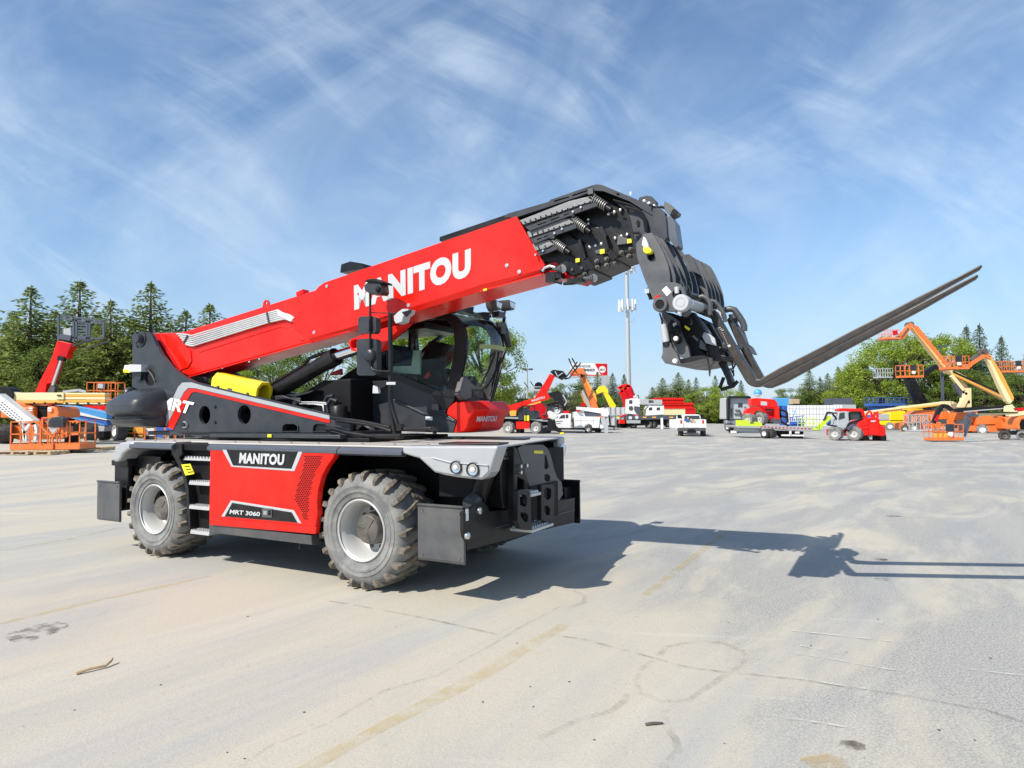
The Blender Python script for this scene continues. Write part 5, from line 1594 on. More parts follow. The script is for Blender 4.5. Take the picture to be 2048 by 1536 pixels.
def basket(T, n, x0, y0, x1, y1, Y, m_=None, dy=0, deep=.95, npost=5, band=.16, box=True, parent=None):
    m_ = m_ or ORG
    a = AT(*zp(n, x0, y1), Y + dy); b = AT(*zp(n, x1, y1), Y + dy); c = AT(*zp(n, (x0 + x1)/2, y0), Y + dy)
    xa, xb, zb, zt = a.x, b.x, a.z, c.z
    h_ = zt - zb; th = max(.035, h_*.035)
    mb = MB(m_)
    ya, yb = Y + dy, Y + dy + deep
    for i in range(npost):
        x = xa + (xb - xa)*i/(npost - 1)
        for y in (ya, yb): mb.bb((x - th/2, y - th/2, zb), (x + th/2, y + th/2, zt))
    for y in (ya, yb):
        for f_ in (1.0, .56):
            z = zb + h_*f_; mb.bb((xa - th/2, y - th/2, z - th/2), (xb + th/2, y + th/2, z + th/2))
        mb.bb((xa - th/2, y - .02, zb), (xb + th/2, y + .02, zb + h_*band))
    for x in (xa, xb):
        for f_ in (1.0, .56):
            z = zb + h_*f_; mb.bb((x - th/2, ya, z - th/2), (x + th/2, yb, z + th/2))
        mb.bb((x - .02, ya, zb), (x + .02, yb, zb + h_*band))
    ob = T.put('basket', mb, parent)
    T.put('basket_floor', MB(GRYL).bb((xa, ya, zb - .03), (xb, yb, zb + .02)), ob)
    if box:
        xm = xa + (xb - xa)*.55
        T.put('control_box', MB(PLASTIC).bb((xm - h_*.22, ya - .14, zb + h_*.58), (xm + h_*.22, ya + .02, zb + h_*1.02)), ob)
        T.put('document_case', MB(WHT).bb((xm - h_*.13, ya - .16, zb + h_*.30), (xm + h_*.13, ya - .03, zb + h_*.52)), ob)
    return ob
def P_(T, name, m_, n, pts, t=.6, dy=0, parent=None, bevel=0.0):
    return T.put(name, prf(MB(m_), n, pts, T.Y, t, dy), parent, bevel=bevel)

# ================================================================ left of the machine
# red telehandler with raised boom
T = Thing('telehandler', 'red telehandler with boom raised steeply holding a black fork carriage before the spruces at left', 'telehandler', (85, 850), 38)
P_(T, 'body', REDD, 'a', [(150, 1010), (420, 1010), (470, 1120), (470, 1200), (120, 1200), (120, 1080)], 2.0)
for x in (180, 420): bwheel(T, 'a', x, 1210, 60, 70, T.Y, -.3)
bo = P_(T, 'boom', RED, 'a', [(295, 965), (350, 840), (430, 690), (470, 570), (490, 515), (612, 545), (600, 590), (585, 600), (565, 670), (500, 665), (495, 690), (440, 880), (400, 885), (385, 965)], .5, bevel=.02)
P_(T, 'boom_side', REDD, 'a', [(500, 525), (612, 547), (585, 602), (565, 670), (500, 655)], .04, -.03, bo)
T.put('cylinder', bars(MB(GREYP), 'a', [(520, 690), (450, 900)], T.Y, .12, -.1), bo)
T.put('hose_cover', bars(MB(BLK), 'a', [(500, 665), (555, 675)], T.Y, .25, .0), bo)
P_(T, 'cylinder_base', HUB, 'a', [(430, 900), (470, 900), (460, 965), (400, 965)], .3, -.1, bo)
mb = MB(TRIM)
for q in ([(500, 300), (500, 520)], [(520, 305), (885, 350)], [(520, 330), (880, 370)], [(885, 350), (885, 500)], [(515, 490), (885, 500)], [(630, 320), (630, 530)], [(765, 340), (765, 520)], [(655, 330), (655, 520)], [(745, 340), (745, 510)]):
    bars(mb, 'a', q, T.Y, .10, -.5)
for k in range(7): bars(mb, 'a', [(655, 360 + k*24), (745, 365 + k*24)], T.Y, .09, -.48)
bars(mb, 'a', [(520, 480), (615, 500)], T.Y, .3, -.45)
ca = T.put('fork_carriage', mb)
mb = MB(BROWN); bars(mb, 'a', [(620, 565), (700, 535), (805, 508)], T.Y, .09, -.9); T.put('fork', mb, ca)
mb = MB(BROWN); bars(mb, 'a', [(750, 580), (850, 550), (935, 522)], T.Y, .09, -.9); T.put('fork', mb, ca)
mb = MB(GALV); prf(mb, 'a', [(530, 415), (600, 410), (605, 470), (570, 490), (530, 460)], T.Y, .2, -.4); T.put('valve_block', mb, ca)

# long cream boom lift
Yb = D('f', 60, 1005)
T = Thing('boom_lift', 'orange boom lift with long flat cream boom and white perforated arm at far left', 'boom lift', (60, 885), Yb, 'orange and cream boom lifts')
for pts, m_ in (([(60, 165), (200, 175), (235, 200), (900, 200), (900, 320), (250, 320), (140, 295), (110, 240)], CRM), ([(250, 322), (1000, 322), (1000, 365), (380, 372)], AMB)):
    P_(T, 'boom', m_, 'f', pts, .45, bevel=.02)
T.put('boom', prf(MB(CRM), 'f', [(900, 196), (1000, 196), (1000, 305), (900, 305)], T.Y, .5, -.04))
for y, h_, m_ in ((200, 28, CRM), (230, 34, AMB), (268, 38, CRM), (312, 40, AMB), (356, 24, CRM)):
    P_(T, 'boom_section', m_, 'f', [(990, y), (1650, y + 2), (1650, y + h_), (990, y + h_ - 2)], .4, .02)
mb = MB(BLK)
for k in range(7): prf(mb, 'f', [(520 + k*170, 350), (540 + k*170, 350), (540 + k*170, 378), (520 + k*170, 378)], T.Y, .05, -.05)
bars(mb, 'f', [(900, 240), (960, 245)], T.Y, .06, -.06); bars(mb, 'f', [(380, 378), (1600, 400)], T.Y, .03, -.03)
T.put('hose_clamps', mb)
T.put('pivot', MB(BLK).lathe([(0, 0), (0, .42), (.6, .42)], AT(*zp('f', 60, 240), T.Y - .1), 'y', 20))
P_(T, 'hood', ORG, 'f', [(120, 325), (250, 312), (400, 380), (530, 420), (540, 600), (310, 560), (200, 600), (0, 600), (0, 480), (90, 400)], 1.6, bevel=.06)
P_(T, 'hood', ORG, 'f', [(740, 420), (850, 415), (905, 450), (925, 510), (918, 590), (740, 600)], 1.6, -.1, bevel=.05)
P_(T, 'hood', ORG, 'f', [(310, 470), (380, 430), (530, 425), (530, 600), (400, 590)], 1.0, -.15, bevel=.05)
P_(T, 'engine_bay', BLKM, 'f', [(550, 400), (735, 400), (735, 610), (550, 610)], 1.3, .1)
mb = MB(WHT)
for x in (450, 750):
    prf(mb, 'f', [(x, 435), (x + 60, 435), (x + 60, 460), (x, 460)], T.Y, .01, -.17); prf(mb, 'f', [(x, 468), (x + 60, 468), (x + 60, 494), (x, 494)], T.Y, .01, -.17)
T.put('decal', mb)
P_(T, 'chassis', ORG, 'f', [(110, 720), (370, 700), (1000, 760), (1000, 930), (300, 945), (120, 900)], 1.8, .3, bevel=.05)
bwheel(T, 'f', 0, 850, 80, 155, T.Y, 0, .5); bwheel(T, 'f', 1340, 820, 90, 135, T.Y, .3, .5)
arm = prf(MB(WHT), 'f', [(-40, 210), (0, 240), (520, 640), (330, 690), (160, 600), (-40, 450)], T.Y, .5, -.9)
ar = T.put('white_arm', arm, bevel=.02)
mb = MB(BLKM)
for r_ in range(3):
    for k in range(9):
        x, y = 20 + k*38 + r_*-18, 345 + k*32 + r_*38
        if r_ == 2 and k > 6: continue
        prf(mb, 'f', [(x, y), (x + 26, y + 8), (x + 30, y + 22), (x + 4, y + 14)], T.Y, .01, -.912)
T.put('arm_holes', mb, ar)
# front basket on the ground
Yq = D('f', 700, 1150)
T = Thing('lift_basket', 'orange work basket with black control box set on pallets at far left', 'work basket', (90, 899), Yq)
basket(T, 'f', 165, 655, 1250, 1100, Yq, ORG, 0, .95, 8, .20, False)
mb = MB(ORG)
for q in ([(670, 590), (670, 760), (830, 900), (1000, 740), (1000, 640)], [(830, 900), (830, 1090)], [(670, 595), (830, 595)], [(560, 660), (640, 720), (640, 1000)], [(1140, 670), (1200, 640), (1240, 670)], [(1140, 860), (1240, 850)], [(1020, 660), (1050, 700), (1050, 900)]):
    bars(mb, 'f', q, Yq, .05, -.05)
T.put('gate_frame', mb)
T.put('control_box', prf(MB(PLASTIC), 'f', [(755, 660), (800, 600), (850, 580), (930, 570), (1000, 600), (1000, 740), (755, 740)], Yq, .3, -.2), bevel=.02)
T.put('control_plate', prf(MB(GREYP), 'f', [(755, 745), (920, 745), (830, 855)], Yq, .02, -.15))
mb = MB(WHT)
for q in ([(340, 690), (400, 850), (420, 960)], [(470, 700), (400, 800), (380, 960)], [(560, 700), (580, 800), (560, 950)]): bars(mb, 'f', q, Yq, .10, .4)
T.put('hose_loop', mb)
mb = MB(BLKM)
for q in ([(1150, 690), (1220, 700), (1220, 800), (1150, 810)], [(1150, 870), (1220, 870), (1210, 980), (1140, 980)], [(1020, 880), (1100, 880), (1110, 985), (1010, 985)]): prf(mb, 'f', q, Yq, .2, .5)
T.put('tray_pad', mb)
# pallets
def pallet_proto():
    o = empty('pallet', (0, 0, 0), 'x', 'pallet')
    mb = MB(WOOD)
    for i in range(5): mb.bb((-.6, -.5 + i*.22, .10), (.6, -.5 + i*.22 + .11, .125))
    for i in range(3): mb.bb((-.6, -.5 + i*.44, 0), (.6, -.5 + i*.44 + .11, .02))
    mb.build('boards', o)
    for x in (-.55, 0, .55):
        MB(WOOD).bb((x - .05, -.5, .022), (x + .05, .5, .098)).build('runner', o)
    return o
def cpy(o, parent=None):
    c = o.copy(); COL.objects.link(c); c.parent = parent
    for ch in list(o.children): cpy(ch, c)
    return c
pp = pallet_proto()
lab = ['weathered brown pallet lying leftmost under the orange basket', 'pale wooden pallet lying flat in the middle below the orange basket', 'pale wooden pallet lying flat just right of the orange basket', 'pale wooden pallet lying nearest the grey machine fender']
for i, (x, y) in enumerate(((45, 908), (90, 908), (145, 903), (188, 900))):
    o = pp if i == 0 else cpy(pp)
    o.location = G(x, y) + Vector((0, 0, 0)); o.rotation_euler = (0, 0, random.uniform(-.1, .1)); o['label'] = lab[i]; o['group'] = 'pallets on the ground at far left'
# blue boom lift lying behind
T = Thing('boom_lift', 'blue boom lift with long folded light blue boom behind the grey counterweight', 'boom lift', (190, 880), Yb + 3)
P_(T, 'boom', LBL, 'f', [(880, 398), (1100, 400), (1300, 430), (1680, 510), (1680, 610), (1300, 520), (900, 440)], .5, bevel=.02)
P_(T, 'boom_edge', WHT, 'f', [(860, 400), (1000, 430), (1300, 520), (1680, 620), (1680, 635), (1200, 545), (920, 470)], .4, -.05)
P_(T, 'lower_boom', BLU, 'f', [(920, 500), (1300, 570), (1680, 650), (1700, 720), (1600, 715), (1300, 655), (1160, 610), (930, 560)], .4, bevel=.02)
P_(T, 'lower_boom', LBL, 'f', [(920, 545), (980, 540), (1650, 700), (1640, 715), (1300, 650)], .4, -.03)
P_(T, 'counterweight', REDD, 'f', [(1330, 640), (1430, 650), (1640, 700), (1500, 715), (1340, 690)], .4)
P_(T, 'red_boom', RED, 'f', [(1290, 400), (1660, 400), (1660, 480), (1400, 430)], .4, .5)
P_(T, 'chassis', GREYP, 'f', [(1380, 740), (1450, 720), (1650, 730), (1640, 810), (1460, 812)], 1.2, bevel=.02)
P_(T, 'undercarriage', BLKM, 'f', [(1400, 812), (1640, 812), (1640, 900), (1450, 920)], .8)
bwheel(T, 'f', 1800, 800, 120, 155, T.Y, -.3, .5, RUBK, WHT)
bwheel(T, 'f', 1560, 850, 70, 100, T.Y, .5, .5)
# baskets showing behind
T = Thing('lift_basket', 'orange work basket standing behind the long cream boom', 'work basket', (200, 870), Yb + 5)
basket(T, 'f', 1365, 35, 1815, 330, T.Y, ORG, 0, .9, 5, .1, False)
T.put('support', bars(MB(GREYP), 'f', [(1000, 185), (1240, 160), (1360, 185)], T.Y, .12), None)
T.put('support_leg', bars(MB(GREYP), 'f', [(1590, 320), (1590, 900)], T.Y, .2, .4))
T.put('control_box', prf(MB(GREYP), 'f', [(1540, 60), (1620, 60), (1620, 130), (1540, 130)], T.Y, .2, -.1))
T = Thing('lift_basket', 'low orange work basket seen between turret and chassis of the big machine', 'work basket', (295, 884), D(0, 295, 884))
basket(T, 'a', 1062, 1245, 1500, 1385, T.Y, ORG, 0, .9, 6, .08, False)
mb = MB(AMB)
prf(mb, 'a', [(1150, 1255), (1220, 1255), (1220, 1330), (1190, 1350)], T.Y, .3, .3); T.put('hood', mb)
T.put('panel', prf(MB(WHT), 'a', [(1245, 1265), (1315, 1265), (1315, 1330), (1245, 1330)], T.Y, .05, .5))
T.put('control_box', prf(MB(PLASTIC), 'a', [(1240, 1330), (1320, 1330), (1320, 1375), (1240, 1375)], T.Y, .2, .5))
T = Thing('forklift', 'dark machine with tall wheels half hidden behind the counterweight', 'forklift', (310, 880), T.Y + 5)
P_(T, 'body', BLU, 'a', [(1330, 1255), (1500, 1250), (1500, 1340), (1330, 1345)], 1.2); bwheel(T, 'a', 1430, 1340, 40, 46, T.Y, -.2)

# ================================================================ centre
# second rotating telehandler, smaller in the distance
Y3 = D('b', 500, 1195)
T = Thing('rotating_telehandler', 'distant red rotating telehandler with boom up, parked beside the white service truck', 'telehandler', (1045, 866), Y3)
P_(T, 'chassis', BLKM, 'b', [(250, 1010), (860, 1010), (880, 1090), (640, 1120), (460, 1150), (260, 1100)], 1.8, .3)
P_(T, 'deck', SIL, 'b', [(240, 985), (480, 990), (640, 1005), (870, 1020), (890, 1050), (800, 1045), (640, 1020), (240, 1003)], 2.2, bevel=.03)
P_(T, 'side_panel', RED, 'b', [(460, 1045), (640, 1040), (630, 1135), (465, 1138)], .1, -.05)
for cx, cy, rx, ry in ((352, 1122, 68, 78), (708, 1125, 74, 82)): bwheel(T, 'b', cx, cy, rx, ry, T.Y, -.1, .5, RUB)
bwheel(T, 'b', 500, 1160, 40, 45, T.Y, 2, .5); bwheel(T, 'b', 840, 1165, 45, 50, T.Y, 2, .5)
P_(T, 'turret', GRY, 'b', [(245, 900), (370, 920), (480, 960), (490, 985), (245, 985)], 1.2)
P_(T, 'cab', GRY, 'b', [(490, 905), (600, 900), (760, 905), (765, 990), (650, 1010), (490, 1030)], 1.0, -.1)
P_(T, 'cab_glass', DGLASS, 'b', [(490, 905), (500, 870), (560, 845), (640, 850), (640, 905)], .8, -.12)
T.put('cab_frame', bars(MB(BLK), 'b', [(490, 905), (500, 872), (560, 845), (690, 840), (700, 905)], T.Y, .09, -.2))
bo = P_(T, 'boom', RED, 'b', [(320, 840), (400, 830), (650, 755), (870, 680), (905, 740), (860, 765), (640, 830), (480, 885), (465, 960), (400, 975), (370, 920)], .6, bevel=.02)
P_(T, 'boom_stripe', AMB, 'b', [(370, 905), (465, 900), (460, 970), (390, 975)], .05, -.04, bo)
mb = MB(LET)
q_ = [AT(*zp('b', x, y), T.Y - .02) for x, y in ((665, 795), (832, 745), (826, 715), (658, 765))]
text_on(mb, 'MANITOU', q_, (0, -1, 0), bold=.04, depth=.02); T.put('boom_lettering', mb, bo, recalc=False)
hd = P_(T, 'boom_head', BLK, 'b', [(880, 680), (1000, 650), (1050, 690), (1060, 760), (1080, 830), (1040, 850), (1000, 780), (960, 800), (940, 740), (905, 740)], .7, -.1)
T.put('carriage', bars(MB(GALV), 'b', [(1060, 700), (1110, 790), (1080, 840)], T.Y, .10, -.3), hd)
mb = MB(BLK); bars(mb, 'b', [(960, 880), (1150, 850)], T.Y, .08, 0); bars(mb, 'b', [(1000, 790), (1010, 900)], T.Y, .09, 0); bars(mb, 'b', [(1110, 780), (1120, 880)], T.Y, .09, 0); bars(mb, 'b', [(820, 830), (1000, 850)], T.Y, .15, .4)
T.put('fork_frame', mb, hd)
T.put('lift_cylinder', bars(MB(AMB), 'b', [(560, 865), (640, 830), (780, 790)], T.Y, .12, -.1), bo)
mb = MB(RUBK)
mb.tube([AT(*zp('b', 800 + 55*math.cos(a), 890 + 75*math.sin(a)), T.Y - .2) for a in [R(q) for q in range(-90, 100, 15)]], .07, 6)
T.put('cab_guard', mb)
mb = MB(YELS); prf(mb, 'b', [(568, 965), (595, 965), (595, 1035), (568, 1035)], T.Y, .02, -.14); prf(mb, 'b', [(602, 965), (628, 965), (628, 1035), (602, 1035)], T.Y, .02, -.14)
T.put('sticker', mb)
mb = MB(BLK); prf(mb, 'b', [(720, 1205), (790, 1150), (860, 1120), (870, 1030), (960, 1020), (980, 1100), (1070, 1180), (1060, 1200), (960, 1165), (860, 1165)], T.Y, .4, -.4)
T.put('stabiliser', mb)
mb = MB(YELS); prf(mb, 'b', [(1020, 1185), (1070, 1180), (1075, 1200), (1025, 1205)], T.Y, .5, -.45); T.put('pad', mb)
T.put('engine_cover', prf(MB(REDD), 'b', [(790, 965), (870, 960), (875, 1005), (795, 1010)], T.Y, .5, -.1))
T.put('mast_pole', bars(MB(BLK), 'b', [(540, 790), (540, 980)], T.Y, .05, -.4))
# forks of a second telehandler behind it
T = Thing('telehandler', 'red telehandler behind, boom steep with black fork head reaching towards the billboard', 'telehandler', (1075, 855), Y3 + 9)
bo = P_(T, 'boom', RED, 'b', [(715, 720), (800, 590), (895, 430), (960, 465), (905, 590), (840, 700), (790, 760), (700, 760)], .6, bevel=.02)
mb = MB(BLK); prf(mb, 'b', [(905, 400), (940, 380), (1060, 395), (1112, 455), (1060, 510), (1000, 480), (960, 460)], T.Y, .9, -.2)
hd = T.put('fork_carriage', mb, bo)
T.put('fork', bars(MB(BROWN), 'b', [(1040, 500), (1100, 480), (1245, 282)], T.Y, .13, -.2), hd)
T.put('fork', bars(MB(BROWN), 'b', [(1080, 500), (1140, 490), (1290, 290)], T.Y, .13, .8), hd)
mb = MB(ALU); bars(mb, 'b', [(960, 400), (1000, 480)], T.Y, .08, -.3); bars(mb, 'b', [(985, 470), (1060, 420)], T.Y, .08, -.3); T.put('valve_block', mb, hd)
P_(T, 'body', REDD, 'b', [(560, 800), (900, 820), (900, 990), (560, 990)], 2)
T = Thing('fork_rack', 'pair of black forks and grey carriage raised beside the double headed lamp post', 'forklift mast', (1060, 850), Y3 + 14)
mb = MB(BLK); bars(mb, 'b', [(565, 540), (615, 610)], T.Y, .09); bars(mb, 'b', [(645, 530), (685, 590)], T.Y, .09); T.put('fork', mb)
mb = MB(GREYP); bars(mb, 'b', [(620, 600), (780, 600)], T.Y, .08); bars(mb, 'b', [(620, 640), (780, 640)], T.Y, .2); bars(mb, 'b', [(700, 600), (700, 1000)], T.Y, .2, .3); T.put('carriage', mb)
T.put('reel', MB(BLKM).lathe([(0, 0), (0, .42), (.5, .42)], AT(*zp('b', 750, 590), T.Y), 'y', 16))
# more machinery massed behind the white truck cab
T = Thing('tractor', 'tractor with light rimmed wheel between the black fork frame and the white pickup cab', 'tractor', (1115, 860), Y3 + 4)
bwheel(T, 'b', 985, 900, 75, 80, T.Y, 0, .5, RUBK, GREYP); P_(T, 'body', BLKM, 'b', [(860, 820), (960, 790), (1100, 800), (1110, 900), (1160, 940), (860, 960)], 1.2, .5)
P_(T, 'engine_cover', REDD, 'b', [(1060, 905), (1140, 905), (1140, 940), (1060, 940)], .5, -.1)
bwheel(T, 'b', 1090, 960, 30, 34, T.Y, .1, .4)
P_(T, 'cab', DGLASS, 'b', [(860, 840), (930, 820), (950, 900), (870, 920)], 1, .2)
T.put('mast', bars(MB(BLK), 'b', [(1100, 700), (1110, 860), (1180, 850)], T.Y, .15, .6))
# white service truck with crane
Y4 = D('b', 1380, 1190)
T = Thing('service_truck', 'white service truck with crane and dark tank parked right of the distant red telehandler', 'service truck', (1165, 866), Y4)
P_(T, 'cab', WHT, 'b', [(960, 1000), (1010, 955), (1060, 938), (1170, 942), (1165, 1130), (985, 1128), (955, 1060)], 2.0, bevel=.05)
P_(T, 'hood', WHT, 'b', [(870, 925), (900, 905), (1005, 960), (1000, 1000), (940, 1020), (890, 1000)], 1.8, bevel=.03)
P_(T, 'window', DGLASS, 'b', [(1010, 1005), (1040, 965), (1085, 955), (1088, 1000)], .02, -.015)
P_(T, 'window', DGLASS, 'b', [(1098, 953), (1130, 955), (1128, 1000), (1098, 1000)], .02, -.015)
mb = MB(HUB); prf(mb, 'b', [(970, 1040), (1060, 1035), (1060, 1041), (970, 1047)], T.Y, .01, -.02); prf(mb, 'b', [(980, 1065), (1030, 1063), (1030, 1069), (980, 1071)], T.Y, .01, -.02); T.put('door_lettering', mb)
P_(T, 'frame', BLKM, 'b', [(980, 1130), (1540, 1130), (1560, 1165), (1450, 1165), (1300, 1150), (990, 1145)], 1.6, .2)
bd = P_(T, 'service_body', WHT, 'b', [(1205, 975), (1540, 985), (1520, 1125), (1440, 1125), (1430, 1090), (1390, 1075), (1350, 1085), (1330, 1125), (1210, 1128)], 2.1, -.05, bevel=.03)
mb = MB(GREYP)
for x in (1290, 1450): bars(mb, 'b', [(x, 990), (x, 1080)], T.Y, .02, -.06)
bars(mb, 'b', [(1215, 1030), (1520, 1035)], T.Y, .02, -.06); T.put('locker_seam', mb, bd)
mb = MB(BLK)
for y in (1025, 1050, 1075, 1100): bars(mb, 'b', [(1165, y), (1210, y)], T.Y, .04, -.02)
T.put('ladder', mb)
P_(T, 'tank', TRIM, 'b', [(1345, 905), (1540, 905), (1540, 980), (1345, 980)], 1.2, .2, bevel=.05)
cr = P_(T, 'crane_boom', WHT, 'b', [(1235, 855), (1300, 860), (1640, 880), (1650, 925), (1600, 950), (1290, 900), (1245, 915)], .5, .1, bevel=.03)
P_(T, 'crane_tip', REDD, 'b', [(1235, 895), (1280, 893), (1280, 915), (1240, 918)], .3, -.05, cr)
P_(T, 'crane_base', WHT, 'b', [(1540, 900), (1650, 920), (1640, 980), (1560, 975)], .6, 0)
P_(T, 'headache_rack', WHT, 'b', [(1205, 920), (1330, 910), (1345, 980), (1205, 980)], 1.6, .3)
P_(T, 'tail_gear', GREYP, 'b', [(1545, 1010), (1640, 1020), (1650, 1060), (1560, 1080)], .8, 0)
mb = MB(BLK); prf(mb, 'b', [(1640, 1090), (1730, 1095), (1735, 1120), (1640, 1115)], T.Y, .6, 0); bars(mb, 'b', [(1715, 1110), (1715, 1155)], T.Y, .08); bars(mb, 'b', [(1650, 960), (1665, 1090)], T.Y, .12, .1); T.put('vice', mb)
P_(T, 'outrigger', GREYP, 'b', [(1570, 1075), (1610, 1060), (1640, 1100), (1640, 1190), (1600, 1190), (1590, 1110)], .4, -.2)
P_(T, 'tail_box', WHT, 'b', [(1535, 1085), (1580, 1085), (1580, 1130), (1535, 1130)], .5, 0)
bwheel(T, 'b', 1380, 1140, 46, 52, T.Y, -.1, .3, RUBK, RIM); bwheel(T, 'b', 1500, 1160, 30, 38, T.Y, 1.6, .3)
# orange, grey and yellow raised booms
T = Thing('telehandler', 'orange telehandler boom raised in front of the billboard, black forks upward', 'telehandler', (1190, 855), Y4 + 8)
bo = P_(T, 'boom', ORG, 'b', [(1290, 470), (1340, 430), (1420, 600), (1500, 830), (1525, 885), (1430, 885), (1400, 760)], .7, bevel=.02)
P_(T, 'boom_side', AMB, 'b', [(1340, 440), (1375, 520), (1480, 690), (1500, 800), (1440, 700), (1370, 560)], .3, -.1, bo)
hd = P_(T, 'boom_head', ORG, 'b', [(1150, 400), (1240, 360), (1325, 360), (1345, 430), (1290, 470), (1230, 440), (1160, 440)], .9, -.1, bo)
P_(T, 'tilt_link', BLK, 'b', [(1280, 430), (1330, 445), (1320, 475), (1290, 470)], .2, -.25, hd)
T.put('fork', bars(MB(BLK), 'b', [(1135, 235), (1180, 340), (1230, 400)], T.Y, .12, -.3), hd); T.put('fork', bars(MB(BLK), 'b', [(1178, 232), (1225, 320), (1260, 400)], T.Y, .12, .7), hd)
P_(T, 'body', ORG, 'b', [(1380, 870), (1560, 870), (1560, 1000), (1380, 1000)], 2)
T = Thing('telehandler', 'pale grey telehandler boom with dark fork frame left of the orange boom', 'telehandler', (1165, 855), Y4 + 11)
bo = P_(T, 'boom', GREYP, 'b', [(1290, 650), (1320, 640), (1425, 850), (1425, 880), (1380, 880)], .5)
P_(T, 'boom_side', AMB, 'b', [(1288, 655), (1300, 700), (1370, 840), (1350, 840), (1290, 690)], .2, -.05, bo)
mb = MB(BLK)
for q in ([(1130, 610), (1180, 660)], [(1180, 640), (1320, 620)], [(1200, 590), (1250, 640)], [(1190, 600), (1290, 600), (1300, 650)], [(1180, 665), (1300, 665)]): bars(mb, 'b', q, T.Y, .08)
T.put('fork_carriage', mb, bo); P_(T, 'engine_cover', REDD, 'b', [(1295, 800), (1340, 800), (1350, 850), (1300, 850)], .4, -.2)
P_(T, 'body', GREYP, 'b', [(1330, 870), (1480, 870), (1480, 1000), (1330, 1000)], 2)
T = Thing('excavator', 'bright yellow raised digger arm above the grey fence', 'excavator', (1225, 852), D('b', 1700, 1110) + 6)
bo = P_(T, 'boom', YEL, 'b', [(1570, 660), (1640, 680), (1740, 835), (1735, 885), (1680, 885)], .5, bevel=.02)
P_(T, 'boom_head', YEL, 'b', [(1490, 650), (1530, 592), (1590, 580), (1640, 640), (1640, 690), (1570, 665), (1500, 692)], .6, -.05, bo)
P_(T, 'body', YEL, 'b', [(1640, 880), (1800, 880), (1800, 1040), (1640, 1040)], 1.5)
T = Thing('crane', 'dark red twin cylinder crane arm rising behind the white boom truck', 'crane', (1250, 852), D('b', 1700, 1110) + 8)
mb = MB(REDD)
mb.tube([AT(*zp('b', 1835, 660), T.Y), AT(*zp('b', 1900, 850), T.Y)], .55, 16); T.put('cylinder', mb)
mb = MB(REDD).tube([AT(*zp('b', 1895, 620), T.Y), AT(*zp('b', 1965, 800), T.Y)], .55, 16); T.put('cylinder', mb)
mb = MB(RED)
for q in ([(1765, 620), (1840, 580)], [(1780, 690), (1850, 640), (1900, 580)], [(1840, 580), (1920, 590), (1925, 640)], [(1800, 600), (1820, 680), (1880, 660)], [(1850, 600), (1880, 700)]): bars(mb, 'b', q, T.Y, .35)
T.put('linkage', mb); P_(T, 'base', REDD, 'b', [(1850, 830), (2020, 790), (2030, 1000), (1860, 1000)], 1.5)
# billboard
YB = 150
T = Thing('billboard', 'white and red roadside billboard on a steel post beyond the lot', 'billboard', (1186, 850), YB)
pn = P_(T, 'panel', WHT, 'g', [(180, 222), (808, 228), (812, 425), (180, 415)], .4)
P_(T, 'red_field', REDD, 'g', [(592, 230), (805, 232), (810, 428), (690, 415)], .02, -.03, pn)
P_(T, 'red_border', REDD, 'g', [(180, 415), (812, 425), (814, 450), (180, 446)], .06, -.05, pn)
c_ = AT(*zp('g', 722, 332), YB - .06); r_ = (AT(*zp('g', 722, 332), YB) - AT(*zp('g', 780, 332), YB)).length
T.put('emblem', MB(WHT).lathe([(-.0, 0), (-.0, r_), (.03, r_)], c_, 'y', 32), pn)
mb = MB(HUB); text_on(mb, 'BEST', [AT(*zp('g', *q), YB - .08) for q in ((676, 352), (770, 352), (770, 318), (676, 318))], (0, -1, 0), bold=.02, depth=.02); T.put('emblem_lettering', mb, pn, recalc=False)
mb = MB(TRIM)
text_on(mb, 'ILLINOIS', [AT(*zp('g', *q), YB - .03) for q in ((230, 292), (520, 296), (522, 258), (230, 254))], (0, -1, 0), bold=.012, depth=.03)
text_on(mb, 'HAMMER', [AT(*zp('g', *q), YB - .03) for q in ((330, 362), (600, 364), (602, 318), (330, 316))], (0, -1, 0), bold=.012, depth=.03); T.put('lettering', mb, pn, recalc=False)
T.put('post', bars(MB(GALV), 'g', [(780, 445), (778, 1200)], YB, 2.4, .5))
T.put('catwalk', bars(MB(GALV), 'g', [(180, 462), (820, 455)], YB, .5, -.3))
# cell tower
YT = 170
T = Thing('cell_tower', 'tall pale grey monopole cell tower with white antenna rings behind the yard', 'tower', (1259, 850), YT)
a = AT(1259, 850, YT); b = AT(1252.5, 505, YT)
T.put('pole', MB(GALV).tube([Vector((a.x, YT, a.z - 1)), Vector((a.x, YT, b.z))], [.68, .46], 20))
for yy, n_, rr in ((535, 9, 2.3), (612, 10, 2.15)):
    z_ = AT(1254, yy, YT).z
    mb = MB(GALV)
    mb.tube([(a.x + rr*.8*math.cos(t*math.pi/6), YT + rr*.8*math.sin(t*math.pi/6), z_ - .5) for t in range(13)], .07, 6)
    for k in range(3):
        an = k*2.094 + .3; mb.beam((a.x, YT, z_ - .5), (a.x + rr*math.cos(an), YT + rr*math.sin(an), z_ - .5), .1, .1)
    rg = T.put('mounting_ring', mb)
    for k in range(n_):
        an = 2*math.pi*k/n_ + .2
        x, y = a.x + rr*math.cos(an), YT + rr*math.sin(an)
        T.put('antenna', MB(WHT).box((x, y, z_ + .1), (.45, .3, 2.8), Matrix.Rotation(an, 3, 'Z')), rg)
    mb = MB(GALV)
    for k in range(n_):
        an = 2*math.pi*k/n_ + .5; mb.box((a.x + rr*.8*math.cos(an), YT + rr*.8*math.sin(an), z_ - .9 + (k % 3)*.3), (.3, .2, .5))
    T.put('radio_units', mb, rg)
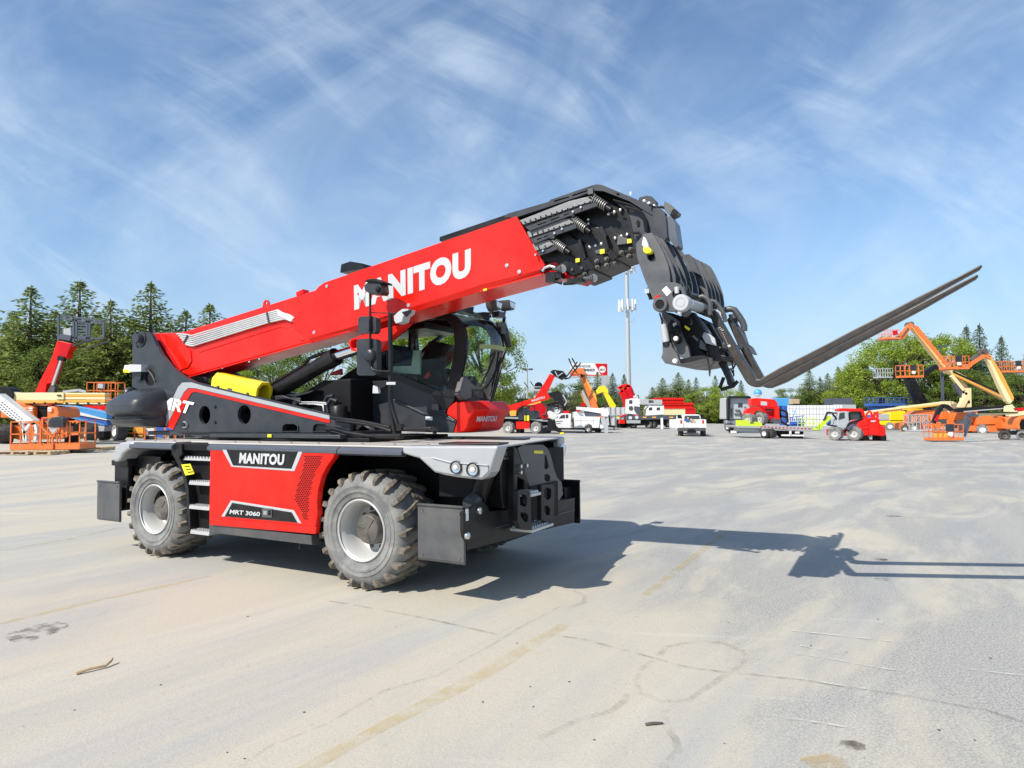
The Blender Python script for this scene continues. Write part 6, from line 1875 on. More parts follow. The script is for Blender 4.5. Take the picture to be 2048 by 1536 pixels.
mb = MB(GALV); bars(mb, 0, [(1249, 645), (1268, 643)], YT, .12); bars(mb, 0, [(1268, 636), (1268, 650)], YT, .08); T.put('side_arm', mb)
# lamp posts
for lab_, n, pole_, heads, Yl in (('double headed grey lamp post behind the distant red telehandler', 'b', [(605, 360), (609, 990)], [(565, 375), (650, 375)], 85), ('dark lamp post with square heads standing before the pale green tree at right', 'e', [(1010, 395), (1015, 1100)], [(985, 395), (1045, 390)], 100)):
    T = Thing('lamp_post', lab_, 'lamp post', (zp(n, *pole_[1])), Yl, 'lamp posts in the yard')
    a, b = AT(*zp(n, *pole_[0]), Yl), AT(*zp(n, *pole_[1]), Yl)
    T.put('pole', MB(GALV if n == 'b' else TRIM).tube([Vector((b.x, Yl, gz(b.x, Yl))), Vector((b.x, Yl, a.z))], [.16, .10], 10))
    for q in heads:
        c_ = AT(*zp(n, *q), Yl); T.put('lamp_head', MB(TRIM).box(c_, (.55, .4, .22)))
    T.put('cross_arm', MB(TRIM).beam(AT(*zp(n, heads[0][0], heads[0][1]), Yl + .1), AT(*zp(n, heads[1][0], heads[0][1]), Yl + .1), .08, .08))
# corrugated fence
YF = D('g', 1000, 1325)
T = Thing('corrugated_fence', 'light grey corrugated metal fence between the service truck and the white boom truck', 'fence', (1240, 855), YF)
a, b = AT(*zp('g', 700, 980), YF), AT(*zp('g', 1250, 980), YF)
pts = []; x = a.x; k = 0
while x < b.x: pts.append((x, YF + (.0 if (k//2) % 2 else .12))); x += .14; k += 1
pts2 = [(p[0], p[1] + .03) for p in reversed(pts)]
z0_ = gz(a.x, YF)
T.put('panel', MB(GREYP).prism(pts + pts2, z0_, a.z, axis=2)); T.put('rail', MB(GALV).bb((a.x, YF - .06, z0_ + 1.3), (b.x, YF, z0_ + 1.4)))
T = Thing('generator', 'small red machine parked against the grey fence in a dark bay', 'generator', (1246, 852), YF - 2)
P_(T, 'body', RED, 'g', [(1020, 1190), (1110, 1190), (1110, 1255), (1020, 1255)], 1.0); T.put('canopy', prf(MB(REDD), 'g', [(1030, 1130), (1110, 1100), (1150, 1120), (1040, 1145)], T.Y, 1.0)); T.put('bay', prf(MB(BLKM), 'g', [(975, 1185), (1140, 1185), (1140, 1325), (975, 1325)], T.Y, .5, 1.2))
mb = MB(YELS); bars(mb, 'g', [(960, 1145), (1010, 1150)], T.Y, .12); T.put('marker', mb)
# rows of conifers are placed further down
# white boom truck
Y5 = D('c', 500, 878)
T = Thing('boom_truck', 'white crane truck with telescopic boom and outriggers beside the red mesh stacks', 'crane truck', (1290, 857), Y5)
P_(T, 'crane_cab', WHT, 'c', [(238, 500), (300, 490), (380, 495), (385, 690), (360, 700), (232, 690)], 2.0, bevel=.03)
P_(T, 'window', DGLASS, 'c', [(245, 515), (285, 512), (285, 560), (245, 560)], .02, -.02)
P_(T, 'boom', GREYP, 'c', [(380, 500), (670, 510), (670, 575), (600, 575), (380, 570)], .8, -.2, bevel=.03)
T.put('boom_lettering', prf(MB(HUB), 'c', [(495, 515), (555, 515), (555, 545), (495, 545)], T.Y, .02, -.23))
P_(T, 'winch', TRIM, 'c', [(310, 590), (380, 600), (400, 690), (340, 690), (310, 640)], 1.0, -.1)
P_(T, 'operator_cab', WHT, 'c', [(470, 640), (500, 590), (560, 575), (690, 580), (700, 700), (470, 715)], 2.0, -.1, bevel=.05)
for x in (520, 620): P_(T, 'window', DGLASS, 'c', [(x - 22, 610), (x + 18, 605), (x + 20, 640), (x - 22, 642)], .02, -.13)
P_(T, 'deck', TRIM, 'c', [(215, 710), (870, 715), (860, 755), (215, 765)], 2.2, -.3)
mb = MB(AMB)
for x in (420, 540, 760): prf(mb, 'c', [(x, 725), (x + 50, 725), (x + 50, 742), (x, 742)], T.Y, .02, -.33)
T.put('reflector', mb)
P_(T, 'bumper', GALV, 'c', [(215, 770), (390, 770), (390, 810), (220, 810)], .4, -.5)
P_(T, 'underbody', BLKM, 'c', [(230, 765), (740, 765), (740, 830), (250, 840)], 1.6)
for q in ((262, 740), (345, 735)): T.put('headlight', MB(LAMP).lathe([(0, 0), (0, .18), (.1, .2)], AT(*zp('c', *q), T.Y - .4), 'y', 12))
for cx, cy, rx, ry in ((300, 840, 40, 42), (490, 825, 42, 52), (540, 825, 36, 50), (725, 818, 34, 45)): bwheel(T, 'c', cx, cy, rx, ry, T.Y, 0, .5, RUBK, RIM)
T.put('outrigger', bars(MB(WHT), 'c', [(662, 740), (665, 885)], T.Y, .22, -.5))
T.put('emblem', MB(HUB).lathe([(0, 0), (0, .25), (.03, .25)], AT(*zp('c', 268, 618), T.Y - .03), 'y', 16))
T.put('roof_gear', bars(MB(WHT), 'c', [(300, 470), (340, 465), (345, 490)], T.Y, .2, .2))
# stacked red mesh crates
T = Thing('mesh_stack', 'stacked red mesh frames on top of a cream container behind the crane truck', 'mesh stack', (1350, 850), Y5 + 8)
for q in ([(560, 492), (945, 492), (945, 548), (560, 548)], [(690, 555), (1070, 560), (1075, 615), (690, 615)]):
    mb = MB(REDD); prf(mb, 'c', q, T.Y, 1.5, .25); mb.use(RED)
    x0, x1, y0, y1 = q[0][0], q[1][0], q[0][1], q[2][1]
    k = x0
    while k < x1 - 20:
        bars(mb, 'c', [(k, y1), (k + 20, y0)], T.Y, .10); bars(mb, 'c', [(k, y0), (k + 20, y1)], T.Y, .10); k += 20
    bars(mb, 'c', [(x0, y0), (x1, y0)], T.Y, .14); bars(mb, 'c', [(x0, y1), (x1, y1)], T.Y, .14)
    T.put('mesh_frame', mb)
P_(T, 'container', CRM, 'c', [(700, 618), (962, 620), (962, 705), (700, 705)], 2.4)
P_(T, 'container_end', REDD, 'c', [(962, 618), (1095, 620), (1095, 690), (962, 692)], 2.4)
mb = MB(RUBK)
for x in (760, 820): mb.lathe([(0, 0), (0, .45), (.4, .45)], AT(*zp('c', x, 790), T.Y - 1), 'y', 16)
bars(mb, 'c', [(700, 765), (900, 765)], T.Y, .2, -1); bars(mb, 'c', [(740, 705), (740, 770)], T.Y, .3, .5); bars(mb, 'c', [(1060, 690), (1060, 790)], T.Y, .3, .5)
T.put('undercarriage', mb)
# white container with generator units
T = Thing('container', 'white site container with dark opening and vent units on its roof', 'container', (1430, 845), D('c', 1350, 790))
P_(T, 'body', WHT, 'c', [(1205, 602), (1520, 602), (1520, 785), (1205, 785)], 2.4, bevel=.02)
P_(T, 'roof_unit', GREYP, 'c', [(1250, 540), (1320, 535), (1320, 602), (1250, 602)], 2.0, .2); P_(T, 'roof_unit', TRIM, 'c', [(1325, 545), (1480, 540), (1480, 602), (1325, 602)], 2.0, .2)
mb = MB(BLKM); prf(mb, 'c', [(1465, 640), (1478, 640), (1478, 690), (1465, 690)], T.Y, .02, -.02); T.put('window', mb)
T = Thing('motor_machine', 'jumble of dark and orange compressor parts in front of the white container', 'compressor', (1435, 845), D('c', 1350, 792) - 1.5)
P_(T, 'hood', ORG, 'c', [(1200, 690), (1235, 678), (1262, 700), (1262, 760), (1205, 765)], 1.0, bevel=.04)
mb = MB(HUB)
rq = random.Random(11)
for k in range(18):
    x, y = rq.uniform(1275, 1490), rq.uniform(700, 780); bars(mb, 'c', [(x, y), (x + rq.uniform(-25, 25), min(788, y + rq.uniform(-40, 40)))], T.Y, .10, rq.uniform(0, 1))
mb.tube([AT(*zp('c', 1390 + 22*math.cos(t), 690 + 32*math.sin(t)), T.Y) for t in [i*math.pi/8 for i in range(17)]], .09, 6)
T.put('frame', mb)
for x in (1290, 1380, 1460): bwheel(T, 'c', x, 765, 18, 20, T.Y, 0, .3)
# pickup seen from behind
Y6 = D('c', 1045, 978)
T = Thing('pickup', 'white service pickup seen from behind, parked in the middle of the lot', 'pickup', (1383, 873), Y6)
P_(T, 'body_side', WHT, 'c', [(852, 762), (945, 762), (945, 905), (870, 905), (852, 870)], 2.4, bevel=.03)
P_(T, 'body_side', WHT, 'c', [(1158, 762), (1232, 762), (1238, 870), (1225, 905), (1158, 905)], 2.4, bevel=.03)
P_(T, 'tailgate', WHT, 'c', [(945, 810), (1158, 810), (1158, 868), (945, 868)], .06, .05, bevel=.01)
P_(T, 'bed', GRYL, 'c', [(945, 840), (1158, 840), (1158, 868), (945, 868)], 2.3, .15)
P_(T, 'bumper', GRYL, 'c', [(872, 868), (1228, 868), (1228, 910), (872, 910)], .3, -.3, bevel=.03)
P_(T, 'tow_hitch', BLK, 'c', [(1005, 885), (1085, 885), (1085, 925), (1005, 925)], .2, -.45)
P_(T, 'cab', WHT, 'c', [(935, 715), (960, 697), (1135, 697), (1160, 715), (1180, 830), (920, 830)], 2.2, 2.5, bevel=.06)
P_(T, 'rear_window', DGLASS, 'c', [(960, 712), (1140, 712), (1150, 775), (950, 775)], .02, 2.46)
for x in (855, 1140):
    P_(T, 'mirror', BLK, 'c', [(x + 15, 700), (x + 60, 700), (x + 60, 748), (x + 15, 748)], .2, 2.6)
for x in (905, 1190): T.put('tail_lamp', MB(REDD).box(AT(*zp('c', x + (5 if x < 1000 else 0), 790), T.Y - .02), (.12, .04, .25)))
mb = MB(WOOD); bars(mb, 'c', [(980, 800), (1000, 730)], T.Y, .12, 1); bars(mb, 'c', [(1040, 800), (1060, 760)], T.Y, .3, 1.4); mb.use(BLU); bars(mb, 'c', [(985, 790), (1000, 760)], T.Y, .3, .6); T.put('load', mb)
for x in (905, 1190):
    T.put('wheel', MB(RUBK).lathe([(-.13, 0), (-.13, .36), (-.10, .4), (.10, .4), (.13, .36), (.13, 0)], AT(*zp('c', x, 938), T.Y + .7), 'x', 24))
T.put('differential', MB(GALV).beam(AT(*zp('c', 930, 940), T.Y + .7), AT(*zp('c', 1130, 940), T.Y + .7), .12, .12)); T.put('spare_wheel', MB(RUBK).lathe([(0, 0), (0, .36), (.2, .36)], AT(*zp('c', 1045, 935), T.Y + 1.2), 'z', 16))
# road tractor and flatbed
Y7 = D('c', 1560, 935)
T = Thing('semi_truck', 'grey road tractor seen from behind, coupled to the flatbed trailer', 'truck', (1478, 868), Y7)
P_(T, 'sleeper', GREYP, 'c', [(1535, 480), (1780, 480), (1795, 520), (1795, 760), (1530, 760)], 3.0, bevel=.08)
P_(T, 'fairing', BLK, 'c', [(1510, 500), (1525, 462), (1790, 462), (1806, 480), (1806, 520), (1780, 482), (1540, 482), (1532, 760), (1512, 760)], .5, -.4)
P_(T, 'rear_window', DGLASS, 'c', [(1640, 552), (1695, 552), (1695, 605), (1640, 605)], .03, -.03)
mb = MB(HUB)
for q in ([(1560, 620), (1560, 740)], [(1600, 640), (1660, 640), (1680, 740)], [(1720, 600), (1770, 640), (1770, 740)], [(1590, 690), (1700, 690)]): bars(mb, 'c', q, T.Y, .08, -.1)
T.put('hose_rack', mb)
P_(T, 'fuel_tank', STEEL, 'c', [(1485, 775), (1640, 770), (1640, 830), (1490, 850)], .8, 0, bevel=.1)
for q in ((1500, 860, 22, 50), (1560, 885, 45, 55)): bwheel(T, 'c', *q, T.Y, -.2, .6, RUBK, ALU)
P_(T, 'mudflap', WHT, 'c', [(1545, 905), (1620, 905), (1620, 935), (1545, 935)], .05, -.5)
Y8 = D('d', 530, 778)
T = Thing('flatbed_trailer', 'low flatbed trailer with steel ramps carrying a red telehandler', 'trailer', (1540, 872), Y8)
P_(T, 'deck', GALV, 'd', [(185, 630), (640, 640), (1060, 655), (1060, 700), (980, 700), (640, 668), (190, 655)], 2.5, bevel=.02)
mb = MB(REDD)
for k in range(14): prf(mb, 'd', [(460 + k*42, 640 + k*1.6), (478 + k*42, 640 + k*1.6), (478 + k*42, 652 + k*1.6), (460 + k*42, 652 + k*1.6)], T.Y, .02, -.02)
T.put('marker_strip', mb)
P_(T, 'frame', GALV, 'd', [(200, 660), (480, 665), (460, 705), (230, 700)], 1.0, .3); P_(T, 'gooseneck_panel', SGRN, 'd', [(195, 570), (300, 572), (480, 600), (480, 640), (195, 635)], .3, 0)
P_(T, 'tail', BLKM, 'd', [(690, 690), (950, 700), (945, 780), (760, 775), (700, 740)], 1.2, .3)
mb = MB(WHT); bars(mb, 'd', [(700, 742), (950, 745)], T.Y, .12, 0); bars(mb, 'd', [(800, 690), (800, 745)], T.Y, .12, 0); T.put('ramp_frame', mb)
P_(T, 'number_plate', WHT, 'd', [(855, 700), (905, 700), (905, 722), (855, 722)], .02, -.05)
P_(T, 'mudguard', GREYP, 'd', [(580, 690), (610, 690), (660, 772), (570, 775)], .4, -.1)
for x in (500, 555): bwheel(T, 'd', x, 722, 26, 52, T.Y, -.15, .5, RUBK, WHT)
mb = MB(BLK); bars(mb, 'd', [(740, 770), (940, 785)], T.Y, .2, .2); T.put('undercarriage', mb)
T = Thing('telehandler', 'red telehandler loaded on the flatbed trailer behind the grey truck', 'telehandler', (1525, 850), Y8 + .3)
P_(T, 'boom', RED, 'd', [(358, 325), (420, 318), (620, 335), (655, 370), (660, 425), (600, 440), (360, 405)], .8, .3, bevel=.03)
P_(T, 'body', REDD, 'd', [(450, 400), (660, 425), (655, 545), (560, 572), (530, 520), (500, 470)], 1.2, .2, bevel=.02)
P_(T, 'decal', LET, 'd', [(465, 355), (535, 362), (535, 405), (465, 400)], .02, .27)
P_(T, 'fender', RED, 'd', [(300, 470), (320, 440), (380, 420), (470, 430), (510, 480), (430, 455), (400, 480), (385, 540), (300, 520)], .7, -.05, bevel=.03)
for q in ((310, 560, 38, 68), (440, 555, 45, 75)): bwheel(T, 'd', *q, T.Y, -.1, .6, RUB)
mb = MB(BLK)
for q in ([(660, 440), (760, 480), (770, 600)], [(670, 520), (760, 540)], [(680, 460), (690, 600)], [(520, 450), (660, 460)], [(520, 540), (560, 600)], [(480, 600), (700, 600)], [(700, 590), (780, 635)]): bars(mb, 'd', q, T.Y, .14, 0)
T.put('fork_carriage', mb); P_(T, 'battery_box', TRIM, 'd', [(610, 545), (690, 545), (695, 612), (610, 612)], .5, -.2)
T.put('light_bar', bars(MB(RED), 'd', [(640, 420), (645, 560)], T.Y, .3, -.1))
# water tower
T = Thing('water_tower', 'blue and white spherical water tower far beyond the fork heels', 'water tower', (1515, 850), 260)
c_ = AT(*zp('d', 430, 262), 260); r_ = (AT(*zp('d', 430, 262), 260) - AT(*zp('d', 475, 262), 260)).length
mb = MB(LBL).lathe([(r_*math.sin(R(a)), r_*math.cos(R(a))) for a in range(-20, 91, 10)], c_, 'z', 24)
mb.use(WHT).lathe([(r_*math.sin(R(a)), r_*math.cos(R(a))) for a in range(-90, -19, 10)], c_, 'z', 24); T.put('tank', mb)
T.put('stem', MB(WHT).tube([c_ - Vector((0, 0, r_*.8)), Vector((c_.x, c_.y, gz(c_.x, 260)))], [r_*.25, r_*.5], 14))
# white panels behind
T = Thing('white_fence', 'long white panelled fence behind the flatbed trailer', 'fence', (1650, 850), D('d', 1060, 650) + 12)
P_(T, 'panel', WHT, 'd', [(770, 402), (1390, 400), (1390, 640), (770, 640)], .1)
mb = MB(GREYP)
for k in range(16): bars(mb, 'd', [(790 + k*38, 402), (790 + k*38, 630)], T.Y, .04, -.03)
for y in (440, 500, 560): bars(mb, 'd', [(775, y), (1385, y)], T.Y, .03, -.03)
T.put('seam', mb)
T = Thing('machine_cover', 'light blue covered equipment standing above the white fence', 'covered machine', (1570, 850), D('d', 1060, 650) + 15)
P_(T, 'cover', LBL, 'd', [(640, 320), (800, 318), (830, 390), (830, 420), (650, 410)], 2.0, bevel=.1); T.put('stand', bars(MB(BLU), 'd', [(740, 410), (740, 640)], T.Y, 1.2, .4))
T = Thing('timber_stack', 'light brown timber stack beside the blue covered equipment', 'timber stack', (1590, 850), D('d', 1060, 650) + 14)
P_(T, 'timber', WOOD, 'd', [(815, 328), (905, 330), (905, 390), (815, 388)], 1.5); T.put('stand', bars(MB(BLKM), 'd', [(860, 385), (860, 640)], T.Y, 1.0, .4))
T = Thing('roof_plant', 'dark ventilation units on a flat grey roof behind the white fence', 'plant unit', (1680, 850), D('d', 1060, 650) + 16)
P_(T, 'units', TRIM, 'd', [(1255, 322), (1500, 318), (1520, 380), (1500, 400), (1255, 400)], 2); T.put('stand', bars(MB(GREYP), 'd', [(1380, 395), (1380, 640)], T.Y, 3.0, .4))
T = Thing('lift_platform', 'dark blue folded scissor lift left of the yellow basket', 'scissor lift', (1595, 853), D('d', 880, 640))
mb = MB(BLU)
for k in range(7): bars(mb, 'd', [(795 + k*24, 530 + (k % 3)*10), (820 + k*22, 635)], T.Y, .10)
bars(mb, 'd', [(790, 540), (960, 520)], T.Y, .1); bars(mb, 'd', [(800, 600), (960, 605)], T.Y, .3); T.put('scissor_arms', mb); T.put('base', prf(MB(BLU), 'd', [(820, 610), (940, 610), (940, 640), (820, 640)], T.Y, 1.2)); T.put('rail', bars(MB(LBL), 'd', [(815, 470), (860, 465), (830, 530)], T.Y, .08))
T = Thing('boom_lift', 'lime yellow articulated lift with its basket resting on the ground', 'boom lift', (1635, 860), D('d', 1100, 690))
basket(T, 'd', 928, 548, 1118, 685, T.Y, SGRN, 0, .9, 5, .12, False)
P_(T, 'arm', SGRN, 'd', [(1110, 650), (1245, 520), (1285, 535), (1130, 685)], .4, .2, bevel=.02); T.put('arm_tip', bars(MB(BLK), 'd', [(1190, 560), (1225, 480), (1330, 490), (1300, 540)], T.Y, .14, .2))
P_(T, 'chassis', BLU, 'd', [(1230, 560), (1330, 560), (1330, 620), (1230, 620)], 1, 1)
# red telehandler at right
Y9 = D('d', 1520, 803)
T = Thing('telehandler', 'red and grey telehandler standing on open pavement right of the flatbed, seen from its rear', 'telehandler', (1715, 882), Y9)
P_(T, 'chassis', REDD, 'd', [(1330, 680), (1470, 680), (1560, 690), (1560, 745), (1330, 750)], 1.6, .2)
P_(T, 'counterweight', RED, 'd', [(1575, 690), (1572, 640), (1600, 590), (1680, 545), (1812, 540), (1822, 610), (1885, 650), (1893, 740), (1860, 755), (1750, 745), (1590, 752)], 1.6, -.4, bevel=.08)
mb = MB(REDD)
for q in ([(1600, 640), (1685, 620)], [(1690, 560), (1690, 730)], [(1812, 560), (1815, 730)], [(1600, 680), (1690, 670)]): bars(mb, 'd', q, T.Y, .03, -.41)
T.put('panel_seam', mb); T.put('badge', prf(MB(LET), 'd', [(1718, 575), (1770, 572), (1770, 590), (1718, 592)], T.Y, .01, -.43))
P_(T, 'boom', RED, 'd', [(1345, 450), (1380, 435), (1620, 440), (1640, 465), (1660, 540), (1610, 500), (1600, 475), (1350, 470)], .6, .6, bevel=.03)
P_(T, 'cab', GREYP, 'd', [(1335, 560), (1355, 475), (1440, 470), (1480, 480), (1480, 590), (1445, 620), (1440, 665), (1335, 655)], 1.0, -.1, bevel=.03)
P_(T, 'window', DGLASS, 'd', [(1362, 490), (1415, 480), (1420, 545), (1350, 565)], .02, -.13)
P_(T, 'rear_window', DGLASS, 'd', [(1480, 495), (1590, 490), (1600, 560), (1490, 570)], .3, -.1)
T.put('cab_frame', bars(MB(BLK), 'd', [(1475, 575), (1470, 485), (1595, 480), (1608, 565), (1480, 600), (1440, 660)], T.Y, .12, -.12))
mb = MB(RED); mb.tube([AT(*zp('d', *q), T.Y - .3) for q in ((1660, 545), (1670, 500), (1700, 470), (1720, 480), (1730, 540))], .07, 6); mb.tube([AT(*zp('d', *q), T.Y - .2) for q in ((1750, 540), (1760, 480), (1785, 475), (1795, 540))], .09, 6); T.put('boom_foot', mb)
for q in ((1300, 722, 55, 78), (1520, 722, 58, 85)): bwheel(T, 'd', *q, T.Y, -.3, .6, RUB)
for x in (1620, 1812): T.put('wheel', MB(RUBK).lathe([(-.25, 0), (-.25, .5), (-.2, .58), (.2, .58), (.25, .5), (.25, 0)], AT(*zp('d', x, 775), T.Y + .6), 'x', 24))
mb = MB(BLK); mb.tube([AT(*zp('d', *q), T.Y) for q in ((1180, 580), (1215, 490), (1330, 490))], .06, 6); bars(mb, 'd', [(1280, 500), (1330, 560)], T.Y, .10); bars(mb, 'd', [(1220, 625), (1330, 640)], T.Y, .10, -.1); T.put('front_linkage', mb)
P_(T, 'tow_hook', HUB, 'd', [(1700, 745), (1725, 745), (1725, 765), (1700, 765)], .2, -.5); P_(T, 'fender', TRIM, 'd', [(1450, 670), (1470, 640), (1540, 620), (1580, 640), (1575, 660), (1500, 655), (1465, 690)], .5, -.3)

# ================================================================ right: boom lifts
GL = 'orange and cream boom lifts'
def Dr(n, x, y): return D(n, x, y)
Yr = Dr('e', 1450, 1362)
T = Thing('scissor_lift', 'blue scissor lifts platform rails standing behind the yellow boom lift', 'scissor lift', (1780, 850), Yr + 14)
basket(T, 'e', 215, 960, 650, 1055, T.Y, BLU, 0, 1.2, 10, .3, False); P_(T, 'body', BLU, 'e', [(250, 1055), (620, 1055), (620, 1230), (250, 1230)], 1.2, .2); P_(T, 'load', BLKM, 'e', [(340, 965), (380, 965), (380, 1020), (340, 1020)], .5, .3)
T = Thing('boom_lift', 'bright yellow boom lift with yellow hood between red telehandler and orange lifts', 'boom lift', (1785, 868), Dr('e', 435, 1318))
P_(T, 'hood', YEL, 'e', [(440, 1130), (470, 1105), (612, 1110), (612, 1210), (440, 1210)], 1.6, bevel=.05); P_(T, 'upper_hood', YEL, 'e', [(560, 1060), (720, 1035), (860, 1080), (850, 1110), (700, 1120), (620, 1105)], 1.2, .6, bevel=.05)
P_(T, 'chassis', YEL, 'e', [(330, 1215), (620, 1210), (600, 1240), (580, 1300), (480, 1290), (400, 1265), (335, 1260)], 1.6, .1, bevel=.04); P_(T, 'side_panel', GREYP, 'e', [(325, 1150), (430, 1140), (430, 1205), (330, 1205)], 1.2, .1)
P_(T, 'engine_bay', BLKM, 'e', [(612, 1105), (650, 1105), (650, 1210), (612, 1210)], 1.0, .1)
bwheel(T, 'e', 437, 1275, 40, 44, T.Y, -.1, .4, RUB, WHT); bwheel(T, 'e', 568, 1298, 30, 42, T.Y, -.2, .4)
# long cream boom
T = Thing('boom_lift', 'orange boom lift whose long cream boom slopes left over the yellow lift', 'boom lift', (1840, 868), Dr('e', 620, 1335), GL)
P_(T, 'boom', CRM, 'e', [(120, 1120), (620, 1055), (1040, 1002), (1130, 1000), (1170, 1020), (1172, 1090), (1090, 1090), (1090, 1050), (1040, 1032), (620, 1090), (120, 1165)], .5, -.3, bevel=.02)
P_(T, 'boom_stripe', AMB, 'e', [(300, 1110), (1000, 1030), (1040, 1040), (620, 1095), (330, 1140)], .1, -.35)
mb = MB(HUB)
for k in range(11): prf(mb, 'e', [(370 + k*19, 1106 - k*2.2), (382 + k*19, 1104 - k*2.2), (380 + k*19, 1117 - k*2.2), (368 + k*19, 1119 - k*2.2)], T.Y, .01, -.37)
T.put('boom_markings', mb)
P_(T, 'turret_post', CRM, 'e', [(1080, 1080), (1180, 1085), (1185, 1210), (1085, 1200)], .8, 0)
P_(T, 'hood', ORG, 'e', [(690, 1150), (740, 1105), (860, 1095), (935, 1100), (945, 1230), (700, 1230)], 1.8, 0, bevel=.08); P_(T, 'hood', ORG, 'e', [(1000, 1120), (1080, 1110), (1110, 1200), (1000, 1200)], 1.6, 0, bevel=.05)
P_(T, 'chassis', ORG, 'e', [(570, 1240), (700, 1225), (1000, 1230), (1000, 1300), (580, 1310)], 1.6, .1, bevel=.05)
bwheel(T, 'e', 600, 1300, 34, 40, T.Y, -.2, .4); bwheel(T, 'e', 700, 1290, 40, 44, T.Y, -.2, .4, RUB, WHT)
# grey basket
T = Thing('lift_basket', 'pale grey work basket resting on the ground left of the front orange basket', 'work basket', (1845, 868), Dr('e', 800, 1340))
basket(T, 'e', 650, 1150, 900, 1335, T.Y, GREYP, 0, .9, 7, .10, False); T.put('floor_pan', prf(MB(ALU), 'e', [(635, 1320), (905, 1300), (900, 1345), (660, 1345)], T.Y, .9, .1))
mb = MB(HUB)
for k in range(8): x, y = rq.uniform(700, 880), rq.uniform(1170, 1290); prf(mb, 'e', [(x, y), (x + 16, y), (x + 16, y + 14), (x, y + 14)], T.Y, .1, .4)
T.put('fittings', mb)
# front orange basket with black jib
T = Thing('boom_lift', 'boom lift with black jib reaching down to an orange basket near the right edge', 'boom lift', (1895, 880), Dr('e', 1080, 1448), GL)
basket(T, 'e', 908, 1255, 1248, 1432, T.Y, ORG, 0, 1.0, 7, .16)
P_(T, 'mesh_panel', AMB, 'e', [(915, 1340), (1090, 1340), (1090, 1400), (915, 1400)], .02, .05)
mb = MB(TRIM); bars(mb, 'e', [(1240, 1340), (1290, 1160), (1330, 1140), (1400, 1165)], T.Y, .22, .4); bars(mb, 'e', [(1255, 1390), (1330, 1200)], T.Y, .12, .3); T.put('jib', mb)
P_(T, 'boom', CRM, 'e', [(1390, 1135), (1700, 1125), (1850, 1115), (1850, 1140), (1560, 1155), (1400, 1170)], .4, 1.5, bevel=.02); T.put('boom_rail', bars(MB(BLK), 'e', [(1400, 1130), (1840, 1122)], T.Y, .08, 1.4))
# black jib lift
T = Thing('boom_lift', 'boom lift with long black boom lying flat behind the front orange basket', 'boom lift', (1920, 870), Yr + 3, GL)
mb = MB(BLK); bars(mb, 'e', [(915, 1240), (960, 1130), (1010, 1050), (1060, 1055), (1110, 1095)], T.Y, .35, -.6); T.put('jib', mb)
P_(T, 'jib_plate', REDD, 'e', [(930, 1210), (965, 1150), (985, 1160), (950, 1230)], .1, -1.0)
P_(T, 'boom', BLK, 'e', [(1110, 1090), (1250, 1070), (1600, 1055), (1730, 1040), (1740, 1085), (1400, 1110), (1200, 1125)], .5, -.2, bevel=.02); T.put('boom_rail', bars(MB(GREYP), 'e', [(1250, 1115), (1740, 1075)], T.Y, .10, -.3))
P_(T, 'hood', ORG, 'e', [(1180, 1130), (1390, 1120), (1390, 1230), (1180, 1230)], 1.5, .5, bevel=.05)
P_(T, 'hood', ORG, 'e', [(1390, 1175), (1440, 1155), (1670, 1160), (1690, 1180), (1690, 1250), (1400, 1262)], 1.5, 0, bevel=.06)
P_(T, 'chassis', ORG, 'e', [(1290, 1275), (1400, 1268), (1690, 1262), (1690, 1330), (1520, 1340), (1300, 1330)], 1.6, .1, bevel=.05); P_(T, 'cable_tray', TRIM, 'e', [(1200, 1210), (1270, 1210), (1270, 1290), (1210, 1290)], .8, .2)
T.put('badge', prf(MB(HUB), 'e', [(1575, 1165), (1620, 1163), (1620, 1180), (1575, 1182)], T.Y, .01, -.02))
bwheel(T, 'e', 1452, 1312, 52, 56, T.Y, -.2, .45, RUB, WHT); bwheel(T, 'e', 1740, 1295, 55, 62, T.Y, -.2, .45, RUB, WHT); bwheel(T, 'e', 1300, 1330, 30, 34, T.Y, 1.2, .45)
# big articulated lift A
YA_ = Yr + 6
T = Thing('boom_lift', 'tallest cream boom lift, its jib folded down left to an orange basket against the sky', 'boom lift', (1925, 866), YA_, GL)
basket(T, 'e', 375, 215, 555, 320, T.Y, ORG, 0, 1.0, 6, .18, False); T.put('basket_floor', prf(MB(ORG), 'e', [(345, 318), (555, 300), (560, 318), (400, 330)], T.Y, 1.0, .05)); T.put('control_box', prf(MB(REDD), 'e', [(480, 225), (520, 220), (530, 270), (490, 275)], T.Y, .3, -.2))
mb = MB(ORG); bars(mb, 'e', [(555, 305), (610, 230), (668, 155)], T.Y, .5, .2); T.put('jib', mb)
T.put('jib_rod', bars(MB(HUB), 'e', [(570, 290), (640, 195)], T.Y, .10, -.1)); T.put('knuckle', MB(HUB).lathe([(0, 0), (0, .32), (.8, .32)], AT(*zp('e', 675, 158), T.Y), 'y', 16))
P_(T, 'boom', CRM, 'e', [(685, 200), (740, 180), (1085, 630), (1050, 660), (1020, 630)], .6, .1, bevel=.02); P_(T, 'boom_stripe', ORG, 'e', [(690, 165), (745, 175), (1085, 600), (1090, 640), (1060, 620), (720, 215)], .1, 0)
T.put('fly_boom', bars(MB(AMB), 'e', [(690, 200), (1040, 650)], T.Y, .12, 0))
P_(T, 'lower_boom', CRM, 'e', [(1045, 660), (1100, 655), (1200, 690), (1690, 940), (1690, 985), (1600, 930), (1200, 730), (1060, 690)], .6, .6, bevel=.02)
T.put('boom_rail', bars(MB(AMB), 'e', [(1120, 700), (1400, 830), (1690, 970)], T.Y, .2, .5)); T.put('hose_track', bars(MB(BLK), 'e', [(1130, 675), (1670, 920)], T.Y, .14, .5))
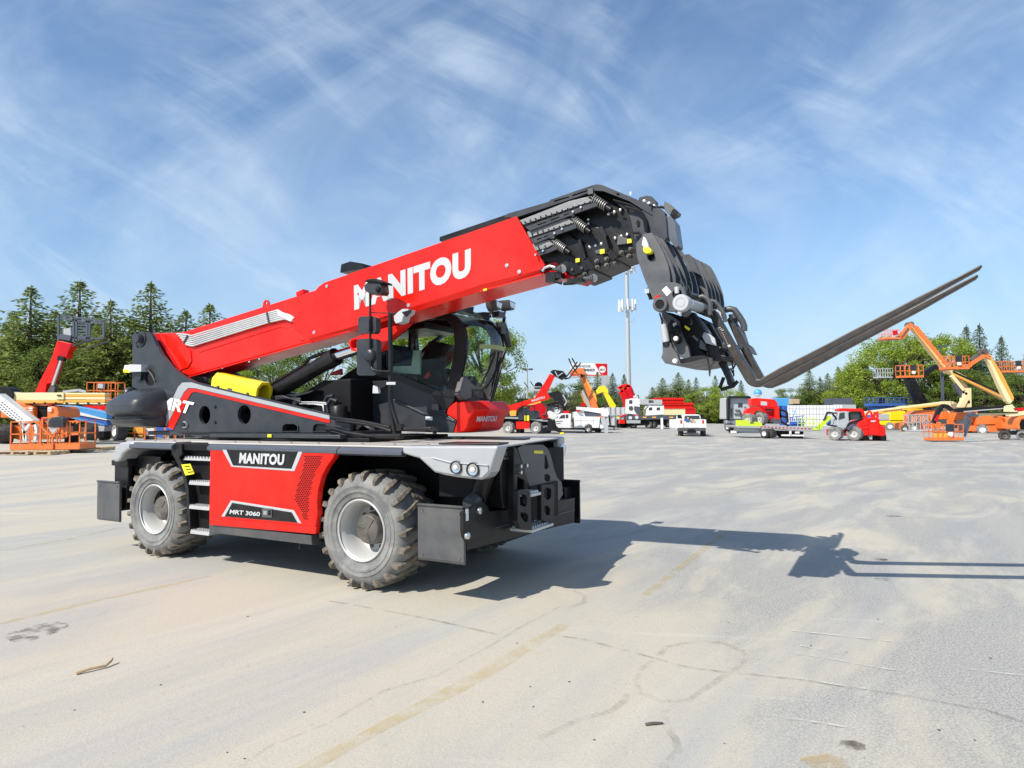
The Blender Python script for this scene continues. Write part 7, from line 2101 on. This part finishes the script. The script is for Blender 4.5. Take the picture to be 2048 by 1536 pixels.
mb = MB(CRM); bars(mb, 'e', [(1110, 720), (1240, 880)], T.Y, .35, .3); bars(mb, 'e', [(1160, 720), (1290, 880)], T.Y, .35, 1.2); T.put('riser', mb)
T.put('riser_cylinder', bars(MB(TRIM), 'e', [(1140, 810), (1230, 960)], T.Y, .35, .4))
P_(T, 'turret_plate', CRM, 'e', [(1245, 860), (1330, 855), (1335, 1070), (1250, 1080), (1210, 1080), (1225, 960)], .3, .2)
mb = MB(BLKM)
for q in ((1245, 900), (1275, 915), (1305, 1010), (1250, 1000)): mb.lathe([(0, 0), (0, .14), (.02, .14)], AT(*zp('e', *q), T.Y + .17), 'y', 10)
T.put('pin', mb); T.put('turret_arm', bars(MB(CRM), 'e', [(1270, 960), (1200, 1080)], T.Y, .5, .3)); P_(T, 'base', ORG, 'e', [(1180, 1080), (1400, 1080), (1400, 1300), (1180, 1300)], 1.8, .8)
# lift B
T = Thing('boom_lift', 'cream boom lift with steep boom, jib and orange basket just right of the tallest lift', 'boom lift', (2010, 868), Yr + 1.5, GL)
basket(T, 'e', 1050, 505, 1310, 650, T.Y, ORG, 0, 1.0, 7, .16)
T.put('basket_skirt', prf(MB(ORG), 'e', [(1045, 645), (1330, 590), (1340, 620), (1300, 640), (1060, 668)], T.Y, .9, .05))
mb = MB(ORG); bars(mb, 'e', [(1310, 600), (1490, 485)], T.Y, .35, .3); T.put('jib', mb)
T.put('jib_link', bars(MB(HUB), 'e', [(1320, 555), (1400, 500), (1480, 440)], T.Y, .35, .4)); T.put('knuckle', MB(HUB).lathe([(0, 0), (0, .28), (.8, .28)], AT(*zp('e', 1485, 448), T.Y), 'y', 16))
P_(T, 'boom', CRM, 'e', [(1478, 490), (1530, 500), (1640, 700), (1790, 990), (1760, 1030), (1720, 1000), (1640, 830), (1540, 600)], .5, .2, bevel=.02)
P_(T, 'boom_stripe', AMB, 'e', [(1520, 480), (1545, 500), (1680, 720), (1800, 960), (1790, 1000), (1650, 740)], .1, .1); T.put('boom_tip', prf(MB(ORG), 'e', [(1470, 475), (1500, 465), (1545, 510), (1535, 540), (1480, 510)], T.Y, .5, .1))
P_(T, 'turret', CRM, 'e', [(1735, 1060), (1780, 1035), (1830, 1090), (1850, 1130), (1730, 1115)], .6, .2, bevel=.02)
P_(T, 'post', CRM, 'e', [(1770, 1130), (1850, 1130), (1850, 1300), (1810, 1290), (1790, 1200)], .5, 0); P_(T, 'hood', ORG, 'e', [(1690, 1180), (1770, 1170), (1830, 1260), (1850, 1300), (1700, 1200)], .6, .3)
P_(T, 'chassis', ORG, 'e', [(1660, 1230), (1900, 1210), (1900, 1300), (1680, 1300)], 1.4, .6); bwheel(T, 'e', 1790, 1310, 40, 46, T.Y, .2, .4)
T = Thing('boom_lift', 'red hooded lift with black front wheels cut off by the right edge of the view', 'boom lift', (2035, 880), Dr('e', 1700, 1425))
P_(T, 'hood', ORG, 'e', [(1840, 1200), (1870, 1170), (1990, 1160), (1990, 1320), (1850, 1310)], 1.4, .2, bevel=.06); P_(T, 'boom', CRM, 'e', [(1740, 1130), (1990, 1100), (1990, 1150), (1750, 1165)], .4, .4)
T.put('hood_cover', prf(MB(REDD), 'e', [(1830, 1075), (1990, 1070), (1990, 1105), (1850, 1105)], T.Y, .4, .6))
P_(T, 'axle', BLK, 'e', [(1700, 1330), (1909, 1320), (1909, 1370), (1760, 1370)], .5, .3); T.put('wheel_arch', prf(MB(BLKM), 'e', [(1870, 1250), (1890, 1200), (1960, 1190), (1960, 1310), (1880, 1310)], T.Y, .2, .1))
bwheel(T, 'e', 1700, 1378, 50, 55, T.Y, 0, .4, RUBK, HUB); bwheel(T, 'e', 1888, 1378, 42, 52, T.Y, 0, .4, RUB, HUB)
# black jib lift with raised orange basket
T = Thing('boom_lift', 'black boomed lift holding an orange basket level before the pale green tree', 'boom lift', (1850, 862), YA_ + 5, GL)
basket(T, 'e', 558, 605, 808, 742, T.Y, ORG, 0, 1.0, 6, .16)
mb = MB(BLK); bars(mb, 'e', [(808, 700), (920, 630), (985, 625), (1035, 650)], T.Y, .55, .2); T.put('jib', mb); T.put('boom', bars(MB(BLK), 'e', [(640, 755), (800, 1035), (830, 1100)], T.Y, .9, .5))
T.put('jib_post', bars(MB(TRIM), 'e', [(1012, 650), (1018, 960), (1030, 1080)], T.Y, .2, .6)); P_(T, 'base', GRYL, 'e', [(760, 1080), (1080, 1080), (1080, 1250), (760, 1250)], 1.5, .4)
T = Thing('lift_basket', 'white work basket on a raised black arm before the pale green tree', 'work basket', (1780, 860), YA_ + 9)
basket(T, 'e', 305, 640, 470, 745, T.Y, GREYP, 0, 1.0, 7, .12, False); T.put('arm', bars(MB(BLK), 'e', [(470, 730), (550, 600)], T.Y, .3)); T.put('mast', bars(MB(BLK), 'e', [(550, 600), (600, 750), (700, 1000), (720, 1150)], T.Y, .3, .6))
T = Thing('boom_lift', 'raised orange basket reaching in from the right edge of the view', 'boom lift', (2040, 862), Yr + 2, GL)
basket(T, 'e', 1670, 560, 1990, 685, T.Y, ORG, 0, 1.0, 7, .16); T.put('boom', bars(MB(CRM), 'e', [(1990, 640), (2100, 900), (2130, 1200)], T.Y, .5, .3)); P_(T, 'base', ORG, 'e', [(2050, 1180), (2300, 1180), (2300, 1320), (2050, 1320)], 1.6)

# ================================================================ trees
def leafmat(name, a, b):
    m = bpy.data.materials.new(name); m.use_nodes = True
    t = m.node_tree; t.nodes.clear()
    o = t.nodes.new('ShaderNodeOutputMaterial')
    gi = t.nodes.new('ShaderNodeNewGeometry'); mx = t.nodes.new('ShaderNodeMix'); mx.data_type = 'RGBA'
    mx.inputs[6].default_value = a + (1,); mx.inputs[7].default_value = b + (1,)
    co = t.nodes.new('ShaderNodeTexCoord'); n = t.nodes.new('ShaderNodeTexNoise'); n.inputs['Scale'].default_value = 1.1
    t.links.new(co.outputs['Object'], n.inputs['Vector'])
    av = t.nodes.new('ShaderNodeMath'); av.operation = 'ADD'; av.inputs[1].default_value = -.5
    t.links.new(gi.outputs['Random Per Island'], av.inputs[0])
    md = t.nodes.new('ShaderNodeMath'); md.operation = 'MULTIPLY_ADD'; md.inputs[1].default_value = .7
    t.links.new(av.outputs[0], md.inputs[0]); t.links.new(n.outputs[0], md.inputs[2])
    t.links.new(md.outputs[0], mx.inputs[0])
    df = t.nodes.new('ShaderNodeBsdfDiffuse'); tl = t.nodes.new('ShaderNodeBsdfTranslucent'); ms = t.nodes.new('ShaderNodeMixShader'); ms.inputs[0].default_value = .45
    t.links.new(mx.outputs[2], df.inputs[0]); t.links.new(mx.outputs[2], tl.inputs[0])
    t.links.new(df.outputs[0], ms.inputs[1]); t.links.new(tl.outputs[0], ms.inputs[2]); t.links.new(ms.outputs[0], o.inputs[0])
    return m
SPR = leafmat('spruce_needles', (0.060, 0.10, 0.03), (0.40, 0.47, 0.14))
BSPR = leafmat('blue_spruce_needles', (0.08, 0.13, 0.09), (0.28, 0.36, 0.23))
LGR = leafmat('light_leaves', (0.13, 0.21, 0.035), (0.48, 0.58, 0.10))
MGR = leafmat('mid_leaves', (0.06, 0.11, 0.03), (0.28, 0.36, 0.09))
BARK = mat('bark', (0.10, 0.075, 0.05), .9, var=.3, bump=.4)
rt = random.Random(21)
def tri(vs, fs, c, d, l, w_):
    # a leaf spray: thin diamond from c along d
    d = d.normalized()
    s_ = d.cross(Vector((rt.uniform(-1, 1), rt.uniform(-1, 1), rt.uniform(-1, 1))))
    if s_.length < 1e-4: return
    s_.normalize()
    n = len(vs)
    vs += [c, c + d*l*.5 + s_*w_, c + d*l, c + d*l*.5 - s_*w_]
    fs.append((n, n + 1, n + 2, n + 3))
def conifer(m_, wide=.30, gap=.12, seed=0):
    rt.seed(seed)
    Hh = 10.0
    vs, fs = [], []
    levels = 46
    br = MB(BARK)
    for i in range(levels):
        h_ = .05 + .95*(i/(levels - 1))**.92
        z = h_*Hh
        Rr = Hh*wide*((1 - h_)**.82)*(1 + .18*noise.noise(Vector((h_*7, seed, 0)))) + .05
        nb = max(4, int(12*(1 - h_)) + 5)
        a0 = rt.uniform(0, 6.28)
        for k in range(nb):
            if rt.random() < gap: continue
            an = a0 + 6.283*k/nb + rt.uniform(-.2, .2)
            ln = Rr*rt.uniform(.5, 1.28)
            di = Vector((math.cos(an), math.sin(an), 0))
            tilt = .30*h_ - .28*(1 - h_)
            steps = max(3, int(ln/.19))
            if k % 2 == 0 and ln > .8: br.beam((0, 0, z), di*ln*.7 + Vector((0, 0, z + tilt*ln*.5)), .05, .05)
            for s_ in range(steps):
                f_ = (s_ + .6)/steps
                p = di*(ln*f_) + Vector((0, 0, z + tilt*ln*f_ - .12*ln*f_*f_))
                wv = (1 - f_)*ln*.30 + .12*(1.1 - h_)
                for q in range(5):
                    sd = Vector((-di.y, di.x, 0))*rt.uniform(-1, 1)*wv
                    dd = di*rt.uniform(.2, 1) + sd*.9 + Vector((0, 0, rt.uniform(-.65, .25)))
                    tri(vs, fs, p + sd*.45 + Vector((0, 0, rt.uniform(-.08, .08))), dd, rt.uniform(.22, .46)*(1.08 - .6*h_), rt.uniform(.035, .080)*(1.08 - .6*h_))
    for q in range(26):
        z = Hh*(1 - .002*q*q/26) + rt.uniform(-.5, .15); tri(vs, fs, Vector((0, 0, z)), Vector((rt.uniform(-.4, .4), rt.uniform(-.4, .4), 1)), .3, .03)
    o = bpy.data.objects.new('spruce', None); COL.objects.link(o)
    MB(BARK).tube([(0, 0, -.3), (0, 0, Hh*.5), (0, 0, Hh*.99)], [.20, .11, .02], 8).build('trunk', o)
    br.build('branches', o.children[0], recalc=False)
    MB(m_).add(vs, fs).build('crown', o, recalc=False)
    return o
def broad(m_, seed=0, spread=.42, low=.18, leaf=.16, nc=95, per=150):
    rt.seed(seed)
    Hh = 10.0
    vs, fs = [], []
    tr = MB(BARK).tube([(0, 0, -.3), (.1, 0, Hh*.25), (-.1, .1, Hh*.5), (0, 0, Hh*.8)], [.30, .22, .15, .04], 8)
    for i in range(nc):
        a = rt.uniform(0, 6.283); u = rt.uniform(-1, 1); rr = rt.uniform(.35, 1)**.5
        cz = Hh*(low + (1 - low)/2*(1 + u*.88))
        rad = math.sqrt(max(0, 1 - (u*.92)**2))*Hh*spread*rr*(1 + .25*noise.noise(Vector((math.cos(a)*1.5, math.sin(a)*1.5, u*2 + seed))))
        c = Vector((rad*math.cos(a), rad*math.sin(a), cz))
        cr = rt.uniform(.45, 1.0)
        if i % 2 == 0: tr.tube([(0, 0, cz*.55), c*.6 + Vector((0, 0, cz*.25)), c], [.08, .05, .02], 5)
        for k in range(per):
            d = Vector((rt.gauss(0, 1), rt.gauss(0, 1), rt.gauss(0, .7)))
            d = d.normalized()*cr*rt.uniform(.25, 1.0)**.6
            tri(vs, fs, c + d, Vector((rt.uniform(-1, 1), rt.uniform(-1, 1), rt.uniform(-.9, .5))), leaf*rt.uniform(.7, 1.5), leaf*rt.uniform(.25, .45))
    o = bpy.data.objects.new('tree', None); COL.objects.link(o)
    tr.build('trunk', o); MB(m_).add(vs, fs).build('crown', o, recalc=False)
    return o
protos = {'s1': conifer(SPR, .31, .10, 1), 's2': conifer(SPR, .27, .16, 2), 's3': conifer(SPR, .36, .08, 3), 'b1': conifer(BSPR, .26, .12, 4), 'b2': conifer(BSPR, .22, .18, 5),
          'l1': broad(LGR, 6, .46, .12, .17, 120, 210), 'l2': broad(MGR, 7, .42, .06), 'l3': broad(MGR, 8, .36, .04), 'l4': broad(LGR, 9, .40, .05)}
used = set()
def tree(kind, px, ytop, Y, label, wf=1.0, grp=None, name=None):
    top = AT(px, ytop, Y)
    g_ = gz(top.x, Y)
    hh = (top.z - g_)/10.0
    p = protos[kind]
    if kind in used: o = cpy(p)
    else: o = p; used.add(kind)
    o.name = name or ('spruce_tree' if kind[0] in 'sb' else 'leafy_tree')
    o.location = (top.x, Y, g_)
    o.scale = (hh*wf, hh*wf, hh)
    o.rotation_euler = (0, 0, rt.uniform(0, 6.28))
    tag(o, label, 'tree', grp or ('spruces along the lot edge' if kind[0] in 'sb' else 'leafy trees along the lot edge'))
    return o
TL = [('s3', -30, 640, 44, 1.3, 'dark spruce cut off by the left edge of the view'), ('s1', 62, 578, 43, 1.35, 'tall spruce left of the raised black fork carriage'), ('s2', 12, 652, 46, 1.5, 'short bushy spruce filling the gap at the far left'),
      ('s2', 160, 566, 46, 1.5, 'tallest spruce, its tip right above the raised fork carriage'), ('s3', 222, 604, 42, 1.25, 'broad spruce between the fork carriage and the grey turret'), ('s1', 302, 570, 44, 1.3, 'pointed spruce standing behind the turret post'),
      ('l3', 110, 690, 41, 1.2, 'dark leafy tree behind the steep red boom at left'), ('s2', 372, 624, 46, 1.4, 'small spruce just above the red boom foot'), ('s1', 420, 612, 48, 1.4, 'spruce showing above the boom pipes'),
      ('l3', 265, 690, 47, 1.5, 'dark leafy tree low behind the grey turret'), ('l2', 340, 700, 50, 1.5, 'green leafy tree hidden mostly behind the boom foot'), ('s3', 470, 640, 50, 1.3, 'spruce hidden behind the red boom above the yellow strut cover'),
      ('l2', 545, 700, 47, 1.5, 'green leafy tree seen under the boom above the yellow strut cover'), ('l4', 470, 735, 45, 1.3, 'bright bush seen left of the yellow strut cover'), ('l2', 640, 690, 48, 1.5, 'green leafy tree seen just left of the lift cylinder rod'),
      ('l2', 760, 640, 74, 1.0, 'leafy tree seen through the rear of the cab'), ('l1', 865, 630, 70, .85, 'light green leafy tree seen through the cab side window'), ('l1', 962, 632, 72, .82, 'large bright leafy tree directly behind the cab windscreen')]
for k, x, y, Y, wf, lb in TL: tree(k, x, y, Y, lb, wf*(1.25 if k[0] == 's' else 1))
TL2 = [('s1', 110, 625, 50, 1.5, 'spruce set back between the two tallest at left'), ('s2', 265, 640, 50, 1.5, 'spruce set back left of the turret post'), ('s3', 340, 650, 52, 1.4, 'spruce set back right above the boom foot'), ('s1', 28, 628, 50, 1.4, 'slim spruce set back at the far left'), ('s2', 195, 632, 52, 1.4, 'spruce set back behind the fork carriage tips')]
for k, x, y, Y, wf, lb in TL2: tree(k, x, y, Y, lb, wf*1.3)
TC = [('l2', 1140, 762, 88, 1.5, 'round green tree below the billboard left end'), ('l3', 1100, 775, 92, 1.6, 'dark leafy tree behind the distant red telehandler'), ('l4', 1078, 785, 94, 1.6, 'yellow green bush left of the distant steep red boom'), ('s1', 1168, 738, 96, 1.3, 'green spruce behind the orange raised boom'), ('s2', 1195, 745, 98, 1.4, 'thin spruce right of the orange raised boom'),
      ('b1', 1225, 748, 95, 1.3, 'blue green spruce under the billboard post'), ('b2', 1248, 750, 97, 1.3, 'blue green spruce just left of the cell tower foot'), ('b1', 1276, 790, 97, 1.3, 'low blue spruce right of the cell tower foot'), ('l2', 1215, 790, 92, 1.4, 'dark bush behind the yellow digger arm'),
      ('s3', 1305, 775, 93, 1.5, 'pale spruce at the left end of the central clump'), ('s3', 1325, 757, 95, 1.5, 'broad pale spruce left in the central clump'), ('s3', 1356, 746, 95, 1.5, 'tallest broad spruce of the central clump'), ('b1', 1392, 756, 96, 1.1, 'narrow spruce right of the tallest central one'), ('s1', 1377, 760, 92, 1.3, 'short spruce in front of the tallest central one'),
      ('l4', 1412, 772, 90, 1.5, 'bright lime green bush right of the central spruces'), ('l4', 1445, 770, 91, 1.5, 'bright lime green bush behind the jib bar'), ('s2', 1430, 752, 97, 1.2, 'thin pointed spruce behind the jib bar'), ('b2', 1482, 762, 99, 1.3, 'sparse spruce left of the water tower'), ('l2', 1465, 800, 94, 1.4, 'low dark bush behind the grey road tractor'),
      ('l2', 1040, 770, 96, 1.2, 'dark green bush low beside the lamp post'), ('s1', 1015, 790, 96, 1.2, 'low spruce right behind the cab nose')]
for k, x, y, Y, wf, lb in TC: tree(k, x, y, Y + 24, lb, wf)
TR = [('l3', 1600, 790, 92, 2.0, 'dark leafy tree low above the trailer tail'), ('s3', 1655, 748, 95, 1.4, 'broad spruce filling behind the white fence'), ('l1', 1715, 745, 84, 1.2, 'pale green tree just left of the pale crown'), ('l2', 1585, 772, 92, 1.4, 'rounded dark tree left of the brownish spruce'), ('s1', 1618, 740, 92, 1.3, 'tall spruce right of the forks at the trailer'), ('b2', 1640, 755, 93, 1.3, 'sparse brownish spruce behind the white fence'), ('s1', 1676, 735, 90, 1.2, 'spruce above the red telehandler roof'), ('s2', 1696, 755, 93, 1.2, 'thin spruce between red telehandler and pale tree'),
      ('l1', 1795, 668, 74, 1.15, 'largest pale green leafy tree behind the raised baskets'), ('l1', 1745, 715, 76, 1.1, 'pale green leafy tree left of the raised white basket'), ('l1', 1868, 668, 76, .9, 'pale green leafy tree right behind the cream boom'), ('l2', 1800, 760, 72, 1.6, 'dark green tree filling below the pale crown'), ('l2', 1740, 790, 74, 1.4, 'green bush behind the blue scissor lift'),
      ('l2', 1720, 800, 78, 1.3, 'small green bush behind the telehandler counterweight'), ('b2', 1932, 655, 82, 1.25, 'tall blue spruce left of the forked pair at right'), ('b2', 1958, 652, 83, 1.2, 'tall blue spruce with the highest tip at right'), ('b2', 2002, 676, 82, 1.2, 'pointed spruce near the right edge'), ('l3', 1905, 735, 72, 1.6, 'dense green tree behind the crossed cream booms'),
      ('s3', 1950, 720, 74, 1.5, 'dense spruce behind the steep cream boom'), ('l2', 1880, 770, 70, 1.6, 'dark green bush right of the black boom'), ('l3', 1965, 760, 68, 1.6, 'green hedge tree above the orange hoods'), ('s3', 2020, 725, 72, 1.5, 'dense spruce below the right edge basket'), ('l3', 2045, 745, 68, 1.6, 'green tree cut off by the right edge'), ('s1', 2060, 690, 80, 1.2, 'spruce beyond the right edge basket'), ('l2', 1650, 790, 90, 1.5, 'low green tree above the white fence')]
for k, x, y, Y, wf, lb in TR: tree(k, x, y, Y + 36, lb, wf)
# hedge mass closing the far edge of the lot
for i, (x0, x1, Y, zt) in enumerate(((-150, 420, 52, 3.2), (380, 1100, 80, 3.4), (1000, 1420, 128, 5.0), (1400, 1760, 130, 5.5), (1700, 2250, 122, 7.0))):
    a, b = AT(x0, 830, Y).x, AT(x1, 830, Y).x
    vs, fs = [], []
    n_ = int((b - a)*190)
    for k in range(min(n_, 9000)):
        x = rt.uniform(a, b); hh = zt*(.72 + .35*noise.noise(Vector((x*.35, i, 0))) + .12*noise.noise(Vector((x*1.3, i, 3))))
        g_ = gz(x, Y); z = g_ + hh*rt.uniform(0, 1)**.7
        tri(vs, fs, Vector((x, Y + rt.uniform(-1, 1)*.9*(1.2 - (z - g_)/zt*.6), z)), Vector((rt.uniform(-1, 1), rt.uniform(-1, 1), rt.uniform(-.8, .6))), rt.uniform(.3, .6)*Y/70, rt.uniform(.09, .17)*Y/70)
    tag(MB(MGR).add(vs, fs).build('far_hedge', recalc=False), 'continuous green undergrowth along the far edge of the lot, stretch %s' % ['at far left', 'behind the big machine', 'behind the distant red telehandler', 'behind the flatbed trailer', 'behind the boom lifts at right'][i], 'hedge', kind='stuff')
